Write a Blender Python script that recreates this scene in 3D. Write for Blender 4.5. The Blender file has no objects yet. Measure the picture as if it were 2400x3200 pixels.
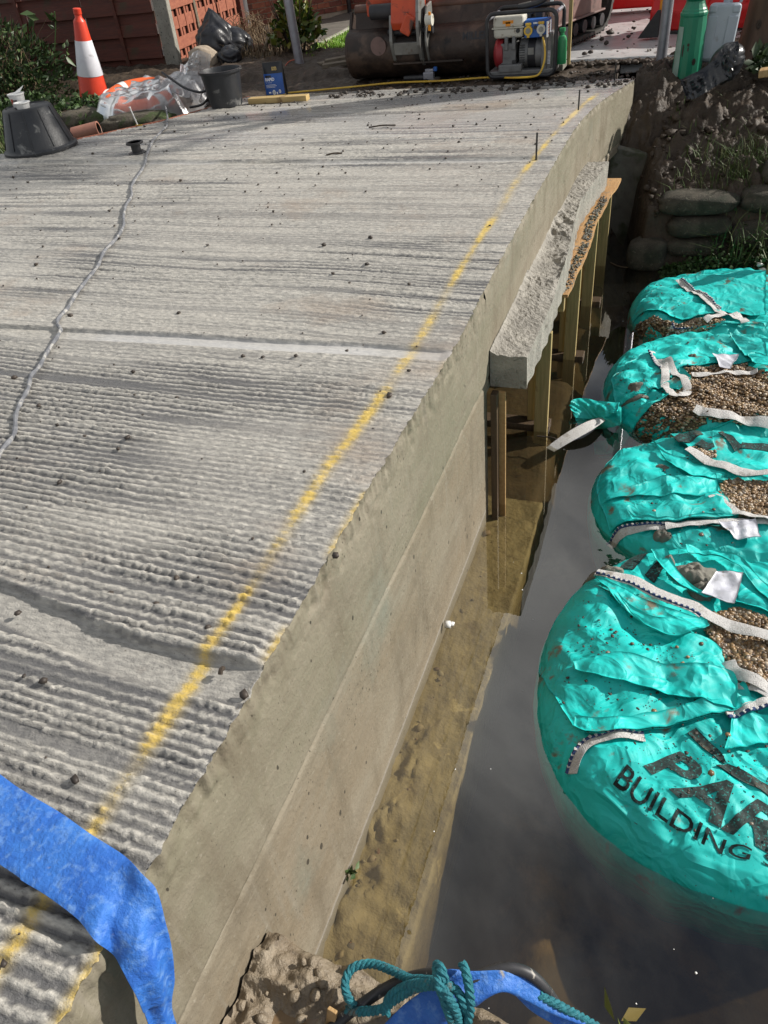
import bpy, bmesh, math, random
import numpy as np
from mathutils import Matrix, Vector
# ---------------------------------------------------------------- camera, sky, sun, exposure
scn = bpy.context.scene
COL = scn.collection
random.seed(5)
rng = np.random.default_rng(7)
cam_data = bpy.data.cameras.new('camera')
cam = bpy.data.objects.new('camera', cam_data); COL.objects.link(cam)
CR = [[0.936198, -0.140565, 0.322142], [0.336365, 0.624161, -0.705182], [-0.101945, 0.768547, 0.631619]]
cam.matrix_world = Matrix(((CR[0][0], CR[0][1], CR[0][2], .715), (CR[1][0], CR[1][1], CR[1][2], 0), (CR[2][0], CR[2][1], CR[2][2], 2.4), (0, 0, 0, 1)))
cam_data.sensor_fit = 'VERTICAL'; cam_data.sensor_height = 36; cam_data.sensor_width = 27
cam_data.lens = 26.0; cam_data.clip_start = .02; cam_data.clip_end = 3000
scn.camera = cam
SUN = Vector((.76, .42, .53)).normalized()
sd = bpy.data.lights.new('sun', 'SUN'); sd.energy = 5.0; sd.angle = math.radians(1.2); sd.color = (1, .95, .87)
sun = bpy.data.objects.new('sun', sd); COL.objects.link(sun)
sun.rotation_euler = (-SUN).to_track_quat('-Z', 'Y').to_euler()
world = bpy.data.worlds.new('World'); scn.world = world; world.use_nodes = True
def make_world():
    nt = world.node_tree; N = nt.nodes; L = nt.links
    N.clear()
    out = N.new('ShaderNodeOutputWorld'); bg = N.new('ShaderNodeBackground'); bg.inputs[1].default_value = .062
    sky = N.new('ShaderNodeTexSky'); sky.sky_type = 'NISHITA'; sky.sun_disc = False
    sky.sun_elevation = math.asin(SUN.z); sky.sun_rotation = math.atan2(SUN.x, SUN.y)
    tc = N.new('ShaderNodeTexCoord'); sep = N.new('ShaderNodeSeparateXYZ')
    L.new(tc.outputs['Generated'], sep.inputs[0])
    ad = N.new('ShaderNodeMath'); ad.operation = 'MAXIMUM'; ad.inputs[1].default_value = 0
    L.new(sep.outputs[2], ad.inputs[0])
    ad2 = N.new('ShaderNodeMath'); ad2.inputs[1].default_value = .22; L.new(ad.outputs[0], ad2.inputs[0])
    cb = N.new('ShaderNodeCombineXYZ')
    for i in (0, 1):
        dv = N.new('ShaderNodeMath'); dv.operation = 'DIVIDE'
        L.new(sep.outputs[i], dv.inputs[0]); L.new(ad2.outputs[0], dv.inputs[1]); L.new(dv.outputs[0], cb.inputs[i])
    n1 = N.new('ShaderNodeTexNoise'); n1.inputs['Scale'].default_value = 1.3; n1.inputs['Detail'].default_value = 7
    n1.inputs['Roughness'].default_value = .58; n1.inputs['Distortion'].default_value = .5
    n2 = N.new('ShaderNodeTexNoise'); n2.inputs['Scale'].default_value = 2.1; n2.inputs['Detail'].default_value = 6
    mp = N.new('ShaderNodeMapping'); mp.inputs['Location'].default_value = (12.547, 9.325, 0)
    L.new(cb.outputs[0], mp.inputs[0]); L.new(mp.outputs[0], n1.inputs[0])
    mp2 = N.new('ShaderNodeMapping'); mp2.inputs['Location'].default_value = (13.586, 7.052, 4)
    L.new(cb.outputs[0], mp2.inputs[0]); L.new(mp2.outputs[0], n2.inputs[0])
    r1 = N.new('ShaderNodeValToRGB'); r1.color_ramp.elements[0].position = .40; r1.color_ramp.elements[1].position = .54
    L.new(n1.outputs[0], r1.inputs[0])
    r2 = N.new('ShaderNodeValToRGB'); r2.color_ramp.elements[0].position = .34; r2.color_ramp.elements[1].position = .66
    r2.color_ramp.elements[0].color = (3.0, 3.1, 3.4, 1); r2.color_ramp.elements[1].color = (17, 17, 16.6, 1)
    L.new(n2.outputs[0], r2.inputs[0])
    mx = N.new('ShaderNodeMixRGB'); L.new(r1.outputs[0], mx.inputs[0]); L.new(sky.outputs[0], mx.inputs[1]); L.new(r2.outputs[0], mx.inputs[2])
    L.new(mx.outputs[0], bg.inputs[0]); L.new(bg.outputs[0], out.inputs[0])
make_world()
vs = scn.view_settings
scn.display_settings.display_device = 'sRGB'
vs.view_transform = 'Standard'; vs.look = 'None'; vs.gamma = 1; vs.use_curve_mapping = False; vs.exposure = .26
scn.cycles.max_bounces = 8; scn.cycles.transparent_max_bounces = 16
scn.cycles.caustics_reflective = False; scn.cycles.caustics_refractive = False

# ---------------------------------------------------------------- noise
_T = np.random.default_rng(11).random((256, 256))
def vn(x, y, s=0):
    x = np.asarray(x, float) + s * 17.31; y = np.asarray(y, float) + s * 9.77
    xi = np.floor(x).astype(int); yi = np.floor(y).astype(int); fx = x - xi; fy = y - yi
    fx = fx * fx * (3 - 2 * fx); fy = fy * fy * (3 - 2 * fy)
    g = lambda a, b: _T[a & 255, b & 255]
    return (g(xi, yi) * (1 - fx) + g(xi + 1, yi) * fx) * (1 - fy) + (g(xi, yi + 1) * (1 - fx) + g(xi + 1, yi + 1) * fx) * fy
def fbm(x, y, s=0, o=4, r=.5):
    t = 0; a = 1; n = 0; f = 1
    for i in range(o):
        t = t + a * vn(np.asarray(x) * f, np.asarray(y) * f, s + i * 3); n += a; a *= r; f *= 2.03
    return t / n
def sst(a, b, x):
    t = np.clip((x - a) / (b - a), 0, 1); return t * t * (3 - 2 * t)
def crumple(x, y, seed=0, f=3.0):
    r = np.random.default_rng(seed); t = 0
    for i in range(7):
        a = r.random() * math.pi; fr = f * (.6 + 1.6 * r.random()); ph = r.random() * 9
        q = (x * math.cos(a) + y * math.sin(a)) * fr + .55 * vn(x * f * .8, y * f * .8, seed + i) + ph
        tri = np.abs((q % 1) - .5) * 2
        m = sst(.35, .75, vn(x * f * .5 + i * 5, y * f * .5, seed + 40 + i))
        t = t + tri * m / (1 + .3 * i)
    return t / 2.2

# ---------------------------------------------------------------- mesh helpers
def link(name, me, mats, parent=None, smooth=False, local=False, kind=None):
    o = bpy.data.objects.new(name, me); COL.objects.link(o)
    for m in (mats if isinstance(mats, (list, tuple)) else [mats]): me.materials.append(m)
    if smooth: me.polygons.foreach_set('use_smooth', [True] * len(me.polygons))
    if parent is not None:
        o.parent = parent
        if not local: o.matrix_parent_inverse = parent.matrix_basis.inverted()
    if kind: o['kind'] = kind
    return o
def npmesh(name, V, F, mats, parent=None, smooth=False, local=False, kind=None, attrs=None, mi=None):
    V = np.asarray(V, np.float32); F = np.asarray(F, np.int32); k = F.shape[1]
    me = bpy.data.meshes.new(name); me.vertices.add(len(V)); me.vertices.foreach_set('co', V.ravel())
    me.loops.add(F.size); me.loops.foreach_set('vertex_index', F.ravel())
    me.polygons.add(len(F)); me.polygons.foreach_set('loop_start', np.arange(len(F), dtype=np.int32) * k)
    try: me.polygons.foreach_set('loop_total', np.full(len(F), k, np.int32))
    except Exception: pass
    if mi is not None: me.polygons.foreach_set('material_index', np.asarray(mi, np.int32))
    me.update(calc_edges=True); me.validate()
    if attrs:
        for n_, a in attrs.items():
            at = me.attributes.new(n_, 'FLOAT', 'POINT'); at.data.foreach_set('value', np.asarray(a, np.float32).ravel())
    return link(name, me, mats, parent, smooth, local, kind)
def gridF(nu, nv, closed=False):
    i, j = np.meshgrid(np.arange(nu - (0 if closed else 1)), np.arange(nv - 1), indexing='ij')
    a = i * nv + j; b = ((i + 1) % nu) * nv + j
    return np.stack([a, b, b + 1, a + 1], -1).reshape(-1, 4)
class MB:
    def __init__(s): s.V = []; s.F = []; s.M = []
    def add(s, V, F, mi=0):
        b = len(s.V); s.V += [tuple(v) for v in V]; s.F += [tuple(i + b for i in f) for f in F]; s.M += [mi] * len(F); return s
    def box(s, c, d, rot=None, mi=0, taper=1):
        hx, hy, hz = d[0] / 2, d[1] / 2, d[2] / 2; vs_ = []
        for z in (-hz, hz):
            k = taper if z > 0 else 1
            for x, y in ((-hx, -hy), (hx, -hy), (hx, hy), (-hx, hy)):
                v = Vector((x * k, y * k, z))
                if rot is not None: v = rot @ v
                vs_.append((v.x + c[0], v.y + c[1], v.z + c[2]))
        return s.add(vs_, [(3, 2, 1, 0), (4, 5, 6, 7), (0, 1, 5, 4), (1, 2, 6, 5), (2, 3, 7, 6), (3, 0, 4, 7)], mi)
    def beam(s, p, q, w, h, mi=0, up=(0, 0, 1)):
        p = Vector(p); q = Vector(q); d = (q - p); l = d.length; d.normalize(); u = Vector(up)
        x = d.cross(u)
        if x.length < 1e-4: x = d.cross(Vector((0, 1, 0)))
        x.normalize(); z = x.cross(d); R_ = Matrix((x, d, z)).transposed()
        return s.box((p + q) / 2, (w, l, h), R_, mi)
    def cyl(s, p, q, r0, r1=None, n=14, mi=0, caps=True):
        r1 = r0 if r1 is None else r1
        p = Vector(p); q = Vector(q); d = (q - p).normalized(); a = d.orthogonal().normalized(); b = d.cross(a); V = []
        for c, r in ((p, r0), (q, r1)):
            for i in range(n):
                t = 2 * math.pi * i / n; V.append(c + a * r * math.cos(t) + b * r * math.sin(t))
        F = [(i, (i + 1) % n, n + (i + 1) % n, n + i) for i in range(n)]
        if caps: F += [tuple(range(n - 1, -1, -1)), tuple(range(n, 2 * n))]
        return s.add(V, F, mi)
    def tube(s, path, r, n=8, mi=0, closed=False, rf=None):
        P = [Vector(p) for p in path]; m = len(P); V = []; a = None
        for k in range(m):
            d = (P[(k + 1) % m] - P[k - 1]) if closed else (P[min(k + 1, m - 1)] - P[max(k - 1, 0)])
            d.normalize()
            a = d.orthogonal() if a is None else a - d * a.dot(d)
            a.normalize(); b = d.cross(a); rr = r * (rf(k / max(m - 1, 1)) if rf else 1)
            for i in range(n):
                t = 2 * math.pi * i / n; V.append(P[k] + a * rr * math.cos(t) + b * rr * math.sin(t))
        F = []
        for k in range(m if closed else m - 1):
            k2 = (k + 1) % m
            for i in range(n): F.append((k * n + i, k * n + (i + 1) % n, k2 * n + (i + 1) % n, k2 * n + i))
        if not closed: F += [tuple(range(n - 1, -1, -1)), tuple(range((m - 1) * n, m * n))]
        return s.add(V, F, mi)
    def lathe(s, prof, c=(0, 0, 0), n=24, mi=0, rot=None, cap0=True, cap1=True, sx=1, sy=1):
        V = []; m = len(prof)
        for r, z in prof:
            for i in range(n):
                t = 2 * math.pi * i / n; v = Vector((r * math.cos(t) * sx, r * math.sin(t) * sy, z))
                if rot is not None: v = rot @ v
                V.append(v + Vector(c))
        F = [(k * n + i, k * n + (i + 1) % n, (k + 1) * n + (i + 1) % n, (k + 1) * n + i) for k in range(m - 1) for i in range(n)]
        if cap0: F.append(tuple(range(n - 1, -1, -1)))
        if cap1: F.append(tuple(range((m - 1) * n, m * n)))
        return s.add(V, F, mi)
    def prism(s, poly, vec, mi=0):
        n = len(poly); vec = Vector(vec); P = [Vector(p) for p in poly]; V = P + [p + vec for p in P]
        F = [tuple(range(n - 1, -1, -1)), tuple(range(n, 2 * n))] + [(i, (i + 1) % n, n + (i + 1) % n, n + i) for i in range(n)]
        return s.add(V, F, mi)
    def build(s, name, mats, parent=None, smooth=False, bevel=0, local=False, kind=None, fix=True, bseg=2):
        me = bpy.data.meshes.new(name); me.from_pydata(s.V, [], s.F)
        me.polygons.foreach_set('material_index', s.M)
        if fix:
            bm = bmesh.new(); bm.from_mesh(me); bmesh.ops.recalc_face_normals(bm, faces=bm.faces); bm.to_mesh(me); bm.free()
        o = link(name, me, mats, parent, False, local, kind)
        if smooth:
            me.polygons.foreach_set('use_smooth', [True] * len(me.polygons))
            try: me.set_sharp_from_angle(angle=math.radians(40))
            except Exception: pass
        if bevel:
            b = o.modifiers.new('bevel', 'BEVEL'); b.width = bevel; b.segments = bseg; b.limit_method = 'ANGLE'
        return o
def tag(o, label=None, cat=None, group=None, kind=None):
    if label: o['label'] = label
    if cat: o['category'] = cat
    if group: o['group'] = group
    if kind: o['kind'] = kind
    return o
def thing(name, label, cat, loc, group=None, rz=0):
    o = bpy.data.objects.new(name, None); COL.objects.link(o); o.empty_display_size = .1
    o.location = loc; o.rotation_euler = (0, 0, rz); bpy.context.view_layer.update()
    return tag(o, label, cat, group)
def cr(pts, n=8, closed=False):
    P = [Vector(p) for p in pts]; m = len(P); out = []
    rngk = range(m) if closed else range(m - 1)
    for k in rngk:
        if closed: a, b, c, d = P[k - 1], P[k], P[(k + 1) % m], P[(k + 2) % m]
        else: a, b, c, d = P[max(k - 1, 0)], P[k], P[k + 1], P[min(k + 2, m - 1)]
        for i in range(n):
            t = i / n
            out.append(.5 * ((2 * b) + (c - a) * t + (2 * a - 5 * b + 4 * c - d) * t * t + (3 * b - a - 3 * c + d) * t ** 3))
    if not closed: out.append(P[-1])
    return out
def ribbon(L, R_, th, n=8, m=8, crown=0, off=None):
    """flat band between two edge lines, with thickness; returns an MB"""
    A = cr(L, n); B = cr(R_, n); k = len(A); mb = MB(); V = []
    for i in range(k):
        d = (A[min(i + 1, k - 1)] - A[max(i - 1, 0)]); w = B[i] - A[i]; nn = w.cross(d)
        nn.normalize()
        if nn.z < 0 and abs(nn.z) > .2: nn = -nn
        ring = []
        for j in range(m + 1):
            t = j / m; e = th * math.sqrt(max(0, 1 - (2 * t - 1) ** 4)) * .5 + .0008
            p = A[i] + w * t + nn * crown * (1 - (2 * t - 1) ** 2)
            if off: p = p + nn * off(i / (k - 1), t)
            ring.append((p + nn * e, p - nn * e))
        V += [r[0] for r in ring] + [r[1] for r in reversed(ring)]
    q = 2 * (m + 1); F = []
    for i in range(k - 1):
        for j in range(q): F.append((i * q + j, i * q + (j + 1) % q, (i + 1) * q + (j + 1) % q, (i + 1) * q + j))
    F += [tuple(range(q - 1, -1, -1)), tuple(range((k - 1) * q, k * q))]
    mb.add(V, F); return mb
_ICO = None
def ico():
    global _ICO
    if _ICO is None:
        bm = bmesh.new(); bmesh.ops.create_icosphere(bm, subdivisions=1, radius=1)
        _ICO = (np.array([v.co[:] for v in bm.verts]), np.array([[v.index for v in f.verts] for f in bm.faces])); bm.free()
    return _ICO
def pebbles(name, P, rad, mats, parent=None, flat=.65, kind='stuff', jag=.12, local=False):
    V0, F0 = ico(); n = len(P); P = np.asarray(P, float)
    sc = rad[:, None] * (1 + .35 * (rng.random((n, 3)) - .5)); sc[:, 2] *= flat
    a = rng.random(n) * 6.28; ca, sa = np.cos(a), np.sin(a)
    V = V0[None] * sc[:, None, :] * (1 + jag * (rng.random((n, len(V0), 1)) - .5) * 2)
    x = V[..., 0] * ca[:, None] - V[..., 1] * sa[:, None]; y = V[..., 0] * sa[:, None] + V[..., 1] * ca[:, None]
    V = np.stack([x, y, V[..., 2]], -1) + P[:, None, :]
    F = F0[None] + (np.arange(n) * len(V0))[:, None, None]
    return npmesh(name, V.reshape(-1, 3), F.reshape(-1, 3), mats, parent, jag < .2, local, kind)
def leaves(name, P, D, size, mats, parent=None, kind=None, wid=.45, local=False):
    """leaf-sized folded faces at points P pointing along D"""
    P = np.asarray(P, float); D = np.asarray(D, float); n = len(P); D = D / (np.linalg.norm(D, axis=1, keepdims=True) + 1e-9)
    r = rng.normal(size=(n, 3)); S = np.cross(D, r); S /= (np.linalg.norm(S, axis=1, keepdims=True) + 1e-9); N_ = np.cross(S, D)
    L_ = (size * (.6 + .8 * rng.random(n)))[:, None]; W = L_ * wid
    base = P; tip = P + D * L_ - N_ * L_ * .12; mid = P + D * L_ * .45 - N_ * L_ * .06
    l = mid + S * W * .5 + N_ * L_ * .1; q = mid - S * W * .5 + N_ * L_ * .1
    V = np.stack([base, l, tip, q, mid], 1).reshape(-1, 3); o = (np.arange(n) * 5)[:, None]
    F = np.concatenate([o + [0, 4, 1], o + [1, 4, 2], o + [0, 3, 4], o + [3, 2, 4]], 0)
    return npmesh(name, V, F, mats, parent, False, local, kind)
def blades(name, P, h, lean, mats, parent=None, kind='stuff', w=.006):
    P = np.asarray(P, float); n = len(P); a = rng.random(n) * 6.28; d = np.stack([np.cos(a), np.sin(a), 0 * a], 1)
    s = np.stack([-d[:, 1], d[:, 0], 0 * a], 1); H = (h * (.4 + .9 * rng.random(n)))[:, None]; ln = (lean * rng.random(n))[:, None] * H
    up = np.array([0, 0, 1.])
    m = P + up * H * .55 + d * ln * .35; t = P + up * H * .9 + d * ln
    V = np.stack([P - s * w, P + s * w, m + s * w * .8, m - s * w * .8, t], 1).reshape(-1, 3); o = (np.arange(n) * 5)[:, None]
    F = np.concatenate([o + [0, 1, 2], o + [0, 2, 3], o + [3, 2, 4]], 0)
    return npmesh(name, V, F, mats, parent, False, False, kind)
def text_mesh(txt, size, bold=0.0, sub=0.0):
    """flat lettering as (verts, tris) in the text's own plane"""
    cu = bpy.data.curves.new('lettering', 'FONT'); cu.body = txt; cu.size = size; cu.offset = bold; cu.resolution_u = 3
    ob = bpy.data.objects.new('lettering', cu); COL.objects.link(ob)
    me = bpy.data.meshes.new_from_object(ob.evaluated_get(bpy.context.evaluated_depsgraph_get()))
    bm = bmesh.new(); bm.from_mesh(me); bmesh.ops.triangulate(bm, faces=bm.faces)
    if sub:
        for _ in range(5):
            ed = [e for e in bm.edges if e.calc_length() > sub]
            if not ed: break
            bmesh.ops.subdivide_edges(bm, edges=ed, cuts=1)
            bmesh.ops.triangulate(bm, faces=bm.faces)
    bm.verts.index_update()
    V = np.array([v.co[:] for v in bm.verts]); F = np.array([[v.index for v in f.verts] for f in bm.faces])
    bm.free(); COL.objects.unlink(ob); bpy.data.objects.remove(ob); bpy.data.meshes.remove(me); bpy.data.curves.remove(cu)
    return V, F

# ---------------------------------------------------------------- materials
def mat(name, c, c2=None, ns=6, rough=.6, rough2=None, metal=0, bump=0, bs=40, stretch=(1, 1, 1), stain=None, stain2=None,
        island=None, spec=.5, detail=5, lo=.35, hi=.65, trans=0, bstretch=None, sub=None, vor=None, coat=0):
    m = bpy.data.materials.new(name); m.use_nodes = True; nt = m.node_tree; N = nt.nodes; L = nt.links
    b = N['Principled BSDF']; b.inputs['Metallic'].default_value = metal; b.inputs['Roughness'].default_value = rough
    b.inputs['Specular IOR Level'].default_value = spec
    if coat: b.inputs['Coat Weight'].default_value = coat; b.inputs['Coat Roughness'].default_value = .12
    tc = N.new('ShaderNodeTexCoord'); mp = N.new('ShaderNodeMapping'); mp.inputs['Scale'].default_value = stretch
    L.new(tc.outputs['Object'], mp.inputs[0])
    def noise(scale, src, det=detail, dist=0):
        n = N.new('ShaderNodeTexNoise'); n.inputs['Scale'].default_value = scale; n.inputs['Detail'].default_value = det
        n.inputs['Roughness'].default_value = .6; n.inputs['Distortion'].default_value = dist; L.new(src, n.inputs[0]); return n
    def ramp(src, a, b_, ca=(0, 0, 0, 1), cb=(1, 1, 1, 1)):
        r = N.new('ShaderNodeValToRGB'); r.color_ramp.elements[0].position = a; r.color_ramp.elements[1].position = b_
        r.color_ramp.elements[0].color = ca; r.color_ramp.elements[1].color = cb; L.new(src, r.inputs[0]); return r
    def mix(f, a, b_):
        x = N.new('ShaderNodeMixRGB')
        if isinstance(f, float): x.inputs[0].default_value = f
        else: L.new(f, x.inputs[0])
        for i, v in ((1, a), (2, b_)):
            if isinstance(v, tuple): x.inputs[i].default_value = (*v[:3], 1)
            else: L.new(v, x.inputs[i])
        return x.outputs[0]
    col = tuple(c)
    n1 = noise(ns, mp.outputs[0], dist=.3)
    f1 = ramp(n1.outputs[0], lo, hi).outputs[0]
    if c2 is not None: col = mix(f1, col, tuple(c2))
    if island:
        g = N.new('ShaderNodeNewGeometry'); r = N.new('ShaderNodeValToRGB'); e = r.color_ramp.elements
        while len(e) < len(island): e.new(.5)
        for i, k in enumerate(island): e[i].position = i / max(1, len(island) - 1); e[i].color = (*k, 1)
        L.new(g.outputs['Random Per Island'], r.inputs[0])
        col = mix(.78 if c2 is not None else 1.0, col, r.outputs[0])
    for k, st in enumerate((stain, stain2)):
        if st:
            nn = noise(st[1], mp.outputs[0] if len(st) > 4 else tc.outputs['Object'], 6, .4)
            f = ramp(nn.outputs[0], st[2], st[3]).outputs[0]; col = mix(f, col, tuple(st[0]))
    if isinstance(col, tuple): b.inputs['Base Color'].default_value = (*col, 1)
    else: L.new(col, b.inputs['Base Color'])
    if rough2 is not None:
        r = N.new('ShaderNodeMapRange'); r.inputs['To Min'].default_value = rough; r.inputs['To Max'].default_value = rough2
        nr = noise(ns * 1.7, tc.outputs['Object']); rr = ramp(nr.outputs[0], .35, .65); L.new(rr.outputs[0], r.inputs[0]); L.new(r.outputs[0], b.inputs['Roughness'])
    if bump:
        src = mp.outputs[0]
        if bstretch:
            mb_ = N.new('ShaderNodeMapping'); mb_.inputs['Scale'].default_value = bstretch; L.new(tc.outputs['Object'], mb_.inputs[0]); src = mb_.outputs[0]
        nb = noise(bs, src, 6); bp = N.new('ShaderNodeBump'); bp.inputs['Strength'].default_value = min(bump, 1); bp.inputs['Distance'].default_value = .01 * max(1, bump)
        L.new(nb.outputs[0], bp.inputs['Height']); L.new(bp.outputs[0], b.inputs['Normal'])
    if trans: b.inputs['Subsurface Weight'].default_value = 0; b.inputs['Transmission Weight'].default_value = trans
    m['_'] = 0
    return m
# ---------------------------------------------------------------- material list
T = {}
T['concrete'] = mat('cast concrete', (.28, .25, .19), (.20, .175, .13), 3, .7, bump=.35, bs=60, stretch=(1, .35, 1.2), stain=((.10, .085, .06), 9, .60, .72), lo=.3, hi=.7)
T['raw_concrete'] = mat('rough fresh concrete', (.34, .32, .28), (.23, .215, .19), 8, .75, bump=1.0, bs=70, stain=((.12, .11, .09), 24, .58, .7))
T['old_concrete'] = mat('weathered concrete', (.20, .19, .16), (.10, .095, .08), 5, .8, bump=.6, bs=50, stain=((.05, .06, .03), 7, .52, .66))
T['post_concrete'] = mat('speckled concrete', (.30, .29, .25), (.22, .21, .18), 9, .8, bump=.4, bs=60, stain=((.05, .05, .045), 45, .60, .66))
T['mud'] = mat('wet mud', (.034, .024, .017), (.072, .052, .036), 5, .72, .48, bump=1.6, bs=24, stain=((.050, .038, .027), 16, .60, .74), detail=9, spec=.3)
T['clay'] = mat('trodden clay', (.20, .155, .105), (.30, .25, .185), 7, .6, .35, bump=1.6, bs=38, stain=((.10, .075, .05), 12, .56, .70), detail=9)
T['bed'] = mat('stream bed silt', (.10, .075, .042), (.17, .125, .07), 3, .9, bump=.6, bs=14, stain=((.30, .21, .11), 2.2, .54, .64))
T['silt'] = mat('yellow silt', (.33, .265, .135), (.215, .17, .085), 9, .8, bump=1.2, bs=26, stain=((.16, .12, .06), 14, .56, .70), stain2=((.50, .40, .20), 6, .62, .68))
T['lawn'] = mat('lawn', (.16, .30, .03), (.22, .38, .05), 6, .9, bump=.6, bs=60)
T['grass'] = mat('grass', (.05, .09, .018), (.09, .13, .03), 4, .6, island=[(.03, .065, .012), (.08, .13, .025), (.15, .14, .06)])
T['lawn_grass'] = mat('lawn grass', (.17, .32, .035), (.26, .42, .06), 4, .6)
T['dry'] = mat('dry stalks', (.22, .16, .09), (.12, .08, .05), 8, .8)
T['leaf'] = mat('dark leaves', (.018, .042, .012), (.04, .075, .02), 9, .5, island=[(.012, .03, .008), (.03, .06, .016), (.07, .11, .03)])
T['shrub_leaf'] = mat('shrub leaf', (.05, .10, .016), (.14, .15, .02), 7, .4, island=[(.04, .08, .015), (.13, .15, .02), (.10, .12, .02), (.20, .09, .03)])
T['moss'] = mat('low green weeds', (.022, .05, .012), (.05, .09, .02), 9, .6, island=[(.02, .045, .01), (.05, .10, .02)])
T['bark'] = mat('bark', (.07, .05, .035), (.03, .022, .016), 10, .85, bump=1, bs=30, stretch=(1, 1, .3))
T['slab_path'] = mat('old path', (.16, .145, .125), (.10, .092, .08), 6, .7, bump=.4, bs=50)
T['road'] = mat('wet road', (.52, .52, .52), (.38, .375, .37), 3, .42, .28, bump=.25, bs=60, stain=((.10, .08, .06), 6, .62, .70))
T['kerb'] = mat('pale kerb', (.42, .40, .35), (.30, .28, .24), 9, .7, bump=.3)
T['brick'] = mat('brick', (.30, .095, .055), (.22, .065, .04), 14, .85, bump=.5, bs=80, island=[(.26, .075, .045), (.33, .11, .06), (.22, .07, .05)])
T['mortar'] = mat('mortar', (.42, .37, .29), (.33, .29, .23), 20, .9, bump=.4)
T['fence'] = mat('red stained timber', (.115, .027, .015), (.07, .018, .011), 5, .65, bump=.4, bs=30, stretch=(.5, .5, 7), stain=((.06, .032, .016), 3, .56, .70))
T['fence2'] = mat('red stained boards', (.33, .115, .065), (.24, .075, .045), 5, .65, bump=.4, bs=30, stretch=(2, .6, 6))
T['timber'] = mat('new softwood', (.46, .30, .14), (.36, .22, .09), 6, .65, bump=.35, bs=20, stretch=(9, .8, 9), stain=((.20, .11, .045), 5, .62, .72))
T['timber_z'] = mat('green treated softwood', (.44, .33, .15), (.30, .24, .10), 5, .65, bump=.35, bs=20, stretch=(14, 14, .7), stain=((.22, .13, .05), 6, .60, .70))
T['timber_x'] = mat('treated rail', (.42, .31, .14), (.26, .19, .08), 5, .65, bump=.35, bs=20, stretch=(.7, 14, 14), stain=((.22, .13, .05), 6, .60, .70))
T['ply'] = mat('splintered plywood', (.50, .30, .13), (.38, .21, .085), 4, .6, bump=.5, bs=30, stretch=(6, 1, 6), stain=((.20, .17, .13), 22, .55, .66))
T['wet_timber'] = mat('soaked timber', (.085, .055, .03), (.05, .033, .02), 6, .5, bump=.4, bs=20, stretch=(8, 8, .8))
T['old_timber'] = mat('old grey planks', (.19, .155, .11), (.10, .08, .055), 5, .75, bump=.5, bs=30, stretch=(.8, 6, 6))
T['brown_wood'] = mat('brown bare trunk', (.115, .062, .034), (.060, .034, .020), 3, .5, bump=.6, bs=12, stretch=(3, 3, .6))
T['teal_old'] = mat('teal woven sack cloth', (.006, .44, .385), (.010, .56, .49), 3, .42, .55, bump=.22, bs=14, stain=((.15, .135, .09), 7, .665, .74), stain2=((.05, .06, .05), 60, .71, .74), detail=6)
T['teal_in'] = mat('teal sack lining', (.008, .40, .36), (.014, .50, .45), 4, .5, bump=.25, bs=18, stain=((.11, .10, .07), 9, .60, .72), detail=6)
T['print'] = mat('black sack print', (.008, .010, .010), (.016, .030, .030), 90, .8, spec=.2, stain=((.02, .30, .27), 140, .62, .68))
T['print_wide'] = mat('worn black sack print', (.016, .026, .026), (.035, .055, .052), 80, .75, spec=.25, stain=((.03, .26, .235), 120, .56, .66), stain2=((.11, .09, .065), 9, .60, .74))
T['web'] = mat('white webbing', (.76, .75, .74), (.60, .58, .56), 150, .8, bump=1.0, bs=240, stain=((.20, .16, .11), 12, .58, .74))
T['blue_stitch'] = mat('navy stitching', (.012, .030, .11), (.03, .06, .18), 60, .7)
T['gravel'] = mat('wet pea gravel', (.2, .14, .08), None, 6, .32, island=[(.10, .062, .03), (.25, .15, .07), (.34, .24, .13), (.19, .11, .05), (.15, .12, .10), (.50, .42, .32), (.28, .17, .075), (.09, .055, .03), (.13, .09, .055)])
T['gravel_base'] = mat('sand between the gravel', (.10, .065, .03), (.06, .04, .02), 50, .6, bump=1, bs=90)
T['crumb'] = mat('dark mud crumbs', (.025, .019, .016), (.06, .045, .034), 20, .6)
T['white_label'] = mat('white label film', (.62, .63, .68), (.52, .53, .60), 14, .35, bump=.3, bs=30, stain=((.35, .28, .2), 22, .62, .74))
T['bagstone'] = mat('concrete filled hessian', (.085, .074, .054), (.034, .030, .022), 10, .9, bump=1.2, bs=110, stain=((.17, .155, .115), 40, .60, .70), stain2=((.025, .03, .018), 5, .5, .66))
T['blue_hose'] = mat('blue layflat hose', (.012, .095, .42), (.035, .17, .54), 11, .55, .7, bump=.7, bs=45, stain=((.13, .27, .57), 55, .50, .74), stain2=((.28, .27, .25), 15, .67, .73), detail=9)
T['rope'] = mat('teal polypropylene rope', (.010, .115, .150), (.018, .19, .23), 60, .7, bump=.6, bs=160, stain=((.16, .15, .12), 20, .60, .72))
T['cable_black'] = mat('black cable', (.020, .020, .022), (.035, .035, .04), 30, .5, stain=((.30, .28, .25), 50, .62, .68))
T['cable_grey'] = mat('cement caked cable', (.20, .205, .22), (.10, .105, .12), 30, .55, bump=.4, bs=80, stain=((.40, .39, .37), 24, .52, .66))
T['yellow'] = mat('yellow plastic', (.72, .47, .05), (.60, .36, .04), 10, .45, stain=((.3, .2, .06), 20, .62, .72))
T['bucket'] = mat('black rubber plastic', (.014, .016, .020), (.028, .030, .034), 5, .45, bump=.2, bs=30, stain=((.24, .24, .23), 11, .60, .75))
T['black'] = mat('black plastic', (.015, .015, .017), (.03, .03, .033), 10, .4)
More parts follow.
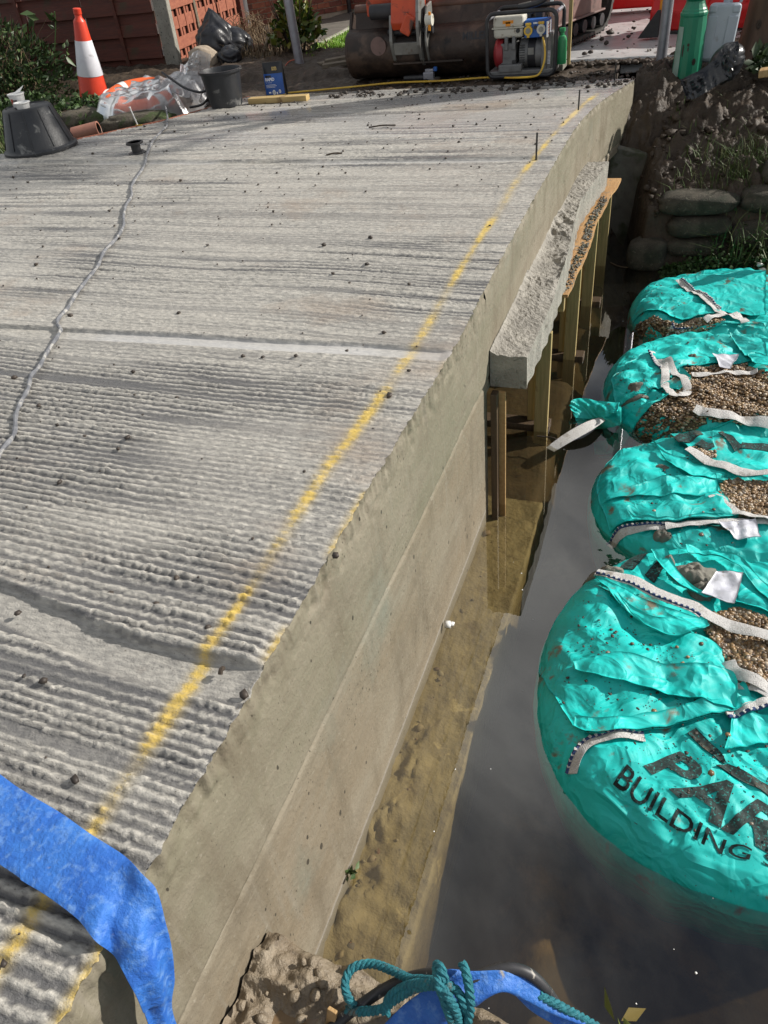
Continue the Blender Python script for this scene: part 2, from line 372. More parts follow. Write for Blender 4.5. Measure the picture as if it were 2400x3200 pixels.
T['sack'] = mat('black rubbish sack', (.013, .014, .017), (.024, .025, .03), 6, .24, .4, bump=.5, bs=14, stain=((.09, .085, .08), 9, .62, .75))
T['cream'] = mat('cream sack', (.42, .35, .27), (.30, .24, .18), 8, .8, bump=.6, bs=40, stain=((.14, .1, .06), 6, .58, .7))
T['orange_red'] = mat('cone red', (.66, .055, .022), (.55, .04, .018), 7, .4, stain=((.30, .03, .02), 12, .62, .74))
T['sleeve'] = mat('reflective white sleeve', (.66, .66, .70), (.58, .58, .63), 8, .45, stain=((.42, .41, .42), 12, .60, .72))
T['orange'] = mat('orange foam ring', (.80, .15, .035), (.70, .11, .03), 8, .5)
T['white'] = mat('white plastic', (.72, .72, .71), (.62, .62, .61), 9, .4, stain=((.3, .28, .25), 18, .66, .74))
T['red_plastic'] = mat('red barrier plastic', (.70, .012, .012), (.58, .010, .010), 3, .4)
T['rust'] = mat('rusty bare steel', (.052, .033, .025), (.026, .019, .016), 3.2, .6, .42, metal=.25, bump=.5, bs=22, stain=((.095, .062, .045), 4.5, .52, .64), stain2=((.012, .010, .010), 6, .58, .70))
T['steel'] = mat('worn grey steel', (.27, .27, .25), (.17, .165, .155), 7, .42, metal=.4, bump=.25, bs=30, stain=((.12, .07, .04), 8, .58, .70))
T['digger'] = mat('digger orange paint', (.56, .075, .020), (.42, .05, .016), 5, .4, stain=((.07, .03, .02), 7, .56, .66))
T['maroon'] = mat('dull maroon paint', (.20, .12, .105), (.13, .08, .07), 6, .5, stain=((.05, .035, .03), 7, .56, .68))
T['rubber'] = mat('track rubber', (.022, .021, .020), (.05, .046, .04), 6, .6, bump=.6, bs=40, stain=((.2, .19, .17), 9, .58, .68))
T['dark_metal'] = mat('dark machine metal', (.022, .022, .025), (.04, .04, .045), 8, .5, metal=.3)
T['grey_metal'] = mat('galvanised tube', (.36, .36, .40), (.28, .28, .31), 10, .4, metal=.55, stain=((.2, .17, .15), 20, .62, .7))
T['engine'] = mat('engine grey', (.20, .20, .20), (.13, .13, .13), 12, .5, metal=.3, stain=((.06, .05, .045), 12, .58, .68))
T['engine_red'] = mat('engine red', (.34, .022, .03), (.26, .02, .025), 10, .45)
T['tank'] = mat('cream fuel tank', (.62, .60, .52), (.54, .52, .45), 8, .4, stain=((.25, .2, .14), 16, .62, .70))
T['blue_box'] = mat('blue control box', (.02, .12, .42), (.02, .09, .34), 10, .45)
T['green'] = mat('green painted post', (.010, .19, .105), (.008, .15, .08), 6, .4, stain=((.22, .22, .08), 6, .66, .70), stain2=((.03, .02, .015), 7, .68, .72))
T['pale_green'] = mat('peeled primer', (.28, .38, .32), (.22, .31, .26), 10, .6)
T['green_bottle'] = mat('green gas bottle', (.03, .30, .11), (.03, .24, .09), 10, .4)
T['jerry'] = mat('translucent grey plastic', (.40, .45, .50), (.34, .38, .43), 4, .4, stain=((.25, .25, .25), 12, .62, .74))
T['terracotta'] = mat('terracotta pipe', (.36, .165, .115), (.27, .115, .08), 6, .6, stain=((.50, .38, .32), 5, .56, .7))
T['amber'] = mat('amber plastic', (.75, .27, .01), None, 5, .35)
T['bag_blue'] = mat('blue printed pouch', (.012, .085, .36), (.010, .065, .28), 5, .3, bump=.3, bs=10)
T['bag_black'] = mat('black printed pouch', (.012, .012, .014), None, 5, .3)
T['letters'] = mat('white print', (.70, .72, .76), None, 5, .5)
T['gold'] = mat('gold print', (.62, .45, .16), None, 5, .5)
T['red_print'] = mat('red print', (.42, .09, .05), None, 5, .5)
T['tub'] = mat('white yoghurt tub plastic', (.76, .76, .75), (.70, .70, .69), 9, .35)
T['pin'] = mat('dark steel pin', (.05, .048, .046), None, 5, .5, metal=.5)
T['rail'] = mat('tree bark far', (.05, .045, .03), (.025, .022, .016), 2, .9)
def film(name, c, a, rough=.18):
    m = bpy.data.materials.new(name); m.use_nodes = True; N = m.node_tree.nodes; L = m.node_tree.links; N.remove(N['Principled BSDF'])
    tr = N.new('ShaderNodeBsdfTransparent'); df = N.new('ShaderNodeBsdfDiffuse'); df.inputs[0].default_value = (*c, 1)
    tl = N.new('ShaderNodeBsdfTranslucent'); tl.inputs[0].default_value = (*c, 1)
    gl = N.new('ShaderNodeBsdfGlossy'); gl.inputs['Roughness'].default_value = rough
    m1 = N.new('ShaderNodeMixShader'); m1.inputs[0].default_value = .4; L.new(df.outputs[0], m1.inputs[1]); L.new(tl.outputs[0], m1.inputs[2])
    m2 = N.new('ShaderNodeMixShader'); m2.inputs[0].default_value = a; L.new(tr.outputs[0], m2.inputs[1]); L.new(m1.outputs[0], m2.inputs[2])
    fr = N.new('ShaderNodeFresnel'); fr.inputs[0].default_value = 1.22
    m3 = N.new('ShaderNodeMixShader'); L.new(fr.outputs[0], m3.inputs[0]); L.new(m2.outputs[0], m3.inputs[1]); L.new(gl.outputs[0], m3.inputs[2])
    L.new(m3.outputs[0], N['Material Output'].inputs[0]); return m
T['film'] = film('clear polythene', (.84, .84, .86), .30, .3)
def teal_mat(name, a, b_, dirt):
    m = mat(name, a, b_, 3.2, .48, .62, stain=((.15, .135, .09), 7, dirt, dirt + .07), stain2=((.03, .04, .035), 85, .665, .70), detail=6); N = m.node_tree.nodes; L = m.node_tree.links; b = N['Principled BSDF']
    tc = N.new('ShaderNodeTexCoord'); nz = N.new('ShaderNodeTexNoise'); nz.inputs['Scale'].default_value = 3.5; nz.inputs['Detail'].default_value = 3; L.new(tc.outputs['Object'], nz.inputs[0])
    mxv = N.new('ShaderNodeMixRGB'); mxv.inputs[0].default_value = .22; L.new(tc.outputs['Object'], mxv.inputs[1]); L.new(nz.outputs['Color'], mxv.inputs[2]); last = None
    for sc, di, st in ((2.6, .035, .30), (7, .016, .30), (240, .003, .25)):
        bp = N.new('ShaderNodeBump'); bp.inputs['Distance'].default_value = di; bp.inputs['Strength'].default_value = st
        if sc < 100:
            v = N.new('ShaderNodeTexNoise'); v.inputs['Scale'].default_value = sc; v.inputs['Detail'].default_value = 2.5; v.inputs['Distortion'].default_value = .8; L.new(tc.outputs['Object'], v.inputs[0])
            a1 = N.new('ShaderNodeMath'); a1.operation = 'SUBTRACT'; a1.inputs[1].default_value = .5; L.new(v.outputs[0], a1.inputs[0]); a2 = N.new('ShaderNodeMath'); a2.operation = 'ABSOLUTE'; L.new(a1.outputs[0], a2.inputs[0])
            a3 = N.new('ShaderNodeMapRange'); a3.inputs['From Max'].default_value = .10; a3.inputs['To Min'].default_value = 1; a3.inputs['To Max'].default_value = 0; L.new(a2.outputs[0], a3.inputs[0]); L.new(a3.outputs[0], bp.inputs['Height'])
        else:
            w = N.new('ShaderNodeTexChecker'); w.inputs['Scale'].default_value = sc; L.new(tc.outputs['Object'], w.inputs[0]); L.new(w.outputs['Fac'], bp.inputs['Height'])
        if last is not None: L.new(last, bp.inputs['Normal'])
        last = bp.outputs[0]
    L.new(last, b.inputs['Normal']); return m
T['teal'] = teal_mat('teal woven sack', (.003, .42, .395), (.006, .60, .56), .60)
def water_mat():
    m = bpy.data.materials.new('stream water'); m.use_nodes = True; N = m.node_tree.nodes; L = m.node_tree.links; N.remove(N['Principled BSDF'])
    out = N['Material Output']
    tr = N.new('ShaderNodeBsdfTransparent'); tr.inputs[0].default_value = (.93, .91, .84, 1)
    df = N.new('ShaderNodeBsdfDiffuse'); df.inputs[0].default_value = (.085, .080, .062, 1)
    gl = N.new('ShaderNodeBsdfGlossy'); gl.inputs['Roughness'].default_value = .0
    m1 = N.new('ShaderNodeMixShader'); m1.inputs[0].default_value = .05; L.new(tr.outputs[0], m1.inputs[1]); L.new(df.outputs[0], m1.inputs[2])
    ge = N.new('ShaderNodeNewGeometry'); dt = N.new('ShaderNodeVectorMath'); dt.operation = 'DOT_PRODUCT'; L.new(ge.outputs['Normal'], dt.inputs[0]); L.new(ge.outputs['Incoming'], dt.inputs[1])
    def mth(op, a, b_=None):
        x = N.new('ShaderNodeMath'); x.operation = op
        for i, v in enumerate((a, b_)):
            if v is None: continue
            if isinstance(v, (int, float)): x.inputs[i].default_value = v
            else: L.new(v, x.inputs[i])
        return x
    fr = mth('MULTIPLY_ADD', mth('POWER', mth('SUBTRACT', 1.0, mth('ABSOLUTE', dt.outputs['Value']).outputs[0]).outputs[0], 3.4).outputs[0], .92); fr.inputs[2].default_value = .118
    tc = N.new('ShaderNodeTexCoord'); n = N.new('ShaderNodeTexNoise'); n.inputs['Scale'].default_value = 2.2; n.inputs['Detail'].default_value = 2; L.new(tc.outputs['Object'], n.inputs[0])
    bp = N.new('ShaderNodeBump'); bp.inputs['Strength'].default_value = .012; bp.inputs['Distance'].default_value = .02; L.new(n.outputs[0], bp.inputs['Height'])
    L.new(bp.outputs[0], gl.inputs['Normal'])
    m2 = N.new('ShaderNodeMixShader'); L.new(fr.outputs[0], m2.inputs[0]); L.new(m1.outputs[0], m2.inputs[1]); L.new(gl.outputs[0], m2.inputs[2]); L.new(m2.outputs[0], out.inputs[0])
    va = N.new('ShaderNodeVolumeAbsorption'); va.inputs[0].default_value = (.56, .50, .32, 1); va.inputs[1].default_value = 3.0
    L.new(va.outputs[0], out.inputs[1])
    return m
T['water'] = water_mat()
def deck_mat():
    m = bpy.data.materials.new('tamped wet concrete'); m.use_nodes = True; nt = m.node_tree; N = nt.nodes; L = nt.links; b = N['Principled BSDF']
    tc = N.new('ShaderNodeTexCoord')
    def noise(s, st=(1, 1, 1), d=6):
        mp = N.new('ShaderNodeMapping'); mp.inputs['Scale'].default_value = st; L.new(tc.outputs['Object'], mp.inputs[0])
        n = N.new('ShaderNodeTexNoise'); n.inputs['Scale'].default_value = s; n.inputs['Detail'].default_value = d; n.inputs['Roughness'].default_value = .62; L.new(mp.outputs[0], n.inputs[0]); return n.outputs[0]
    def ramp(src, a, c, ca=(0, 0, 0), cb=(1, 1, 1)):
        r = N.new('ShaderNodeValToRGB'); e = r.color_ramp.elements; e[0].position = a; e[1].position = c; e[0].color = (*ca, 1); e[1].color = (*cb, 1); L.new(src, r.inputs[0]); return r.outputs[0]
    def mix(f, a, c, mode='MIX'):
        x = N.new('ShaderNodeMixRGB'); x.blend_type = mode
        for i, v in enumerate((f, a, c)):
            if isinstance(v, (int, float)): x.inputs[i].default_value = v
            elif isinstance(v, tuple): x.inputs[i].default_value = (*v, 1)
            else: L.new(v, x.inputs[i])
        return x.outputs[0]
    def math_(op, a, c):
        x = N.new('ShaderNodeMath'); x.operation = op
        for i, v in enumerate((a, c)):
            if isinstance(v, (int, float)): x.inputs[i].default_value = v
            else: L.new(v, x.inputs[i])
        return x.outputs[0]
    def attr(n):
        a = N.new('ShaderNodeAttribute'); a.attribute_name = n; return a.outputs['Fac']
    base = ramp(noise(2.2, (.6, 2.5, 1)), .32, .68, (.36, .342, .308), (.245, .236, .218))
    base = mix(ramp(noise(60, (.5, 1.6, 1)), .40, .62), base, (.50, .475, .425))
    base = mix(ramp(noise(150), .62, .70), base, (.09, .075, .06))
    base = mix(ramp(noise(1.4), .55, .75), base, (.33, .26, .20))
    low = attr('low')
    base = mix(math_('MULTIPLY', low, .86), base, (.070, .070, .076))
    pn = math_('MULTIPLY', attr('paint'), 1.0)
    pf = math_('ADD', pn, math_('SUBTRACT', noise(38), .5)); pf2 = math_('ADD', pf, math_('MULTIPLY', math_('SUBTRACT', noise(190), .5), .8))
    pm = ramp(pf2, .34, .86)
    base = mix(math_('MULTIPLY', pm, .76), base, (.66, .45, .05))
    base = mix(math_('MULTIPLY', attr('wet'), .55), base, (.52, .52, .53))  # pale sky reflection of the wet areas painted into the base colour
    soft = math_('MULTIPLY', ramp(pn, .02, .5), .30)
    base = mix(soft, base, (.60, .43, .10))
    L.new(base, b.inputs['Base Color'])
    wet = attr('wet')
    rg = ramp(noise(5, (.6, 2, 1)), .35, .65, (.22, .22, .22), (.45, .45, .45))
    rr = mix(math_('MULTIPLY', low, .5), rg, (.2, .2, .2)); rr = mix(wet, rr, (.035, .035, .035)); rr = mix(pm, rr, (.6, .6, .6)); L.new(rr, b.inputs['Roughness'])
    b.inputs['Specular IOR Level'].default_value = .6
    bp = N.new('ShaderNodeBump'); bp.inputs['Distance'].default_value = .006
    bs = math_('MULTIPLY', math_('SUBTRACT', 1.0, wet), .8); L.new(bs, bp.inputs['Strength'])
    L.new(math_('ADD', noise(75, (.6, 1.3, 1)), math_('MULTIPLY', noise(210), .5)), bp.inputs['Height']); L.new(bp.outputs[0], b.inputs['Normal'])
    return m
T['deck'] = deck_mat()
def wall_mat():
    m = bpy.data.materials.new('shuttered concrete face'); m.use_nodes = True; nt = m.node_tree; N = nt.nodes; L = nt.links; b = N['Principled BSDF']
    tc = N.new('ShaderNodeTexCoord'); sep = N.new('ShaderNodeSeparateXYZ'); L.new(tc.outputs['Object'], sep.inputs[0])
    def noise(s, st=(1, 1, 1), d=6):
        mp = N.new('ShaderNodeMapping'); mp.inputs['Scale'].default_value = st; L.new(tc.outputs['Object'], mp.inputs[0])
        n = N.new('ShaderNodeTexNoise'); n.inputs['Scale'].default_value = s; n.inputs['Detail'].default_value = d; n.inputs['Roughness'].default_value = .62; L.new(mp.outputs[0], n.inputs[0]); return n.outputs[0]
    def ramp(src, a, c, ca=(0, 0, 0), cb=(1, 1, 1)):
        r = N.new('ShaderNodeValToRGB'); e = r.color_ramp.elements; e[0].position = a; e[1].position = c; e[0].color = (*ca, 1); e[1].color = (*cb, 1); L.new(src, r.inputs[0]); return r.outputs[0]
    def mix(f, a, c):
        x = N.new('ShaderNodeMixRGB')
        for i, v in enumerate((f, a, c)):
            if isinstance(v, (int, float)): x.inputs[i].default_value = v
            elif isinstance(v, tuple): x.inputs[i].default_value = (*v, 1)
            else: L.new(v, x.inputs[i])
        return x.outputs[0]
    up = ramp(sep.outputs[2], .69, .72)
    c = mix(up, (.200, .162, .112), (.182, .165, .116))
    c = mix(ramp(noise(2.2, (1, .5, 2.2)), .36, .66), c, (.235, .205, .155))
    c = mix(ramp(noise(4, (1, 1.6, .5)), .50, .72), c, (.145, .120, .083))
    c = mix(ramp(noise(1.1), .62, .76), c, (.185, .192, .155))
    c = mix(ramp(noise(8, (1, 2.2, .16)), .58, .76), c, (.235, .21, .165))
    c = mix(ramp(noise(55), .62, .70), c, (.27, .24, .19)); c = mix(ramp(noise(120), .64, .70), c, (.06, .05, .036))
    c = mix(ramp(noise(7, (1, .3, 2.4)), .50, .84), c, (.155, .130, .094)); c = mix(ramp(noise(11, (1, .3, 2.6)), .64, .86), c, (.29, .265, .21))
    sa = N.new('ShaderNodeMath'); sa.operation = 'SUBTRACT'; sa.inputs[1].default_value = .714; L.new(sep.outputs[2], sa.inputs[0]); sb = N.new('ShaderNodeMath'); sb.operation = 'ABSOLUTE'; L.new(sa.outputs[0], sb.inputs[0])
    sm = N.new('ShaderNodeMath'); sm.operation = 'MULTIPLY'; L.new(ramp(sb.outputs[0], .003, .011, (1, 1, 1), (0, 0, 0)), sm.inputs[0]); L.new(ramp(noise(34, (1, .6, 1)), .44, .56), sm.inputs[1]); c = mix(sm.outputs[0], c, (.34, .30, .235))
    sm2 = N.new('ShaderNodeMath'); sm2.operation = 'MULTIPLY'; L.new(ramp(sb.outputs[0], .002, .007, (1, 1, 1), (0, 0, 0)), sm2.inputs[0]); L.new(ramp(noise(18, (1, .5, 1)), .54, .62), sm2.inputs[1]); c = mix(sm2.outputs[0], c, (.06, .048, .034))
    wl = ramp(sep.outputs[2], .006, .022, (1, 1, 1), (0, 0, 0))
    c = mix(wl, c, (.27, .245, .21))
    v = N.new('ShaderNodeTexVoronoi'); v.inputs['Scale'].default_value = 15; mp = N.new('ShaderNodeMapping'); mp.inputs['Scale'].default_value = (1, 1.35, .8); L.new(tc.outputs['Object'], mp.inputs[0]); L.new(mp.outputs[0], v.inputs[0])
    n2 = noise(4); rad = N.new('ShaderNodeMapRange'); rad.inputs['From Min'].default_value = .44; rad.inputs['From Max'].default_value = .76; rad.inputs['To Min'].default_value = 0; rad.inputs['To Max'].default_value = .26; L.new(n2, rad.inputs[0])
    lt = N.new('ShaderNodeMath'); lt.operation = 'LESS_THAN'; L.new(v.outputs['Distance'], lt.inputs[0]); L.new(rad.outputs[0], lt.inputs[1])
    c = mix(lt.outputs[0], c, (.05, .042, .03))
    v2 = N.new('ShaderNodeTexVoronoi'); v2.inputs['Scale'].default_value = 46; mp2 = N.new('ShaderNodeMapping'); mp2.inputs['Scale'].default_value = (1, 1.5, .7); L.new(tc.outputs['Object'], mp2.inputs[0]); L.new(mp2.outputs[0], v2.inputs[0])
    rad2 = N.new('ShaderNodeMapRange'); rad2.inputs['From Min'].default_value = .42; rad2.inputs['From Max'].default_value = .75; rad2.inputs['To Max'].default_value = .24; L.new(noise(2.6), rad2.inputs[0])
    lt2 = N.new('ShaderNodeMath'); lt2.operation = 'LESS_THAN'; L.new(v2.outputs['Distance'], lt2.inputs[0]); L.new(rad2.outputs[0], lt2.inputs[1]); c = mix(lt2.outputs[0], c, (.07, .058, .04))
    L.new(c, b.inputs['Base Color'])
    L.new(ramp(noise(6), .35, .65, (.5, .5, .5), (.8, .8, .8)), b.inputs['Roughness'])
    bp = N.new('ShaderNodeBump'); bp.inputs['Strength'].default_value = .5; bp.inputs['Distance'].default_value = .008
    h = N.new('ShaderNodeMath'); h.operation = 'SUBTRACT'; L.new(noise(70), h.inputs[0]); L.new(lt.outputs[0], h.inputs[1]); L.new(h.outputs[0], bp.inputs['Height']); L.new(bp.outputs[0], b.inputs['Normal'])
    return m
T['wall'] = wall_mat()

# ---------------------------------------------------------------- bridge deck
YK, ZK = ([-2, 0, 1.5, 2.4, 3.0, 4.0, 5.0, 6.0, 7.3], [1.14, 1.14, 1.15, 1.125, 1.155, 1.185, 1.19, 1.16, 1.1])
def zd(y): return np.interp(y, YK, ZK)
def flare(y): return .2 * np.clip((np.asarray(y, float) - 5.3) / 1.7, 0, 1) ** 1.7
def xl(y): return np.interp(y, [-2, 4.86, 5.25, 5.97, 6.53, 7.2], [-4.95, -4.42, -4.03, -3.57, -3.45, -3.30])
bridge = thing('concrete_bridge', 'new concrete bridge deck with tamped ridges and a yellow sprayed line', 'bridge', (0, 3, 0))
def step_y(x): return np.interp(x, [-4, -.81, -.55, -.33, -.14, 0], [1.1, .90, .86, .83, .83, .84]) + .012 * (vn(x * 5, x * 0, 77) - .5)
def pud_y(x): return np.interp(x, [-4, -2.07, -1.17, -.39, 0], [2.22, 2.27, 2.31, 2.34, 2.35]) + .01 * (vn(x * 6, x * 0, 78) - .5)
def far_y(x): return np.interp(x, [-3.8, -1.46, 0], [4.65, 4.56, 4.57])
def make_deck():
    ys = [-.9]
    while ys[-1] < 7.1: ys.append(ys[-1] + (.0055 if ys[-1] < 2.6 else .0055 + .0022 * (ys[-1] - 2.6)) * (1 if ys[-1] > 0 else 3))
    ys = np.array(ys); nx = 760
    t = np.linspace(0, 1, nx) ** 1.25
    Yg, Tg = np.meshgrid(ys, t, indexing='ij')
    xr = flare(Yg); Xg = xr + (xl(Yg) - xr) * Tg
    er = (vn(Yg * 38, Yg * 0, 3) - .5) * .016 + (vn(Yg * 110, Yg * 0, 4) - .5) * .010
    Xg = Xg + np.where(Tg == 0, er - .004, er * np.exp(-Tg * 60) * .5)
    near = 1 - sst(1.0, 3.2, Yg)
    jag = (vn(Xg * 40, Yg * 14, 5) - .5) * .0040 + (vn(Xg * 85, Yg * 30, 6) - .5) * .007
    yy = Yg + .10 * (fbm(Xg * .7, Yg * .6, 7, 3) - .5) + jag
    fr = 19 + 9 * (1 - near)
    ph = yy / .0275 + 3.2 * fbm(Xg * .45, Yg * 2.6, 8, 2) + .40 * vn(Xg * 2.2, Yg * 9, 19)
    ridge = (.5 + .5 * np.sin(2 * np.pi * ph)) ** 1.35; hs = vn(Xg * 2.3 + 30, np.round(ph) * 3.7, 9); r2 = vn(Xg * 2.1 + 30, yy * 46, 9)
    s1 = vn(Xg * .8, yy * 19, 28); s2 = vn(Xg * 1.5 + 7, yy * 41, 29); kk = .58 * near + .30 * (1 - near)
    ridge = kk * ridge * (.30 + .95 * hs) + (1 - kk) * (.5 * s1 + .5 * s2)
    ridge = np.clip((ridge - .22) / .48, 0, 1.15)
    rough = sst(.34, .56, fbm(Xg * .8 + 9, Yg * 1.8, 10, 3)) * .75 + .25
    chunk = .75 * (fbm(Xg * 10, Yg * 80, 12, 4, .6) - .5) + .30 * (fbm(Xg * 70, Yg * 190, 47, 2) - .5)
    amp = (.0105 * near + .0095 * (1 - near)) * rough
    h = amp * (ridge - .5) + (.0050 + .0035 * near) * chunk * sst(.30, .6, ridge) * 1.9 + .0022 * (fbm(Xg * 90, Yg * 90, 13, 2) - .5)
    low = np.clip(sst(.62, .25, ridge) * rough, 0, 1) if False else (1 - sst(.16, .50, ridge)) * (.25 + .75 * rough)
    wet = np.zeros_like(h)  # sets gloss and also how much painted sky sheen whitens the deck
    # smooth bands with a raised lip beyond them
    for fy, wd, lip, wv in ((step_y, .085, .020, 0), (pud_y, .070, .008, .8), (far_y, .05, .010, .6)):
        d = Yg - fy(Xg); band = sst(-wd - .02, -wd + .004, d) * (1 - sst(-.006, .006, d))
        up = sst(-.006, .008, d) * np.exp(-np.clip(d, 0, 1) / .10)
        h = h * (1 - band * .97) + band * (-.010) + up * lip
        low = low * (1 - band) + band * (.25 if not wv else 0)
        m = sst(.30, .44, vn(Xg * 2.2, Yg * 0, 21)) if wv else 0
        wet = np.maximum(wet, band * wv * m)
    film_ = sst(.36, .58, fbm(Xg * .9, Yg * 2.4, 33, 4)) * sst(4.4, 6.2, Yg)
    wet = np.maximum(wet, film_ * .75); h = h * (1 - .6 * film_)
    h = h * (.30 + .70 * sst(0, .045, xr - Xg))
    Z = zd(Yg) + h
    px = -.148 + .02 * (vn(Yg * 2.2, Yg * 0, 15) - .5) + np.interp(Yg, [4, 5.5, 6.4], [0, .05, .13])
    dx = np.abs(Xg - px)
    wdt = .016 + .012 * vn(Yg * 3, Yg * 0, 16)
    pat = .05 + 1.15 * vn(Yg * 7, Yg * 0, 17) * (.6 + .8 * vn(Yg * 26, Xg * 20, 27))
    paint = np.exp(-(dx / wdt) ** 2) * np.clip(.16 + .72 * pat, .20, .95) * (1 - sst(6.2, 6.6, Yg)) * (.72 + .5 * ridge)
    over = sst(.5, .75, vn(Yg * 6, Yg * 0, 18)) * np.exp(-(np.abs(Xg) / .018) ** 2) * .62 * near
    paint = np.maximum(paint, over)
    V = np.stack([Xg, Yg, Z], -1).reshape(-1, 3)
    F = gridF(len(ys), nx)
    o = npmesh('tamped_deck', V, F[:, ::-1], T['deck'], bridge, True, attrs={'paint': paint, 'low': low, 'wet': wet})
    return ys, Xg[:, 0], Z[:, 0]
dy_, dx_, dz_ = make_deck()
def make_face(name, y0, y1, zb, n):
    ys = np.linspace(y0, y1, n); top = np.interp(ys, dy_, dz_); xo = np.interp(ys, dy_, dx_); nz = int(110 * (1.2 - zb) / 1.2) + 12
    t = np.linspace(0, 1, nz); Yg, Tg = np.meshgrid(ys, t, indexing='ij'); Zg = zb + (top[:, None] - zb) * Tg
    seam = .712 + .008 * (vn(Yg * 3, Yg * 0, 41) - .5)
    g = 1.7 * np.exp(-((Zg - seam) / .008) ** 2) * (.35 + vn(Yg * 14, Yg * 0, 42))
    X = flare(Yg) - .004 - .008 * g + .0035 * (Zg > seam) + .004 * (fbm(Yg * 3, Zg * 3, 43, 3) - .5) + .0016 * (vn(Yg * 45, Zg * 45, 44) - .5)
    k = sst(.93, 1, Tg); X = X * (1 - k) + xo[:, None] * k - .006 * sst(.55, .8, vn(Yg * 30, Zg * 40, 46)) * sst(.90, .97, Tg)
    V = np.stack([X, Yg, Zg], -1).reshape(-1, 3)
    return npmesh(name, V, gridF(n, nz), T['wall'], bridge, True)
make_face('abutment_wall', -.9, 2.85, -.6, 620)
make_face('deck_edge', 2.85, 7.1, .655, 520)
def blk(name, y0, y1, z0, dz, m='concrete', inset=.02):
    ysb = np.linspace(y0, y1, 9); mb = MB()
    mb_ = [(float(flare(y)) - inset, y, z0) for y in ysb] + [(float(xl(y)) + .01, y, z0) for y in ysb[::-1]]
    mb.prism(mb_, (0, 0, dz)); return mb.build(name, T[m], bridge)
blk('abutment_block', -.9, 2.85, -.6, 1.70)
blk('deck_slab', 2.853, 7.095, .655, .41)
blk('far_abutment', 6.75, 7.5, -.6, 1.253)
# projecting ledge beam with a rough top
def make_ledge():
    n, m = 300, 22; ys = np.linspace(2.89, 5.79, n)
    xo = np.interp(ys, [2.9, 3.4, 4.0, 4.55, 4.92, 5.3, 5.79], [.168, .178, .162, .120, .095, .125, .170]); xi = np.interp(ys, [2.9, 4.4, 4.9, 5.8], [.004, -.004, -.008, 0])
    t = np.linspace(0, 1, m); Yg, Tg = np.meshgrid(ys, t, indexing='ij'); Xg = xi[:, None] + (xo - xi)[:, None] * Tg
    cl = sst(.42, .62, fbm(Xg * 5 + 3, Yg * 3, 51, 4)) * sst(3.3, 3.8, Yg) * (1 - sst(4.75, 4.95, Yg))
    Z = .825 + .006 * (fbm(Xg * 26, Yg * 30, 52, 3) - .5) + cl * .040 * fbm(Xg * 30, Yg * 24, 53, 3) + .010 * (fbm(Xg * 60, Yg * 60, 54, 2) - .5) + .022 * np.exp(-Tg * 9) * (1 - sst(4.8, 5.0, Yg)) + .010 * sst(4.86, 4.90, Yg)
    V = np.stack([Xg, Yg, Z], -1).reshape(-1, 3)
    b = []; nv = n * m
    low = np.stack([np.stack([xi, ys, 0 * ys + .668], -1), np.stack([xo + .004 * np.sin(ys * 40), ys, 0 * ys + .668], -1)], 1).reshape(-1, 3)
    V = np.concatenate([V, low]); F = [tuple(r) for r in gridF(n, m)[:, ::-1]]
    for i in range(n - 1):
        F.append((i * m + m - 1, (i + 1) * m + m - 1, nv + (i + 1) * 2 + 1, nv + i * 2 + 1)); F.append((nv + i * 2, nv + i * 2 + 1, nv + (i + 1) * 2 + 1, nv + (i + 1) * 2))
    F.append(tuple(range(m)) + (nv + 1, nv)); F.append(tuple((n - 1) * m + j for j in range(m)) + (nv + (n - 1) * 2 + 1, nv + (n - 1) * 2))
    o = MB().add(V, F).build('ledge_beam', T['raw_concrete'], bridge)
    return o
make_ledge()
# footing step just below the water, covered with silt
def make_footing():
    n, m = 260, 40; ys = np.linspace(-.9, 3.02, n); t = np.linspace(0, 1, m); Yg, Tg = np.meshgrid(ys, t, indexing='ij')
    W = .245 + .004 * (fbm(ys * 4, ys * 0, 61, 3) - .5) + .004 * (vn(ys * 22, ys * 0, 62) - .5) * (ys > .9)
    xs0 = np.where(ys > 2.86, -.30, -.02)
    top = Tg < .80; tt = np.clip(Tg / .80, 0, 1)
    X = np.where(top, xs0[:, None] + (W[:, None] - xs0[:, None]) * tt, W[:, None] + (Tg - .80) * .10)
    deb = sst(.35, .1, X) * sst(.45, .62, fbm(X * 14, Yg * 9, 63, 4)) * (Yg < 2.2) if False else (1 - sst(.02, .16, X)) * sst(.40, .62, fbm(X * 16, Yg * 12, 63, 4)) * (1 - sst(1.3, 1.8, Yg))
    Z = np.where(top, -.075 + .022 * (fbm(X * 9, Yg * 7, 64, 4) - .5) + .035 * deb + .004 * np.sin(Yg * 70 + X * 20) * (Yg < 1.0), -.075 - (Tg - .80) / .20 * .55)
    V = np.stack([X, Yg, Z], -1).reshape(-1, 3)
    return npmesh('footing', V, gridF(n, m)[:, ::-1], T['silt'], bridge, True)
make_footing()
def under_bed():
    n, m = 120, 120; X, Y = np.meshgrid(np.linspace(-4.6, .60, n), np.linspace(2.6, 6.9, m), indexing='ij')
    Z = np.where(Y < 4.3, -.095, -.16) + .05 * (fbm(X * 5, Y * 5, 66, 4) - .5) + .03 * (fbm(X * 14, Y * 14, 67, 3) - .5) - .40 * np.where(Y < 4.2, sst(.225, .30, X), sst(.12, .55, X)) - .3 * (1 - sst(2.7, 3.0, Y))
    o = npmesh('silt_bed', np.stack([X, Y, Z], -1).reshape(-1, 3), gridF(n, m)[:, ::-1], mat('brown silt', (.115, .078, .036), (.07, .048, .024), 5, .9, bump=1, bs=20, stain=((.05, .035, .02), 12, .55, .68)), None, True); o['kind'] = 'structure'
under_bed()
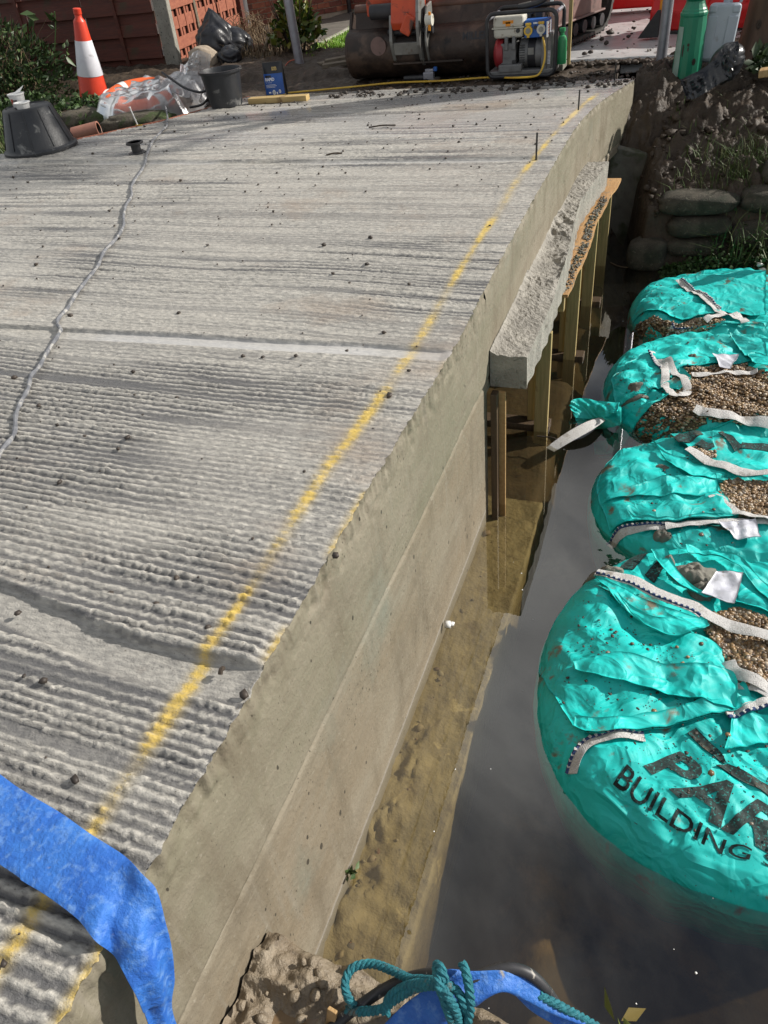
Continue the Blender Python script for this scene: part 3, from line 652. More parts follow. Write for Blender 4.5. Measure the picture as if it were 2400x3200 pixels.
# red-brown shutter board left along the far side of the deck
mb = MB(); ysb = np.linspace(5.0, 7.05, 14)
for a, c in zip(ysb[:-1], ysb[1:]): mb.beam((float(xl(a)) - .012, a, float(zd(a)) - .045), (float(xl(c)) - .012, c, float(zd(c)) - .045), .02, .10)
mb.build('shutter_board', T['fence2'], bridge)
mb = MB(); mb.prism([(.08, 6.72, -.3), (.46, 6.68, -.3), (.47, 6.68, .42), (.38, 6.69, .64), (.12, 6.72, .70), (.08, 6.72, .70)], (0, .55, .02))
o = mb.build('wing_wall', T['old_concrete'], None, bevel=.015); tag(o, 'dark grey concrete wing wall at the far water corner below the deck end', 'wing wall')
# ---------------------------------------------------------------- water, bed, ground
def make_water():
    mb = MB(); mb.box((.6, 2.0, -.55), (12.6, 10.6, 1.1)); o = mb.build('water', T['water']); o['kind'] = 'structure'
    n, m = 150, 150; xs = np.linspace(-5.6, 6.8, n); ys = np.linspace(-3.2, 7.2, m); X, Y = np.meshgrid(xs, ys, indexing='ij')
    Z = -.40 + .16 * (fbm(X * 2.2, Y * 1.6, 71, 4) - .5) + .05 * (fbm(X * 8, Y * 8, 72, 3) - .5) + .18 * np.exp(-((X - .62 + .1 * (Y - 1)) / .09) ** 2) * sst(.5, .7, Y) * (1 - sst(1.3, 1.45, Y))
    o = npmesh('stream_bed', np.stack([X, Y, Z], -1).reshape(-1, 3), gridF(n, m)[:, ::-1], T['bed'], None, True); o['kind'] = 'structure'
make_water()
T['rubble'] = mat('silty rubble', (.2, .15, .08), None, 6, .8, island=[(.26, .20, .10), (.14, .11, .06), (.30, .25, .15), (.20, .10, .05), (.10, .085, .06)])
def water_bits():
    rg = np.random.default_rng(31)
    P = np.c_[.01 + np.abs(rg.normal(0, .05, 260)), rg.uniform(.5, 2.8, 260) ** 1.0, rg.uniform(-.092, -.072, 260)]; P = P[P[:, 0] < .2]; k = P[:, 1] < 1.5 + .4 * rg.random(len(P)); P = P[k | (rg.random(len(P)) < .25)]
    o = pebbles('ledge_rubble', P, np.minimum(rg.exponential(.006, len(P)) + .003, .02), T['rubble'], jag=.4); tag(o, 'silt covered rubble on the submerged ledge along the wall', 'rubble')
    P = np.c_[rg.uniform(.2, 1.2, 60), rg.uniform(.6, 5.6, 60), np.full(60, .001)]; o = pebbles('floating_specks', P, rg.uniform(.0015, .004, 60), T['tub'], flat=.4); tag(o, 'tiny pale specks floating on the water', 'specks')
water_bits()
def bank_z(x, y):
    x = np.asarray(x, float); y = np.asarray(y, float)
    y0 = 5.98 + .72 * (1 - sst(.26, .46, x)) + .06 * (vn(x * 3, y * 3, 81) - .5)
    d = y - y0
    z = np.interp(d, [-.5, -.05, .03, .16, .45, .9, 1.35, 2.2], [-.55, -.28, .02, .40, .62, .88, 1.09, 1.12])
    k = (1 - sst(.40, .55, x)) * sst(6.70, 6.76, y); z = z * (1 - k) + k * np.interp(y, [6.7, 6.9, 7.15], [.60, .86, 1.09])
    return z
def lumps(x, y, a=1):
    w = fbm(x * 9, y * 9, 82, 5, .6) - .5; c = fbm(x * 21, y * 21, 83, 3) - .5
    q = np.abs(vn(x * 6.5, y * 6.5, 84) - .5) * 2
    return a * (.12 * w + .075 * c + .045 * (1 - q) ** 2 - .015)
def make_bank():
    n, m = 330, 260; xs = np.concatenate([np.linspace(.0, 2.2, 250), np.linspace(2.22, 9, 80)]); ys = np.linspace(5.55, 9.2, m); X, Y = np.meshgrid(xs, ys, indexing='ij')
    X = X + flare(Y) * np.exp(-X * 4)
    Z = bank_z(X, Y); Z = Z + lumps(X, Y) * sst(-.1, .25, Z) * (1 - .6 * sst(8, 8.8, Y)) + .10 * (fbm(X * 2.2, Y * 2.2, 85, 3) - .5) * sst(.2, .7, Z) * (1 - sst(7.6, 8.4, Y))
    Z = np.where(Y > 8.9, np.minimum(Z, 1.07), Z)
    o = npmesh('mud_bank', np.stack([X, Y, Z], -1).reshape(-1, 3), gridF(n, m)[:, ::-1], T['mud'], None, True); o['kind'] = 'structure'
    # right-hand side of the channel, out of the picture to the right
    n, m = 60, 90; X, Y = np.meshgrid(np.linspace(1.75, 6.9, n), np.linspace(-3, 5.9, m), indexing='ij')
    Z = np.interp(X + .2 * (vn(Y, Y * 0, 86) - .5), [1.75, 2.3, 2.9, 3.6, 7], [-.5, -.25, .5, 1.0, 1.1]) + lumps(X, Y)
    o = npmesh('side_bank', np.stack([X, Y, Z], -1).reshape(-1, 3), gridF(n, m)[:, ::-1], T['mud'], None, True); o['kind'] = 'structure'
make_bank()
def verge_z(x, y):
    d = xl(y) - x
    return .80 + .22 * sst(6.1, 7.0, y) + .08 * sst(.3, 1.0, d) - .22 * (1 - sst(0, .22, d)) * (y < 6.6) + lumps(x, y, .8)
def make_ground():
    xs = np.concatenate([np.linspace(-300, -8.2, 20), np.linspace(-8, -.0, 330), np.linspace(.03, 9, 60), np.linspace(9.5, 300, 20)])
    ys = np.concatenate([np.linspace(7.06, 9.6, 130), np.linspace(9.7, 14, 40), np.linspace(15, 400, 24)])
    X, Y = np.meshgrid(xs, ys, indexing='ij'); nearm = (1 - sst(9.2, 10, Y)) * (np.abs(X) < 8)
    Z = 1.085 + lumps(X, Y, .45) * nearm + .07 * sst(7.9, 8.05, Y + .15 * vn(X * 2, Y * 0, 90)) * (X < -2.2) * nearm
    Z = np.where((X > .02) & (Y < 9.1), -1.0, Z)
    o = npmesh('ground', np.stack([X, Y, Z], -1).reshape(-1, 3), gridF(len(xs), len(ys))[:, ::-1], T['mud'], None, True); o['kind'] = 'structure'
    # rough verge on the left of the deck
    n, m = 150, 130; t = np.linspace(0, 1, n); ys = np.linspace(2.5, 7.3, m); Tg, Y = np.meshgrid(t, ys, indexing='ij'); X = (xl(Y) - .035) * (1 - Tg) + (-13) * Tg
    d = xl(Y) - X
    Z = verge_z(X, Y)
    o = npmesh('verge', np.stack([X, Y, Z], -1).reshape(-1, 3), gridF(n, m), T['mud'], None, True); o['kind'] = 'structure'
make_ground()
def sheet(name, poly, z, m, th=.02, lum=0):
    mb = MB(); mb.prism([(x, y, z - th) for x, y in poly], (0, 0, th)); o = mb.build(name, T[m]); o['kind'] = 'structure'; return o
def road_patch():
    n, m = 90, 110; t = np.linspace(0, 1, n); ys = np.concatenate([[7.90], np.linspace(7.92, 14, m - 1)]); Tg, Y = np.meshgrid(t, ys, indexing='ij')
    Y = Y + np.where(Y < 8.4, .07 * (fbm(Tg * 18, Tg * 0, 93, 3) - .5), 0)
    X = -2.2 + Tg * 6.5; Z = 1.128 + .010 * (fbm(X * 3, Y * 3, 94, 3) - .5) + .012 * (fbm(X * 14, Y * 14, 95, 3) - .5) * (1 - sst(9, 10, Y)); Z[:, 0] -= .12
    o = npmesh('road', np.stack([X, Y, Z], -1).reshape(-1, 3), gridF(n, m)[:, ::-1], T['road'], None, True); o['kind'] = 'structure'
road_patch()
P_ = np.c_[rng.uniform(-1.0, .6, 500), 7.90 + rng.normal(0, .035, 500), np.full(500, 1.10)]; o = pebbles('mud_lip', P_, rng.uniform(.012, .035, 500), T['mud'], jag=.3); tag(o, 'ragged dark mud lip along the front edge of the wet road', 'mud')
LW = [(-3.642,8.967,1.120)[:2], (-3.011,9.054,1.120)[:2], (-2.6, 9.0), (-2.6, 13.4), (-4.017,11.990,1.120)[:2], (-3.897,10.635,1.120)[:2], (-3.904,9.888,1.120)[:2]]
sheet('lawn', LW, 1.12, 'lawn', .05)
def pip(p, poly):
    x, y = p; c = False; j = len(poly) - 1
    for i in range(len(poly)):
        if (poly[i][1] > y) != (poly[j][1] > y) and x < (poly[j][0] - poly[i][0]) * (y - poly[i][1]) / (poly[j][1] - poly[i][1]) + poly[i][0]: c = not c
        j = i
    return c
def scatter(poly, n):
    xs = [p[0] for p in poly]; ys = [p[1] for p in poly]; out = []
    while len(out) < n:
        p = (random.uniform(min(xs), max(xs)), random.uniform(min(ys), max(ys)))
        if pip(p, poly): out.append(p)
    return np.array(out)
P = scatter(LW, 9000); o = blades('lawn_grass', np.c_[P, np.full(len(P), 1.12)], .045, .6, T['lawn_grass'], w=.005); tag(o, 'short bright green lawn grass behind the leafy shrub', 'grass')
sheet('garden_path', [(-3.957,10.004,1.110)[:2], (-3.967,10.768,1.110)[:2], (-4.092,12.146,1.110)[:2], (-2.6, 13.6), (-2.6, 14.6), (-4.566,13.641,1.110)[:2], (-4.858,13.382,1.110)[:2], (-5.061,11.807,1.110)[:2]], 1.112, 'slab_path', .05)
KB = [(-3.879,9.977,1.120), (-3.899,10.671,1.120), (-3.964,11.303,1.120), (-4.037,12.043,1.120)]
mb = MB()
for a, c in zip(KB[:-1], KB[1:]): mb.beam((a[0], a[1], 1.115), (c[0], c[1], 1.115), .06, .07)
o = mb.build('lawn_kerb', T['kerb'], bevel=.006); o['kind'] = 'structure'
# muddy platform in front of the camera
def make_platform():
    n, m = 210, 190; u = np.linspace(0, 1, n); v = np.linspace(0, 1, m); U, Vv = np.meshgrid(u, v, indexing='ij')
    X = .004 + U * 1.45; yf = np.interp(X, [0, .15, .32, .56, .75, 1.0, 1.45], [.545, .535, .525, .555, .50, .42, .30]) + .022 * (fbm(X * 14, X * 0, 101, 3) - .5)
    Y = yf - Vv * 1.5
    hol = sst(.075, .11, X) * (1 - sst(.19, .24, X)) * (1 - sst(.40, .47, Y + .02 * vn(X * 20, X * 0, 104)))
    Z = .50 + .045 * (fbm(X * 16, Y * 16, 102, 4) - .5) + .030 * (fbm(X * 42, Y * 42, 103, 3) - .5) + .02 * (1 - np.abs(vn(X * 22, Y * 22, 105) - .5) * 2) ** 3
    Z = Z * (1 - hol) + hol * .478
    edge = np.minimum(Vv * 1.5, np.minimum(U * 1.45 + .02, 1)); Z = Z - .03 * np.exp(-edge / .02) * (vn(X * 30, Y * 30, 106))
    V = np.stack([X, Y, Z], -1); sk = V[:, 0].copy(); rows = [sk]
    for dz, dyy in ((-.04, .012), (-.16, .03), (-.35, .05), (-.9, .08)):
        r = sk.copy(); r[:, 2] += dz + .02 * (vn(r[:, 0] * 25, r[:, 0] * 0 + dz * 9, 107) - .5); r[:, 1] += dyy * (.3 + vn(r[:, 0] * 18, r[:, 0] * 0 + dz * 31, 108)); rows.insert(0, r)
    G = np.concatenate([np.stack(rows[:-1], 1), V], 1)
    o = npmesh('clay_platform', G.reshape(-1, 3), gridF(n, m + 4), T['clay'], None, True); o['kind'] = 'structure'
    mb = MB(); mb.prism([(.04, .45, .4), (.30, .45, .4), (.30, .05, .4), (.04, .05, .4)], (0, 0, .084)); o = mb.build('mud_puddle', mat('muddy puddle', (.22, .145, .08), (.17, .11, .06), 6, .10)); o['kind'] = 'structure'
    P = []; R_ = []
    for _ in range(260):
        x = random.uniform(.02, .9); y = random.uniform(-.1, .5); P.append((x, y, .515)); R_.append(random.choice((.004, .006, .008, .014)))
    o = pebbles('clay_lumps', P, np.array(R_), T['clay'], jag=.3); tag(o, 'small clay lumps strewn on the muddy platform below the camera', 'clay lumps')
make_platform()

# ---------------------------------------------------------------- concrete-filled bags in the bank
def stone_bag(label, c, d, rz=0, seed=0):
    n, m = 40, 22; V = []
    u = np.linspace(0, 2 * math.pi, n, endpoint=False); v = np.linspace(-math.pi / 2, math.pi / 2, m); U, W = np.meshgrid(u, v, indexing='ij')
    sp = lambda a, e: np.sign(a) * np.abs(a) ** e
    X = sp(np.cos(W), .55) * sp(np.cos(U), .45); Y = sp(np.cos(W), .55) * sp(np.sin(U), .6); Z = sp(np.sin(W), .75)
    k = 1 + .10 * (vn(X * 2 + seed, Z * 2 + Y, seed) - .5) + .05 * (vn(X * 6, Z * 6 + Y * 5, seed + 1) - .5)
    X = X * k * d[0] / 2; Y = Y * k * d[1] / 2; Z = Z * k * d[2] / 2 * (1 + .1 * np.cos(X * 9 + seed))
    o = npmesh('concrete_bag', np.stack([X, Y, Z], -1).reshape(-1, 3), gridF(n, m, True), T['bagstone'], None, True)
    o.location = c; o.rotation_euler = (random.uniform(-.04, .04), random.uniform(-.05, .05), rz)
    tag(o, label, 'concrete bag', 'concrete filled bags stacked in the stream bank')
stone_bag('long pale topped concrete bag, top of the middle stack in the bank', (.81, 6.16, .445), (.56, .30, .145), 0, 1)
stone_bag('dark concrete bag in the middle of the three-high stack', (.84, 6.12, .295), (.46, .30, .150), .02, 2)
stone_bag('lowest concrete bag of the three-high stack, half in weeds', (.83, 6.10, .15), (.42, .30, .145), 0, 3)
stone_bag('squat brown concrete bag at the waterline nearest the wooden props', (.49, 6.04, .09), (.30, .30, .25), -.05, 4)
stone_bag('concrete bag right of the long pale topped one', (1.29, 6.22, .46), (.40, .32, .17), .1, 5)
stone_bag('uppermost rounded concrete bag at the right edge of the bank', (1.40, 6.34, .61), (.38, .30, .17), .1, 6)
stone_bag('low concrete bag at the waterline behind the weeds', (1.30, 6.12, .24), (.5, .3, .18), .03, 7)

# ---------------------------------------------------------------- timber props under the ledge
def timber(name, p, q, w, h, m, label, cat, group=None, up=(0, 0, 1), bev=.003):
    p = Vector(p); q = Vector(q); mb = MB(); mb.beam(Vector((0, 0, 0)), q - p, w, h, up=up)
    o = mb.build(name, T[m], bevel=bev); o.location = p; return tag(o, label, cat, group)
GP = 'timber props under the ledge beam'
for label, x, y in (('green softwood prop nearest the camera, second from the wall end', .125, 3.57), ('green softwood prop in the middle of the row under the ledge beam', .150, 4.43), ('third green softwood prop, under the splintered plywood', .145, 5.24), ('farthest softwood prop, by the wing wall', .15, 6.0)):
    timber('timber_prop', (x, y, -.30), (x + .005, y, .612), .034, .075, 'timber_z', label, 'prop', GP, up=(1, 0, 0))
for label, x, y in (('brown inner prop behind the nearest softwood prop', .06, 3.66), ('grooved inner prop behind the middle softwood prop', .095, 4.50), ('inner prop behind the third softwood prop', .10, 5.34)):
    timber('timber_prop', (x, y, -.30), (x, y, .600), .07, .045, 'timber_z', label, 'prop', GP, up=(1, 0, 0))
timber('timber_upright', (.033, 2.85, -.35), (.033, 2.85, .66), .045, .030, 'wet_timber', 'dark soaked upright against the wall below the ledge beam end', 'upright', up=(1, 0, 0))
timber('timber_upright', (.055, 2.875, -.35), (.055, 2.875, .655), .014, .048, 'timber', 'orange brown upright board under the near end of the ledge beam', 'upright', up=(1, 0, 0))
for label, y, x1 in (('sole plate at the waterline under the nearest prop', 3.62, .17), ('sole plate at the waterline under the middle prop', 4.46, .24), ('sole plate at the waterline under the third prop', 5.3, .24)):
    timber('sole_plate', (-1.6, y, .004), (x1, y, .004), .09, .045, 'wet_timber', label, 'timber plate', 'sole plates in the water under the props')
timber('bearer', (-1.2, 3.98, .585), (.165, 3.98, .585), .045, .09, 'timber_x', 'short green treated bearer carrying the plywood under the ledge', 'bearer')
timber('bearer', (-1.2, 5.24, .585), (.165, 5.24, .585), .045, .09, 'timber_x', 'bearer under the far half of the plywood', 'bearer')
def ply():
    n = 40; ys = np.linspace(3.94, 6.03, n); xo = np.interp(ys, [3.94, 4.56, 5.1, 5.6, 6.03], [.185, .205, .195, .215, .25]) + .012 * (vn(ys * 9, ys * 0, 111) - .5) + .006 * (vn(ys * 40, ys * 0, 112) - .5)
    mb = MB(); V = []
    for y, x in zip(ys, xo): V += [(-1.5, y, .634), (x, y, .634), (x, y, .652), (-1.5, y, .652)]
    F = []
    for i in range(n - 1):
        for j in range(4): F.append((i * 4 + j, i * 4 + (j + 1) % 4, (i + 1) * 4 + (j + 1) % 4, (i + 1) * 4 + j))
    F += [(3, 2, 1, 0), tuple((n - 1) * 4 + j for j in range(4))]
    o = mb.add(V, F).build('plywood_sheet', T['ply']); tag(o, 'splintered orange plywood strip sticking out under the ledge beam', 'plywood')
    P = [(float(np.interp(y, ys, xo)) - random.uniform(.01, .06), y, .656) for y in np.random.default_rng(3).uniform(4.0, 5.6, 420)]
    o = pebbles('plywood_crumbs', P, rng.uniform(.003, .010, len(P)), T['old_concrete'], jag=.3); tag(o, 'grey concrete crumbs lying on the plywood strip', 'crumbs')
ply()
# ---------------------------------------------------------------- bulk bags
class Bag:
    def __init__(s, name_label, c, a, b, h, seed, e=2.3, wr=1.0):
        s.c = c; s.a = a; s.b = b; s.h = h; s.e = e; s.seed = seed; s.wr = wr
        s.t = thing('bulk_bag', name_label, 'bulk bag', (c[0], c[1], 0), 'teal bulk bags of gravel damming the stream')
    def r(s, x, y):
        return ((np.abs(x - s.c[0]) / s.a) ** s.e + (np.abs(y - s.c[1]) / s.b) ** s.e) ** (1 / s.e)
    def base(s, r):
        return np.interp(r, [0, .5, .74, .84, .92, .97, 1.0, 1.03, 1.08, 1.2], np.array([1, 1.0, .96, .86, .64, .34, 0, -.5, -1.2, -2.0])) * s.h
    def H(s, x, y):
        x = np.asarray(x, float); y = np.asarray(y, float); r = s.r(x, y)
        w = s.wr * (1 - sst(.82, 1.0, r))
        th = np.arctan2(y - s.c[1], x - s.c[0])
        pl = .010 * np.abs(np.sin(th * 16 + 3 * vn(th * 3, th * 0, s.seed))) * sst(.6, .9, r) * (1 - sst(1.0, 1.08, r))
        return s.base(r) + w * (.060 * (crumple(x, y, s.seed, 3.2) - .35) + .020 * (crumple(x, y, s.seed + 9, 8) - .35) + .040 * (fbm(x * 3, y * 3, s.seed + 5, 3) - .5)) + pl
    def body(s):
        n = 380; rr = np.concatenate([np.linspace(.02, .8, 84), np.linspace(.81, 1.02, 36)])
        th = np.linspace(0, 2 * math.pi, n, endpoint=False); A, R_ = np.meshgrid(th, rr, indexing='ij')
        k = (np.abs(np.cos(A)) ** s.e + np.abs(np.sin(A)) ** s.e) ** (-1 / s.e)
        X = s.c[0] + s.a * R_ * k * np.cos(A); Y = s.c[1] + s.b * R_ * k * np.sin(A); Z = s.H(X, Y)
        low = []
        for dz, f in ((-.10, 1.015), (-.20, .995), (-.34, .95), (-.52, .88)):
            kk = k[:, -1]; fo = f + .012 * np.sin(th * 23) * vn(th * 5, th * 0 + dz * 9, s.seed)
            low.append((s.c[0] + s.a * fo * kk * np.cos(th), s.c[1] + s.b * fo * kk * np.sin(th), 0 * th + dz))
        X = np.concatenate([X, np.stack([l[0] for l in low], 1)], 1); Y = np.concatenate([Y, np.stack([l[1] for l in low], 1)], 1); Z = np.concatenate([Z, np.stack([l[2] for l in low], 1)], 1)
        m = X.shape[1]
        npmesh('sack_body', np.stack([X, Y, Z], -1).reshape(-1, 3), gridF(n, m, True)[:, ::-1], T['teal'], s.t, True)
    def drape(s, name, A, B, lift=.015, m='teal', cr_=.034, n=14, k=26, edge=.006, f=4.5, bulge=0):
        P = cr([Vector((p[0], p[1], 0)) for p in A], n); Q = cr([Vector((p[0], p[1], 0)) for p in B], n)
        u = np.linspace(0, 1, 60); ip = lambda W, c_: np.interp(u, np.linspace(0, 1, len(W)), [w[c_] for w in W])
        px_, py_ = ip(P, 0), ip(P, 1); qx, qy = ip(Q, 0), ip(Q, 1); v = np.linspace(0, 1, k)
        X = px_[:, None] + (qx - px_)[:, None] * v; Y = py_[:, None] + (qy - py_)[:, None] * v
        U = u[:, None] + 0 * v; Vv = v[None] + 0 * U
        ed = np.minimum(np.minimum(U, 1 - U) * 3, np.minimum(Vv, 1 - Vv) * 2)
        X = X - bulge * np.sin(np.pi * Vv) * (1 - np.clip(U / .55, 0, 1)) ** 1.5
        X = X + .006 * (vn(X * 20, Y * 20, s.seed + 3) - .5); Y = Y + .006 * (vn(X * 22, Y * 22, s.seed + 4) - .5)
        Z = s.H(X, Y) + lift + cr_ * (crumple(X, Y, s.seed + len(name) + 11, f) - .25) * (.35 + .65 * sst(0, .25, ed)) + edge * (1 - sst(0, .12, ed))
        Z = np.maximum(Z, s.H(X, Y) + .004)
        nu, nv = Z.shape; V = np.stack([X, Y, Z], -1).reshape(-1, 3); V2 = V.copy(); V2[:, 2] -= .0035
        F = gridF(nu, nv); off = nu * nv; idx = np.arange(off).reshape(nu, nv)
        bd = np.concatenate([idx[:, 0], idx[-1, 1:], idx[-2::-1, -1], idx[0, -2:0:-1]]); bn = np.roll(bd, -1)
        S = np.stack([bd, bn, bn + off, bd + off], 1)
        return npmesh(name, np.concatenate([V, V2]), np.concatenate([F, F[:, ::-1] + off, S]), T[m], s.t, True)
    def strap(s, path, w=.05, lift=.012, stitch=0, name='strap', follow=True, twist=None):
        P = cr([Vector(p) for p in path], 10); k = len(P); L = []; R_ = []
        for i in range(k):
            d = P[min(i + 1, k - 1)] - P[max(i - 1, 0)]; d.z = 0; d.normalize(); nrm = Vector((-d.y, d.x, 0)) * w / 2
            p = P[i]
            def pt(q, sg):
                z = float(s.H(q.x, q.y)) + lift + .006 * math.sin(i * .35 + s.seed) if follow else q.z
                if twist: z += sg * twist * math.sin(i / k * 6)
                return Vector((q.x, q.y, max(z, -.02) if follow else z))
            L.append(pt(p + nrm, 1)); R_.append(pt(p - nrm, -1))
        o = ribbon(L, R_, .004, 2, 6).build(name, T['web'], s.t, True)
        if stitch:
            E_ = L if stitch > 0 else R_
            mb = MB(); mb.tube([p + Vector((0, 0, .003)) for p in E_], .0065, 6); mb.build('stitching', T['blue_stitch'], s.t, True)
            mb = MB(); acc = 0
            for a, b in zip(E_[:-1], E_[1:]):
                l = (b - a).length; acc += l
                while acc > .022:
                    acc -= .022; c_ = b - (b - a).normalized() * acc; mb.box(c_ + Vector((0, 0, .0085)), (.010, .010, .004), Matrix.Rotation(math.atan2(b.y - a.y, b.x - a.x) + .5, 3, 'Z'))
            if mb.V: mb.build('stitching', T['web'], s.t)
    def gravel(s, poly, n, base=True, rmin=.0038, rmax=.0122, lift=.004, heap=.0):
        poly = [p[:2] for p in poly]; P = scatter(poly, n); cx, cy = np.mean([p[0] for p in poly]), np.mean([p[1] for p in poly])
        z = s.H(P[:, 0], P[:, 1]) + lift + rng.random(n) * .008 + heap * np.exp(-(((P[:, 0] - cx) / .25) ** 2 + ((P[:, 1] - cy) / .2) ** 2))
        pebbles('gravel', np.c_[P, z], rng.uniform(rmin, rmax, n), T['gravel'], s.t, jag=.1)
        if base:
            q = [Vector((p[0], p[1], 0)) for p in poly]; c_ = Vector((cx, cy, 0)); nn = len(q); V = []; F = []
            ring = 14; edge = []
            for i in range(nn):
                for j in range(8): edge.append(q[i].lerp(q[(i + 1) % nn], j / 8))
            for i, e in enumerate(edge):
                for j in range(ring + 1):
                    p = c_.lerp(e, j / ring); V.append((p.x, p.y, 0))
            V = np.array(V); V[:, 2] = s.H(V[:, 0], V[:, 1]) + .002 + heap * np.exp(-(((V[:, 0] - cx) / .25) ** 2 + ((V[:, 1] - cy) / .2) ** 2))
            npmesh('gravel_fill', V, gridF(len(edge), ring + 1, True), T['gravel_base'], s.t, True)
    def dirt(s, n, spots, rmax=.007, lift=.021):
        P = []
        for k in range(int(n * 1.8)):
            c_ = random.choice(spots); sd_ = c_[2] if len(c_) > 2 and c_[2] > .02 else .08
            P.append((random.gauss(c_[0], sd_), random.gauss(c_[1], sd_)))
        P = np.array(P); P = P[s.r(P[:, 0], P[:, 1]) < .9]
        z = s.H(P[:, 0], P[:, 1]) + lift; rr = np.minimum(rng.exponential(.0018, len(P)) + .0012, rmax)
        pebbles('mud_crumbs', np.c_[P, z], rr, T['crumb'], s.t, jag=.35, flat=.4)
    def print_quad(s, A, B, m='print_wide', lift=.0065):
        return s.drape('printed_mark', A, B, lift, m, 0.0, 8, 10, 0, 4)
    def label(s, quad, lift=.02, name='white_tag'):
        return s.drape(name, quad[:2], quad[2:], lift, 'white_label', .025, 8, 14, .004, 9)
    def mudpatch(s, c, rx, ry, hgt=.025):
        n, m = 40, 14; th = np.linspace(0, 2 * math.pi, n, endpoint=False); rr = np.linspace(.02, 1, m); A, R_ = np.meshgrid(th, rr, indexing='ij')
        k = .65 + .7 * vn(np.cos(A) * 2 + 5, np.sin(A) * 2 + c[0] * 9, 121); X = c[0] + rx * R_ * k * np.cos(A); Y = c[1] + ry * R_ * k * np.sin(A)
        Z = s.H(X, Y) + .012 + hgt * (1 - R_ ** 2) * (.5 + fbm(X * 50, Y * 50, 122, 3)) - .012 * (R_ > .97)
        npmesh('mud_lump', np.stack([X, Y, Z], -1).reshape(-1, 3), gridF(n, m, True), T['old_concrete'], s.t, True)
    def text(s, txt, base, top, bold=.0, m='print', lift=.0035, sub=.03):
        V, F = text_mesh(txt, 1.0, bold, sub); V = V[:, :2]; V = V - V.min(0); V = V / V.max(0)
        cum = lambda W: np.concatenate([[0], np.cumsum([math.hypot(W[i + 1][0] - W[i][0], W[i + 1][1] - W[i][1]) for i in range(len(W) - 1)])])
        def along(W, t):
            c_ = cum(W); c_ = c_ / c_[-1]; return np.interp(t, c_, [p[0] for p in W]), np.interp(t, c_, [p[1] for p in W])
        bx, by = along(base, V[:, 0]); tx, ty = along(top, V[:, 0]); X = bx + (tx - bx) * V[:, 1]; Y = by + (ty - by) * V[:, 1]
        npmesh('lettering', np.c_[X, Y, s.H(X, Y) + lift], F, T[m], s.t)

# nearest bag
B1 = Bag('largest teal bulk bag nearest the camera, printed BUILDING on its front', (1.17, 1.95), .73, .77, .130, 3)
B1.body()
B1.drape('folded_side', [(0.527,2.284,0.150), (0.645,2.261,0.160), (0.751,2.140,0.170), (0.872,2.052,0.170), (1.018,2.072,0.170), (1.079,2.028,0.170)], [(0.610,1.576,0.100), (0.686,1.549,0.120), (0.806,1.589,0.140), (0.913,1.641,0.150), (1.046,1.714,0.160), (1.177,1.807,0.160)], .016, k=64, bulge=.145)
B1.drape('hem', [(0.608,1.605,0.110), (0.724,1.609,0.130), (0.855,1.668,0.150), (1.017,1.757,0.160), (1.164,1.816,0.170)], [(0.614,1.566,0.100), (0.687,1.543,0.120), (0.806,1.584,0.140), (0.913,1.636,0.150), (1.046,1.709,0.160), (1.182,1.807,0.160)], .034, cr_=.006, k=10)
B1.drape('fold', [(0.563,1.822,0.150), (0.715,1.880,0.160), (0.895,1.887,0.170), (1.080,1.921,0.170), (1.120,1.865,0.170)], [(0.579,1.785,0.140), (0.727,1.765,0.160), (0.875,1.759,0.160), (1.016,1.753,0.170), (1.119,1.761,0.170)], .036, cr_=.016, k=16)
B1.drape('rolled_flap', [(0.577,2.312,0.150), (0.674,2.248,0.160), (0.812,2.184,0.170), (0.942,2.151,0.170), (1.010,2.160,0.170)], [(0.656,2.164,0.160), (0.747,2.106,0.170), (0.835,2.051,0.170), (0.935,2.033,0.170), (1.023,2.122,0.170)], .040, cr_=.02, k=14)
B1.drape('rolled_flap', [(0.681,2.180,0.160), (0.765,2.125,0.170), (0.857,2.097,0.170), (0.998,2.143,0.170)], [(0.742,2.109,0.160), (0.836,2.042,0.170), (0.935,2.024,0.170), (1.023,2.113,0.170)], .054, cr_=.012, k=10)
B1.drape('fold', [(0.787,2.533,0.150), (0.836,2.423,0.160), (0.907,2.326,0.170), (1.013,2.274,0.170)], [(0.843,2.535,0.150), (0.897,2.417,0.160), (0.959,2.339,0.170), (1.032,2.283,0.170)], .038, cr_=.01, k=10)
B1.drape('fold', [(0.925,2.577,0.150), (1.015,2.587,0.150), (1.128,2.559,0.160), (1.192,2.448,0.160), (1.289,2.334,0.160)], [(0.935,2.512,0.150), (1.029,2.546,0.150), (1.121,2.482,0.160), (1.172,2.392,0.160), (1.284,2.203,0.160)], .040, cr_=.02, k=14)
B1.drape('folded_side', [(1.122,2.291,0.160), (1.189,2.261,0.160), (1.307,2.210,0.160)], [(1.115,2.460,0.160), (1.192,2.427,0.160), (1.314,2.359,0.160)], .02, k=20)
B1.drape('folded_side', [(1.122,1.779,0.160), (1.165,1.769,0.160), (1.287,1.753,0.160)], [(1.087,1.594,0.150), (1.145,1.624,0.150), (1.286,1.698,0.150)], .024, cr_=.012, k=22)
B1.gravel([(1.015,2.207,0.170), (1.126,2.273,0.170), (1.362,2.179,0.170), (1.342,1.847,0.170), (1.224,1.852,0.170), (1.114,1.883,0.170), (1.076,2.027,0.170), (1.024,2.109,0.170)], 2900, heap=.012)
B1.strap([(0.585,2.328,0.150), (0.696,2.300,0.160), (0.808,2.247,0.160), (0.939,2.202,0.170), (1.053,2.162,0.170), (1.185,2.116,0.170), (1.355,2.076,0.170)], .052, .050, 0)
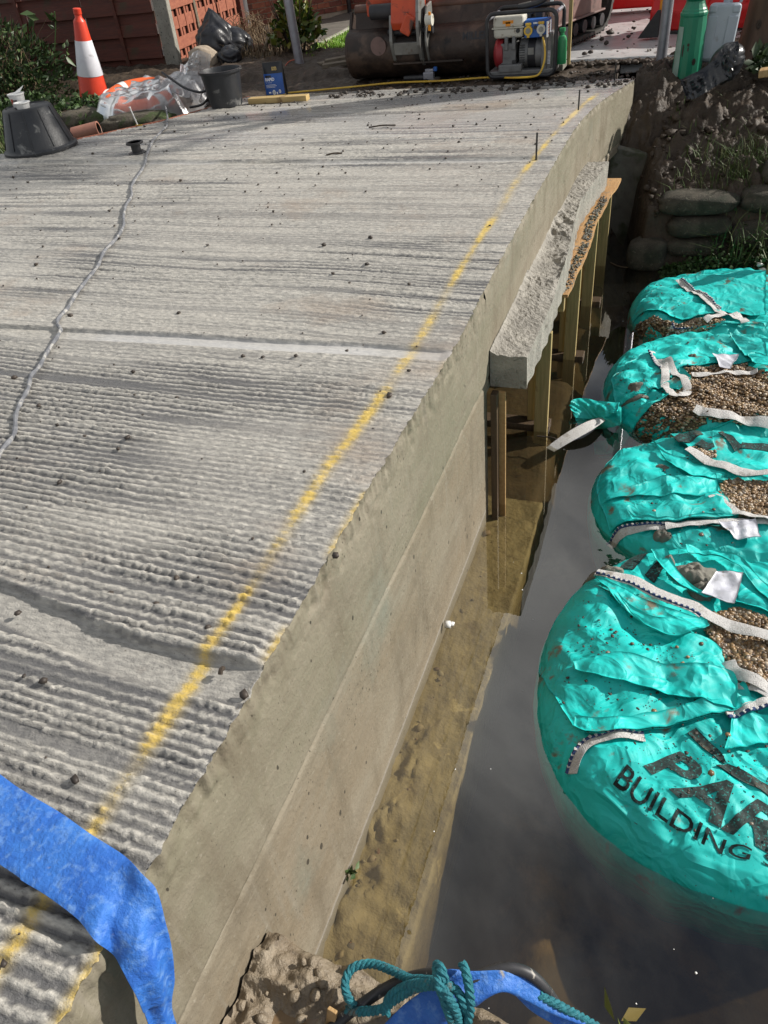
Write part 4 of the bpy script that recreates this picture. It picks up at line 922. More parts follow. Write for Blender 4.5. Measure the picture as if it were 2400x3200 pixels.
B1.strap([(0.585,2.303,0.150), (0.699,2.265,0.160), (0.811,2.213,0.160), (0.941,2.170,0.170), (0.991,2.155,0.170)], .012, .052, 1)
B1.strap([(0.628,1.426,0.030), (0.637,1.468,0.060), (0.669,1.517,0.090), (0.743,1.550,0.120), (0.841,1.583,0.130)], .034, .012, 1)
B1.strap([(1.097,1.974,0.170), (1.126,1.909,0.170), (1.225,1.859,0.170), (1.340,1.811,0.170)], .045, .030, 0, twist=.01)
B1.strap([(1.109,1.874,0.170), (1.181,1.863,0.170), (1.338,1.789,0.170)], .045, .022, 0)
B1.strap([(1.089,1.737,0.160), (1.144,1.770,0.160), (1.226,1.815,0.160), (1.318,1.863,0.160)], .03, .03, -1)
B1.label([(0.993,2.288,0.170), (1.048,2.428,0.170), (1.114,2.261,0.170), (1.145,2.431,0.170)], .045)
B1.mudpatch((0.962,2.428,0.170), .085, .06, .04); B1.mudpatch((1.005,2.341,0.170), .055, .05, .035); B1.mudpatch((0.604,2.383,0.140), .085, .030, .03); B1.mudpatch((0.859,2.483,0.160), .03, .03, .03)
B1.text('PAR', [(0.847,1.474,0.130), (0.940,1.406,0.130), (1.030,1.353,0.130), (1.128,1.330,0.130), (1.229,1.309,0.130)], [(0.958,1.575,0.150), (1.056,1.509,0.150), (1.138,1.471,0.150), (1.255,1.441,0.150), (1.317,1.421,0.150)], .03, 'print_wide', sub=.06)
B1.print_quad([(0.976,1.641,0.150), (1.028,1.598,0.150), (1.073,1.567,0.150), (1.093,1.558,0.150)], [(1.001,1.665,0.150), (1.045,1.622,0.150), (1.081,1.591,0.150), (1.098,1.563,0.150)])
B1.print_quad([(1.065,1.535,0.150), (1.145,1.504,0.150), (1.205,1.484,0.150), (1.267,1.467,0.150)], [(1.102,1.557,0.150), (1.153,1.541,0.150), (1.217,1.523,0.150), (1.282,1.508,0.150)])
B1.print_quad([(0.670,2.426,0.140), (0.704,2.513,0.140), (0.741,2.579,0.140)], [(0.727,2.413,0.150), (0.755,2.491,0.150), (0.778,2.559,0.150)]); B1.print_quad([(0.777,2.388,0.160), (0.824,2.508,0.150)], [(0.820,2.356,0.160), (0.854,2.460,0.160)])
B1.text('BUILDING S', [(0.761,1.394,0.030), (0.804,1.367,0.030), (0.844,1.349,0.030), (0.879,1.335,0.030), (0.939,1.310,0.030), (0.989,1.296,0.030), (1.073,1.272,0.030), (1.166,1.273,0.030), (1.246,1.275,0.030)], [(0.796,1.467,0.070), (0.838,1.439,0.070), (0.879,1.408,0.070), (0.917,1.387,0.070), (0.977,1.361,0.070), (1.027,1.339,0.070), (1.100,1.314,0.070), (1.178,1.307,0.070), (1.252,1.312,0.070)], .006, 'print', sub=.05)
B1.dirt(420, [(0.924,1.920,0.160), (0.965,1.923,0.160), (0.836,1.896,0.160), (0.727,1.769,0.160), (0.964,1.698,0.160), (0.648,1.922,0.150), (1.027,1.505,0.150), (1.129,1.472,0.150), (0.758,2.067,0.160), (0.824,2.497,0.160), (1.103,1.660,0.150)])
P_ = np.array([(*p[:2],) for p in ((0.874,1.680,0.170), (0.862,1.684,0.170), (0.942,1.718,0.170), (0.919,1.985,0.170), (1.002,2.024,0.170), (0.762,1.952,0.170), (1.096,1.651,0.160), (1.048,1.492,0.150), (1.168,1.364,0.120), (0.912,1.892,0.170), (0.988,1.896,0.170), (0.957,1.937,0.170), (0.941,1.900,0.170), (0.682,1.888,0.160))])
pebbles('gravel', np.c_[P_, B1.H(P_[:, 0], P_[:, 1]) + .026], rng.uniform(.007, .011, len(P_)), T['gravel'], B1.t, jag=.1)

# second bag
B2 = Bag('second teal bulk bag, between the lettered one and the bag with a wide gravel opening', (1.17, 3.08), .69, .52, .13, 14)
B2.body()
B2.drape('folded_side', [(0.581,3.316,0.140), (0.727,3.365,0.160), (0.833,3.192,0.170), (0.989,3.112,0.170), (1.039,3.122,0.170)], [(0.605,2.742,0.080), (0.692,2.751,0.110), (0.834,2.757,0.140), (1.001,2.792,0.150), (1.131,2.829,0.160)], .016, k=54, bulge=.09)
B2.drape('fold', [(0.538,2.866,0.120), (0.753,3.021,0.160), (0.900,3.082,0.170), (1.036,3.135,0.170)], [(0.598,2.877,0.130), (0.821,2.913,0.160), (0.947,2.944,0.170), (1.050,3.005,0.170)], .036, cr_=.015, k=14)
B2.drape('fold', [(0.725,3.384,0.160), (0.784,3.264,0.170), (0.894,3.204,0.170), (1.017,3.162,0.170), (1.071,3.145,0.170)], [(0.759,3.285,0.160), (0.823,3.155,0.170), (0.929,3.099,0.170), (1.007,3.088,0.170), (1.069,3.118,0.170)], .040, cr_=.018, k=12)
B2.drape('fold', [(0.684,2.764,0.110), (0.833,2.766,0.140), (1.000,2.806,0.150), (1.131,2.843,0.160)], [(0.693,2.739,0.110), (0.834,2.745,0.140), (1.001,2.783,0.150), (1.134,2.825,0.160)], .036, cr_=.004, k=8)
B2.drape('folded_side', [(0.812,3.457,0.160), (1.011,3.521,0.160), (1.170,3.514,0.160), (1.324,3.506,0.160)], [(0.953,3.274,0.170), (1.046,3.235,0.170), (1.154,3.190,0.170), (1.312,3.245,0.170)], .022, cr_=.03, k=24)
B2.print_quad([(0.828,3.422,0.160), (0.890,3.485,0.160), (0.947,3.509,0.160)], [(0.856,3.366,0.160), (0.907,3.388,0.160), (0.968,3.462,0.160)], lift=.034)
B2.print_quad([(0.931,3.366,0.170), (1.005,3.454,0.170)], [(0.983,3.304,0.170), (1.026,3.348,0.170)], lift=.036); B2.print_quad([(1.036,3.485,0.170), (1.087,3.421,0.170), (1.118,3.343,0.170)], [(1.061,3.502,0.170), (1.112,3.450,0.170), (1.149,3.384,0.170)], lift=.036)
B2.print_quad([(1.136,3.370,0.170), (1.287,3.377,0.170)], [(1.149,3.421,0.170), (1.289,3.436,0.170)], lift=.036)
B2.gravel([(1.060,3.116,0.170), (1.136,3.153,0.170), (1.335,3.121,0.170), (1.325,2.870,0.170), (1.162,2.843,0.170), (1.050,2.995,0.170)], 1500, heap=.01)
B2.gravel([(0.946,3.297,0.170), (1.027,3.301,0.170), (1.028,3.255,0.170), (0.973,3.255,0.170)], 90, False, lift=.04)
B2.strap([(0.897,3.275,0.170), (0.986,3.223,0.170), (1.071,3.184,0.170), (1.165,3.160,0.170), (1.309,3.152,0.170)], .05, .052)
B2.strap([(0.610,2.696,0.020), (0.621,2.708,0.050), (0.650,2.716,0.090), (0.723,2.722,0.120), (0.836,2.724,0.140)], .034, .014, 1)
B2.strap([(0.836,2.724,0.140), (0.974,2.757,0.150), (1.110,2.786,0.160), (1.298,2.824,0.160)], .04, .024)
B2.strap([(1.024,2.966,0.170), (1.085,2.893,0.170), (1.162,2.838,0.170), (1.296,2.826,0.170)], .05, .034, twist=.008)
B2.label([(1.049,2.761,0.150), (1.114,2.673,0.140), (1.198,2.804,0.150), (1.220,2.698,0.140)], .03)
B2.mudpatch((0.792,3.149,0.170), .04, .02); B2.mudpatch((0.828,2.691,0.130), .035, .03, .02)
B2.dirt(260, [(0.657,3.056,0.160), (0.807,3.132,0.160), (0.781,2.821,0.150), (0.856,2.838,0.150), (0.885,2.834,0.150), (0.979,2.689,0.130), (0.669,2.780,0.130)])
P_ = np.array([(*p[:2],) for p in ((0.781,2.808,0.160), (0.826,2.828,0.160), (0.855,2.830,0.160), (0.887,2.822,0.160), (1.031,2.850,0.160), (1.070,2.863,0.160), (0.927,3.343,0.160), (0.940,3.340,0.160), (0.987,2.825,0.160), (0.984,2.670,0.140))])
pebbles('gravel', np.c_[P_, B2.H(P_[:, 0], P_[:, 1]) + .028], rng.uniform(.008, .013, len(P_)), T['gravel'], B2.t, jag=.1)

# third bag
B3 = Bag('third teal bulk bag with a wide gravel opening and a looped white strap', (1.13, 4.16), .72, .60, .125, 27)
B3.body()
B3.drape('folded_side', [(0.451,4.050,0.120), (0.547,4.228,0.140), (0.637,4.344,0.150), (0.801,4.456,0.150), (1.092,4.590,0.140), (1.368,4.558,0.140)], [(0.510,3.798,0.110), (0.635,3.844,0.140), (0.729,3.918,0.150), (0.819,4.120,0.150), (1.035,4.219,0.150), (1.357,4.334,0.150)], .016, k=36)
B3.drape('fold', [(1.077,4.552,0.140), (1.136,4.435,0.150), (1.164,4.304,0.150)], [(1.257,4.559,0.140), (1.281,4.422,0.150), (1.284,4.258,0.150)], .04, cr_=.03, k=18)
B3.drape('fold', [(1.179,4.307,0.150), (1.220,4.184,0.150), (1.315,4.107,0.150)], [(1.222,4.346,0.150), (1.278,4.289,0.150), (1.355,4.269,0.150)], .045, cr_=.02, k=10)
B3.gravel([(0.827,4.113,0.150), (1.063,4.223,0.150), (1.179,4.290,0.150), (1.220,4.169,0.150), (1.383,4.118,0.150), (1.365,3.694,0.150), (0.914,3.606,0.140), (0.672,3.589,0.130), (0.544,3.625,0.110), (0.633,3.714,0.130), (0.765,3.805,0.150), (0.862,3.971,0.150)], 3900, heap=.018)
B3.drape('folded_side', [(0.449,3.673,0.060), (0.644,3.600,0.120), (0.849,3.567,0.140), (1.046,3.604,0.140), (1.173,3.671,0.150), (1.331,3.636,0.150)], [(0.519,3.656,0.030), (0.669,3.565,0.050), (0.828,3.541,0.060), (1.026,3.600,0.060), (1.190,3.670,0.060), (1.351,3.663,0.060)], .020, k=20)
B3.drape('fold', [(0.408,3.761,0.050), (0.533,3.729,0.110), (0.671,3.748,0.140), (0.779,3.808,0.150)], [(0.425,3.692,0.050), (0.526,3.657,0.110), (0.662,3.696,0.140), (0.779,3.799,0.150)], .030, cr_=.012, k=10)
B3.drape('fold', [(0.734,3.949,0.150), (0.809,4.023,0.150), (0.819,4.120,0.150)], [(0.831,3.890,0.150), (0.886,4.005,0.150), (0.834,4.106,0.150)], .028, cr_=.02, k=10)
B3.mudpatch((0.886,4.278,0.150), .03, .025); B3.mudpatch((0.599,3.913,0.140), .05, .05, .012); B3.mudpatch((0.581,3.826,0.110), .10, .022, .004)
ear = MB()
def ear_flap():
    A = [Vector((0.254,3.777,0.050)), Vector((0.267,3.806,0.075)), Vector((0.314,3.821,0.085)), Vector((0.424,3.794,0.090)), Vector((0.529,3.765,0.110))]
    Bp = [Vector((0.300,3.709,0.020)), Vector((0.371,3.724,0.010)), Vector((0.424,3.709,0.030)), Vector((0.477,3.669,0.070)), Vector((0.527,3.650,0.110))]
    ribbon(A, Bp, .006, 8, 14, off=lambda u, v: .03 * (crumple(np.array(u * 1.5), np.array(v * .8), 5, 3.) - .3)).build('ear_flap', T['teal'], B3.t, True)
    A2 = [p + Vector((.012, -.012, -.02)) for p in A]; B2_ = [p + Vector((.03, -.03, -.05)) for p in Bp]
    ribbon(A2, B2_, .006, 8, 14, off=lambda u, v: .02 * (crumple(np.array(u * 1.5), np.array(v * .8), 9, 3.) - .3)).build('ear_flap', T['teal_in'], B3.t, True)
ear_flap()
B3.strap([(0.650,4.328,0.150), (0.707,4.234,0.150), (0.744,4.076,0.150), (0.757,3.923,0.150), (0.789,3.824,0.150), (0.842,3.804,0.150), (0.874,3.868,0.150), (0.847,3.983,0.150), (0.791,4.083,0.150), (0.739,4.205,0.150)], .045, .036)
B3.strap([(0.644,4.310,0.150), (0.686,4.214,0.150), (0.722,4.121,0.150)], .02, .040, -1)
B3.strap([(0.888,4.029,0.150), (1.002,4.063,0.150), (1.107,4.096,0.150), (1.226,4.115,0.150)], .03, .034)
B3.strap([(0.918,3.680,0.140), (1.010,3.654,0.150), (1.141,3.652,0.150), (1.331,3.636,0.150)], .05, .036)
ribbon([Vector((0.434,3.718,0.030)), Vector((0.361,3.616,0.050)), Vector((0.267,3.511,0.030)), Vector((0.184,3.419,-0.010))], [Vector((0.476,3.711,0.030)), Vector((0.413,3.556,0.050)), Vector((0.320,3.454,0.030)), Vector((0.234,3.390,-0.010))], .004, 8, 6).build('strap', T['web'], B3.t, True)
B3.label([(0.989,4.311,0.150), (1.036,4.139,0.150), (1.135,4.325,0.150), (1.086,4.123,0.150)], .04)
B3.dirt(220, [(0.659,4.062,0.150), (0.849,4.272,0.150), (0.774,4.261,0.150), (0.616,3.886,0.140), (0.693,3.839,0.140), (0.749,4.061,0.150), (0.955,4.478,0.150)])

# farthest bag
B4 = Bag('farthest teal bulk bag beside the bank, with a narrow gravel slit', (1.12, 5.22), .66, .54, .13, 39)
B4.body()
B4.drape('folded_side', [(0.557,5.170,0.120), (0.757,5.339,0.140), (0.929,5.485,0.140), (1.278,5.589,0.140)], [(0.486,4.998,0.100), (0.694,4.904,0.150), (0.848,4.822,0.150), (0.992,4.900,0.150)], .014, k=26)
B4.drape('folded_side', [(0.762,5.421,0.140), (1.016,5.541,0.140), (1.312,5.569,0.140)], [(0.975,4.938,0.150), (1.144,4.899,0.150), (1.293,4.898,0.150)], .022, cr_=.022, k=26)
B4.gravel([(0.480,4.966,0.100), (0.698,4.853,0.150), (0.850,4.772,0.150), (1.017,4.863,0.150), (1.073,4.792,0.150), (0.949,4.729,0.140), (0.733,4.710,0.140), (0.556,4.789,0.110)], 900, heap=.006)
B4.drape('folded_side', [(0.531,4.829,0.070), (0.710,4.719,0.120), (0.951,4.750,0.130), (1.233,4.816,0.130), (1.294,4.748,0.130)], [(0.612,4.852,0.020), (0.763,4.726,0.030), (0.885,4.723,0.040), (1.121,4.773,0.060), (1.309,4.800,0.060)], .018, k=18)
B4.strap([(0.750,5.396,0.140), (0.840,5.222,0.150), (0.939,5.048,0.150), (1.049,4.887,0.150), (1.167,4.804,0.150)], .05, .034)
B4.strap([(0.763,5.398,0.140), (0.858,5.212,0.150), (0.956,5.050,0.150), (1.024,4.944,0.150)], .014, .040, 1)
B4.strap([(0.940,4.766,0.140), (1.025,4.844,0.150), (1.136,4.888,0.150)], .045, .034)
B4.strap([(1.120,4.876,0.150), (1.160,4.822,0.150), (1.175,4.776,0.150)], .05, .036)
B4.strap([(0.732,4.780,0.020), (0.757,4.761,0.060), (0.802,4.734,0.100), (0.911,4.735,0.130)], .05, .016, 1)
B4.dirt(160, [(1.162,5.256,0.150), (1.226,5.092,0.150), (1.250,5.084,0.150), (0.682,5.116,0.140), (0.599,5.063,0.140), (0.931,5.414,0.140)])
# ---------------------------------------------------------------- things on the deck
def up(p, dz): return Vector((p[0], p[1], p[2] + dz))
def dz_at(p, dz=0.): return Vector((p[0], p[1], float(zd(p[1])) + dz))
path = cr([dz_at(p, .012) for p in ((-4.244,6.931,1.117), (-3.508,5.919,1.162), (-3.291,5.499,1.175), (-3.117,5.097,1.187), (-2.839,4.600,1.188), (-2.588,4.091,1.185), (-2.438,3.838,1.180), (-2.308,3.577,1.172), (-2.183,3.408,1.167), (-2.069,3.096,1.158), (-1.962,2.829,1.146), (-1.874,2.547,1.132), (-1.781,2.329,1.127), (-1.682,2.203,1.130), (-1.573,1.965,1.137), (-1.486,1.792,1.142), (-1.387,1.639,1.146), (-1.267,1.452,1.150), (-1.217,1.307,1.149))], 14)
path = [p + Vector((.006 * math.sin(i * .33), .006 * math.cos(i * .21), .002 * math.sin(i * .5))) for i, p in enumerate(path)]
o = MB().tube(path, .0078, 8, rf=lambda t: 1 + .18 * math.sin(t * 260)).build('grey_cable', T['cable_grey'], None, True); tag(o, 'cement caked grey cable wandering the length of the deck', 'cable')
path = cr([dz_at((-2.957,7.098,1.109), .012)] + [dz_at(p, .012) for p in ((-2.675,7.181,1.105), (-2.325,7.297,1.100), (-1.971,7.384,1.100), (-1.517,7.366,1.100), (-1.112,7.413,1.100))] + [Vector((-0.823,7.160,1.145)), Vector((-0.656,7.160,1.145)), Vector((-0.588,7.170,1.168)), Vector((-0.556,7.190,1.255)), Vector((-0.559,7.210,1.338)), Vector((-0.582,7.240,1.417))], 10)
o = MB().tube(path, .008, 7).build('yellow_cable', T['yellow'], None, True); tag(o, 'yellow extension lead running from the generator across the far deck', 'cable')

def up_bucket():
    t = thing('bucket', 'large scuffed black bucket standing upside down at the left deck edge', 'bucket', (-4.09, 4.99, 1.187))
    MB().lathe([(.268, 0), (.280, .008), (.280, .026), (.264, .034), (.257, .046), (.180, .300), (.168, .309), (.158, .312), (.152, .303), (.0, .298)], n=40, cap1=False).build('tub_wall', T['bucket'], t, True, local=True)
    mb = MB()
    for k in range(10):
        a = k * math.pi / 5 + .2; mb.beam((.258 * math.cos(a), .258 * math.sin(a), .05), (.182 * math.cos(a), .182 * math.sin(a), .295), .006, .006)
    mb.build('rib', T['bucket'], t, local=True)
    a = thing('plastic_tub', 'white printed tub with torn lid on the upturned bucket', 'tub', (-4.16, 5.00, 1.187 + .309)); 
    MB().lathe([(.045, 0), (.058, .075), (.063, .078), (.063, .086), (.056, .088), (.052, .06), (.042, .006), (0, .006)], n=26, cap1=False).build('tub_wall', T['tub'], a, True, local=True)
    mb = MB()
    for (x, z, w, h, mi) in ((-.012, .040, .012, .036, 1), (.000, .046, .008, .020, 1), (.020, .046, .030, .006, 0), (.022, .034, .022, .012, 0), (.018, .022, .03, .004, 0), (-.03, .03, .01, .012, 0)):
        an = x / .053 - math.pi / 2; r = .045 + .013 * z / .075 + .0015
        mb.box((r * math.cos(an), r * math.sin(an), z), (w, .002, h), Matrix.Rotation(an + math.pi / 2, 3, 'Z'), mi)
    mb.build('print', [T['black'], T['red_print']], a, local=True)
    V = [(.0, -.03, .088), (.05, .0, .095), (.06, .05, .13), (.0, .055, .10)]; MB().add(V, [(0, 1, 2, 3)]).build('torn_lid', T['tub'], a, local=True)
    b = thing('plastic_tub', 'low empty white tub beside the printed one on the upturned bucket', 'tub', (-4.045, 4.91, 1.187 + .309))
    MB().lathe([(.046, 0), (.054, .034), (.061, .036), (.061, .042), (.052, .043), (.046, .01), (0, .008)], n=26, cap1=False).build('tub_wall', T['tub'], b, True, local=True)
up_bucket()
def bucket2():
    t = thing('bucket', 'upright black builders bucket on the deck beside the clear plastic bag', 'bucket', (-3.30, 6.56, float(zd(6.56)) + .004))
    MB().lathe([(.135, 0), (.142, .006), (.176, .268), (.192, .270), (.194, .290), (.180, .291), (.170, .26), (.136, .014), (0, .012)], n=36, cap1=False).build('bucket_wall', T['bucket'], t, True, local=True)
    MB().tube([(.19 * math.cos(a), .19 * math.sin(a), .285 - .02 * math.sin(a)) for a in np.linspace(-.1, math.pi + .1, 20)], .004, 6).build('handle', T['steel'], t, True, local=True)
bucket2()
def spool():
    p = dz_at((-3.069,4.826,1.189)); t = thing('cable_reel', 'small empty black reel standing on the deck beside the grey cable', 'reel', p)
    MB().lathe([(.062, 0), (.062, .006), (.034, .008), (.034, .062), (.062, .064), (.062, .070), (.012, .070)], n=24).build('reel', T['black'], t, True, local=True)
    MB().lathe([(.062, 0), (.062, .006), (.05, .006), (.05, 0)], n=24, c=(0, 0, .0705)).build('rim', T['black'], t, True, local=True)
spool()
def rapid():
    y0 = 6.93; t = thing('cement_pouch', 'blue and black RAPID cement pouch standing behind the timber batten', 'pouch', (-2.97, y0, float(zd(y0)) + .004), rz=.22)
    H_ = .285; ts = np.linspace(0, 1, 16); n = 28
    wd = np.interp(ts, [0, .1, .8, 1], [.098, .104, .096, .094]); dp = np.interp(ts, [0, .08, .5, .85, 1], [.040, .052, .050, .022, .004])
    V = []; 
    for a, w, d in zip(ts, wd, dp):
        for i in range(n):
            u = 2 * math.pi * i / n; c_, s_ = math.cos(u), math.sin(u); V.append((w * np.sign(c_) * abs(c_) ** .6, d * np.sign(s_) * abs(s_) ** .8, a * H_))
    F = [tuple(r) for r in gridF(16, n)] + [(i * n + n - 1, (i + 1) * n + n - 1, (i + 1) * n, i * n) for i in range(15)] + [tuple(range(n)), tuple(15 * n + i for i in range(n))]
    MB().add(V, F).build('pouch', T['bag_black'], t, True, local=True)
    fy = lambda z, x: -float(np.interp(z / H_, ts, dp)) * max(0, 1 - abs(x / float(np.interp(z / H_, ts, wd))) ** 3.0) ** .33
    def panel(name, x0, x1, z0, z1, m, off=.0025, nx=12, nz=12):
        xs = np.linspace(x0, x1, nx); zs = np.linspace(z0, z1, nz); V = [(x, fy(z, x) - off, z) for x in xs for z in zs]
        MB().add(V, [tuple(r) for r in gridF(nx, nz)]).build(name, T[m], t, True, local=True)
    panel('blue_panel', -.092, .086, .030, .198, 'bag_blue'); panel('gold_line', -.094, .094, .024, .029, 'gold', .003); panel('dark_stripe', -.075, -.02, .168, .186, 'bag_black', .0035)
    def words(txt, x, z, size, m, bold=0, wd_=None):
        V, F = text_mesh(txt, size, bold); V = V[:, :2] - V[:, :2].min(0)
        if wd_: V[:, 0] *= wd_ / V[:, 0].max()
        V = np.array([(x + a, fy(z + b, x + a) - .0045, z + b) for a, b in V]); npmesh('lettering', V, F, T[m], t, local=True)
    words('RAPID', -.078, .142, .034, 'letters', .0012, .088); words('Set Cement', -.076, .127, .012, 'letters', 0, .06)
    words('EVER', -.005, .236, .017, 'gold', .0006, .046); words('BUILD', -.005, .222, .017, 'gold', .0006, .046)
    mb = MB()
    for k, w in enumerate((.09, .10, .085)): mb.box((-.076 + w / 2, fy(.112 - .010 * k, 0) - .003, .112 - .010 * k), (w, .002, .0025))
    for x, z, w, h in ((.045, .055, .022, .026), (-.05, .05, .02, .012), (-.01, .05, .03, .014), (.018, .042, .012, .02)): mb.lathe([(w, 0), (w * 1.0, .002), (w * .6, .003), (w * .6, 0)], (x, fy(z, x) - .003, z), 14, rot=Matrix.Rotation(math.pi / 2, 3, 'X'), sx=.5, sy=.7) if w > .015 and h > .013 else mb.box((x, fy(z, x) - .003, z), (w, .002, h))
    mb.build('small_print', T['letters'], t, local=True)
rapid()
a, b = dz_at((-3.110,6.650,1.130)), dz_at((-2.547,6.693,1.128)); mb = MB(); mb.beam((0, 0, .024), (b.x - a.x, b.y - a.y, b.z - a.z + .024), .09, .045)
o = mb.build('timber_batten', mat('batten', (.50, .36, .16), (.40, .28, .11), 5, .6, bump=.3, bs=20, stretch=(.8, 12, 12), stain=((.2, .12, .05), 5, .64, .70)), bevel=.003); o.location = a; tag(o, 'short pale timber batten lying in front of the RAPID pouch', 'timber')
def grinder():
    p = dz_at((-1.759,7.459,1.100)); t = thing('angle_grinder', 'grey and black power tool lying on the mud in front of the digger bucket', 'power tool', p)
    MB().cyl((-.14, 0, .03), (.05, .0, .03), .024, .027, 14).build('handle', T['black'], t, True, local=True)
    mb = MB(); mb.box((.10, 0, .045), (.10, .055, .06)); mb.box((.11, .0, .085), (.08, .05, .03)); mb.build('motor_head', T['grey_metal'], t, bevel=.008, local=True)
    MB().cyl((.15, -.005, .012), (.15, -.005, .022), .06, n=20).build('disc_guard', T['steel'], t, True, local=True)
    MB().box((.165, 0, .095), (.03, .03, .035)).build('switch', T['blue_box'], t, bevel=.004, local=True)
grinder()
PG = 'steel pins standing in the deck'
for lab, p, hgt, m in (('dark steel pin on the yellow line, nearest of the three', dz_at((-0.122,4.563,1.188)), .135, 'pin'), ('dark steel pin standing further along the deck edge', dz_at((-0.067,5.805,1.166)), .125, 'pin'), ('thin dark pin at the far right corner of the deck', dz_at((0.041,7.032,1.112)), .12, 'pin')):
    o = MB().cyl((0, 0, -.03), (.002, 0, hgt), .0055, n=8).build('steel_pin', T[m]); o.location = p; tag(o, lab, 'pin', PG)
p = dz_at((-3.717,5.768,1.167)); t = thing('white_pin', 'white pin with a yellow string loop at the left deck edge', 'pin', p)
MB().cyl((0, 0, -.02), (-.035, .0, .14), .006, n=8).lathe([(.010, 0), (.010, .008)], (-.035, 0, .138), 10).build('pin', T['white'], t, True, local=True); MB().tube([(-.03, .01, .006), (0, -.012, .008), (.04, .0, .006)], .004, 6).build('string', T['yellow'], t, True, local=True)
def deck_debris():
    rg = np.random.default_rng(21); P = []; R_ = []
    for _ in range(520):
        y = rg.uniform(.1, 7.0) ** 1.0; x = -rg.uniform(.02, 1) * float(-xl(y) - .05); P.append((x, y, float(zd(y)) + .006)); R_.append(min(.002 + rg.exponential(.0022) + .0006 * y, .013))
    for s_ in ((90,1410), (240,1288), (383,1253), (277,948), (198,910), (640,772), (700,532), (560,690), (120,1060), (830,720), (300,1180), (40,1580), (150,1690), (95,1475), (525,1452), (60,1440), (20,1405)):
        pass
    for q in ((-0.739,0.930,1.146), (-0.484,0.938,1.146), (-0.347,1.030,1.147), (-0.872,1.565,1.148), (-1.340,1.681,1.145), (-0.565,2.202,1.131), (-0.885,3.218,1.162), (-0.940,1.305,1.149), (-0.298,2.437,1.127), (0.018,1.200,1.148), (-0.678,0.822,1.145), (-0.183,0.904,1.146), (-0.007,0.758,1.145), (-0.471,0.669,1.144), (-0.346,0.938,1.146), (-0.238,0.487,1.143)):
        P.append((q[0], q[1], float(zd(q[1])) + .008)); R_.append(.010)
    o = pebbles('deck_crumbs', P, np.array(R_), T['crumb'], jag=.35); tag(o, 'small dark mud crumbs scattered over the ridged deck', 'crumbs')
    P = np.c_[rg.uniform(-2.4, .2, 500), rg.uniform(6.7, 7.6, 500)]; z = np.where(P[:, 1] < 7.08, zd(P[:, 1]), 1.085) + .01
    o = pebbles('mud_clods', np.c_[P, z], rg.uniform(.004, .022, 500), T['crumb'], jag=.35); tag(o, 'mud clods along the far end of the deck before the digger bucket', 'clods')
    P = np.c_[rg.uniform(-2, 1.2, 300), rg.uniform(8.0, 11, 300)]; o = pebbles('road_clods', np.c_[P, np.full(300, 1.155)], rg.exponential(.008, 300) + .003, T['crumb'], jag=.35); tag(o, 'mud clods lying on the wet road before the red barrier', 'clods')
    for lab, a, b in (('short black twig lying on the middle of the deck', (-1.491,4.667,1.188), (-1.392,4.703,1.189)), ('brown splinter on the smooth band of the deck', (-0.084,0.791,1.145), (-0.086,0.808,1.145)), ('thin dark stick left of the centre of the deck', (-1.474,5.401,1.178), (-1.288,5.452,1.176))):
        o = MB().tube(cr([dz_at(a, .008), dz_at([(a[i] + b[i]) / 2 for i in range(3)], .014), dz_at(b, .008)], 4), .0055, 6).build('twig', T['bark']); tag(o, lab, 'twig')
deck_debris()
o = pebbles('foam_scrap', [(.018, 2.02, .006), (.035, 2.03, .004)], np.array([.020, .014]), T['white'], kind=None, jag=.3); tag(o, 'small white foam scrap at the foot of the wall on the waterline', 'foam scrap')
o = MB().tube(cr([Vector((0.120,3.494,0.010)), Vector((0.211,3.485,0.015)), Vector((0.269,3.449,0.010))], 5), .004, 6).build('floating_twig', T['bark']); tag(o, 'thin brown twig floating beside the white strap end', 'twig')

# ---------------------------------------------------------------- blue hose, rope and cable in the foreground
def hose_over():
    L = [Vector((-1.10, .62, 1.185)), Vector((-.70, .52, 1.185)), Vector((-0.371,0.442,1.180)), Vector((-0.287,0.425,1.180)), Vector((-0.196,0.411,1.180)), Vector((-0.112,0.393,1.180)), Vector((-0.026,0.378,1.178)), Vector((0.022,0.362,1.191)), Vector((0.045,0.351,1.166)), Vector((0.060,0.329,1.133)), Vector((0.070,0.306,1.083)), Vector((0.070,0.279,1.004)), Vector((0.065,0.238,0.889)), Vector((.10, .20, .56)), Vector((.22, .16, .535))]
    R_ = [Vector((-1.14, .46, 1.185)), Vector((-.74, .37, 1.185)), Vector((-0.241,0.300,1.180)), Vector((-0.180,0.289,1.180)), Vector((-0.124,0.282,1.180)), Vector((-0.049,0.268,1.178)), Vector((-0.003,0.251,1.172)), Vector((0.012,0.252,1.126)), Vector((0.035,0.240,1.119)), Vector((0.050,0.229,1.097)), Vector((0.060,0.221,1.076)), Vector((0.060,0.213,1.029)), Vector((0.055,0.208,0.979)), Vector((.09, .09, .56)), Vector((.20, .05, .535))]
    o = ribbon(L, R_, .006, 14, 26, crown=.003, off=lambda u, v: .005 * math.sin(v * 9 + u * 4) * min(1, max(0, (u - .3) * 5)) + .006 * float(crumple(np.array(u * 2.2), np.array(v * .5), 3, 2.2))).build('blue_hose', T['blue_hose'], None, True)
    tag(o, 'scuffed blue flat hose lying across the deck and hanging over its edge', 'hose')
hose_over()
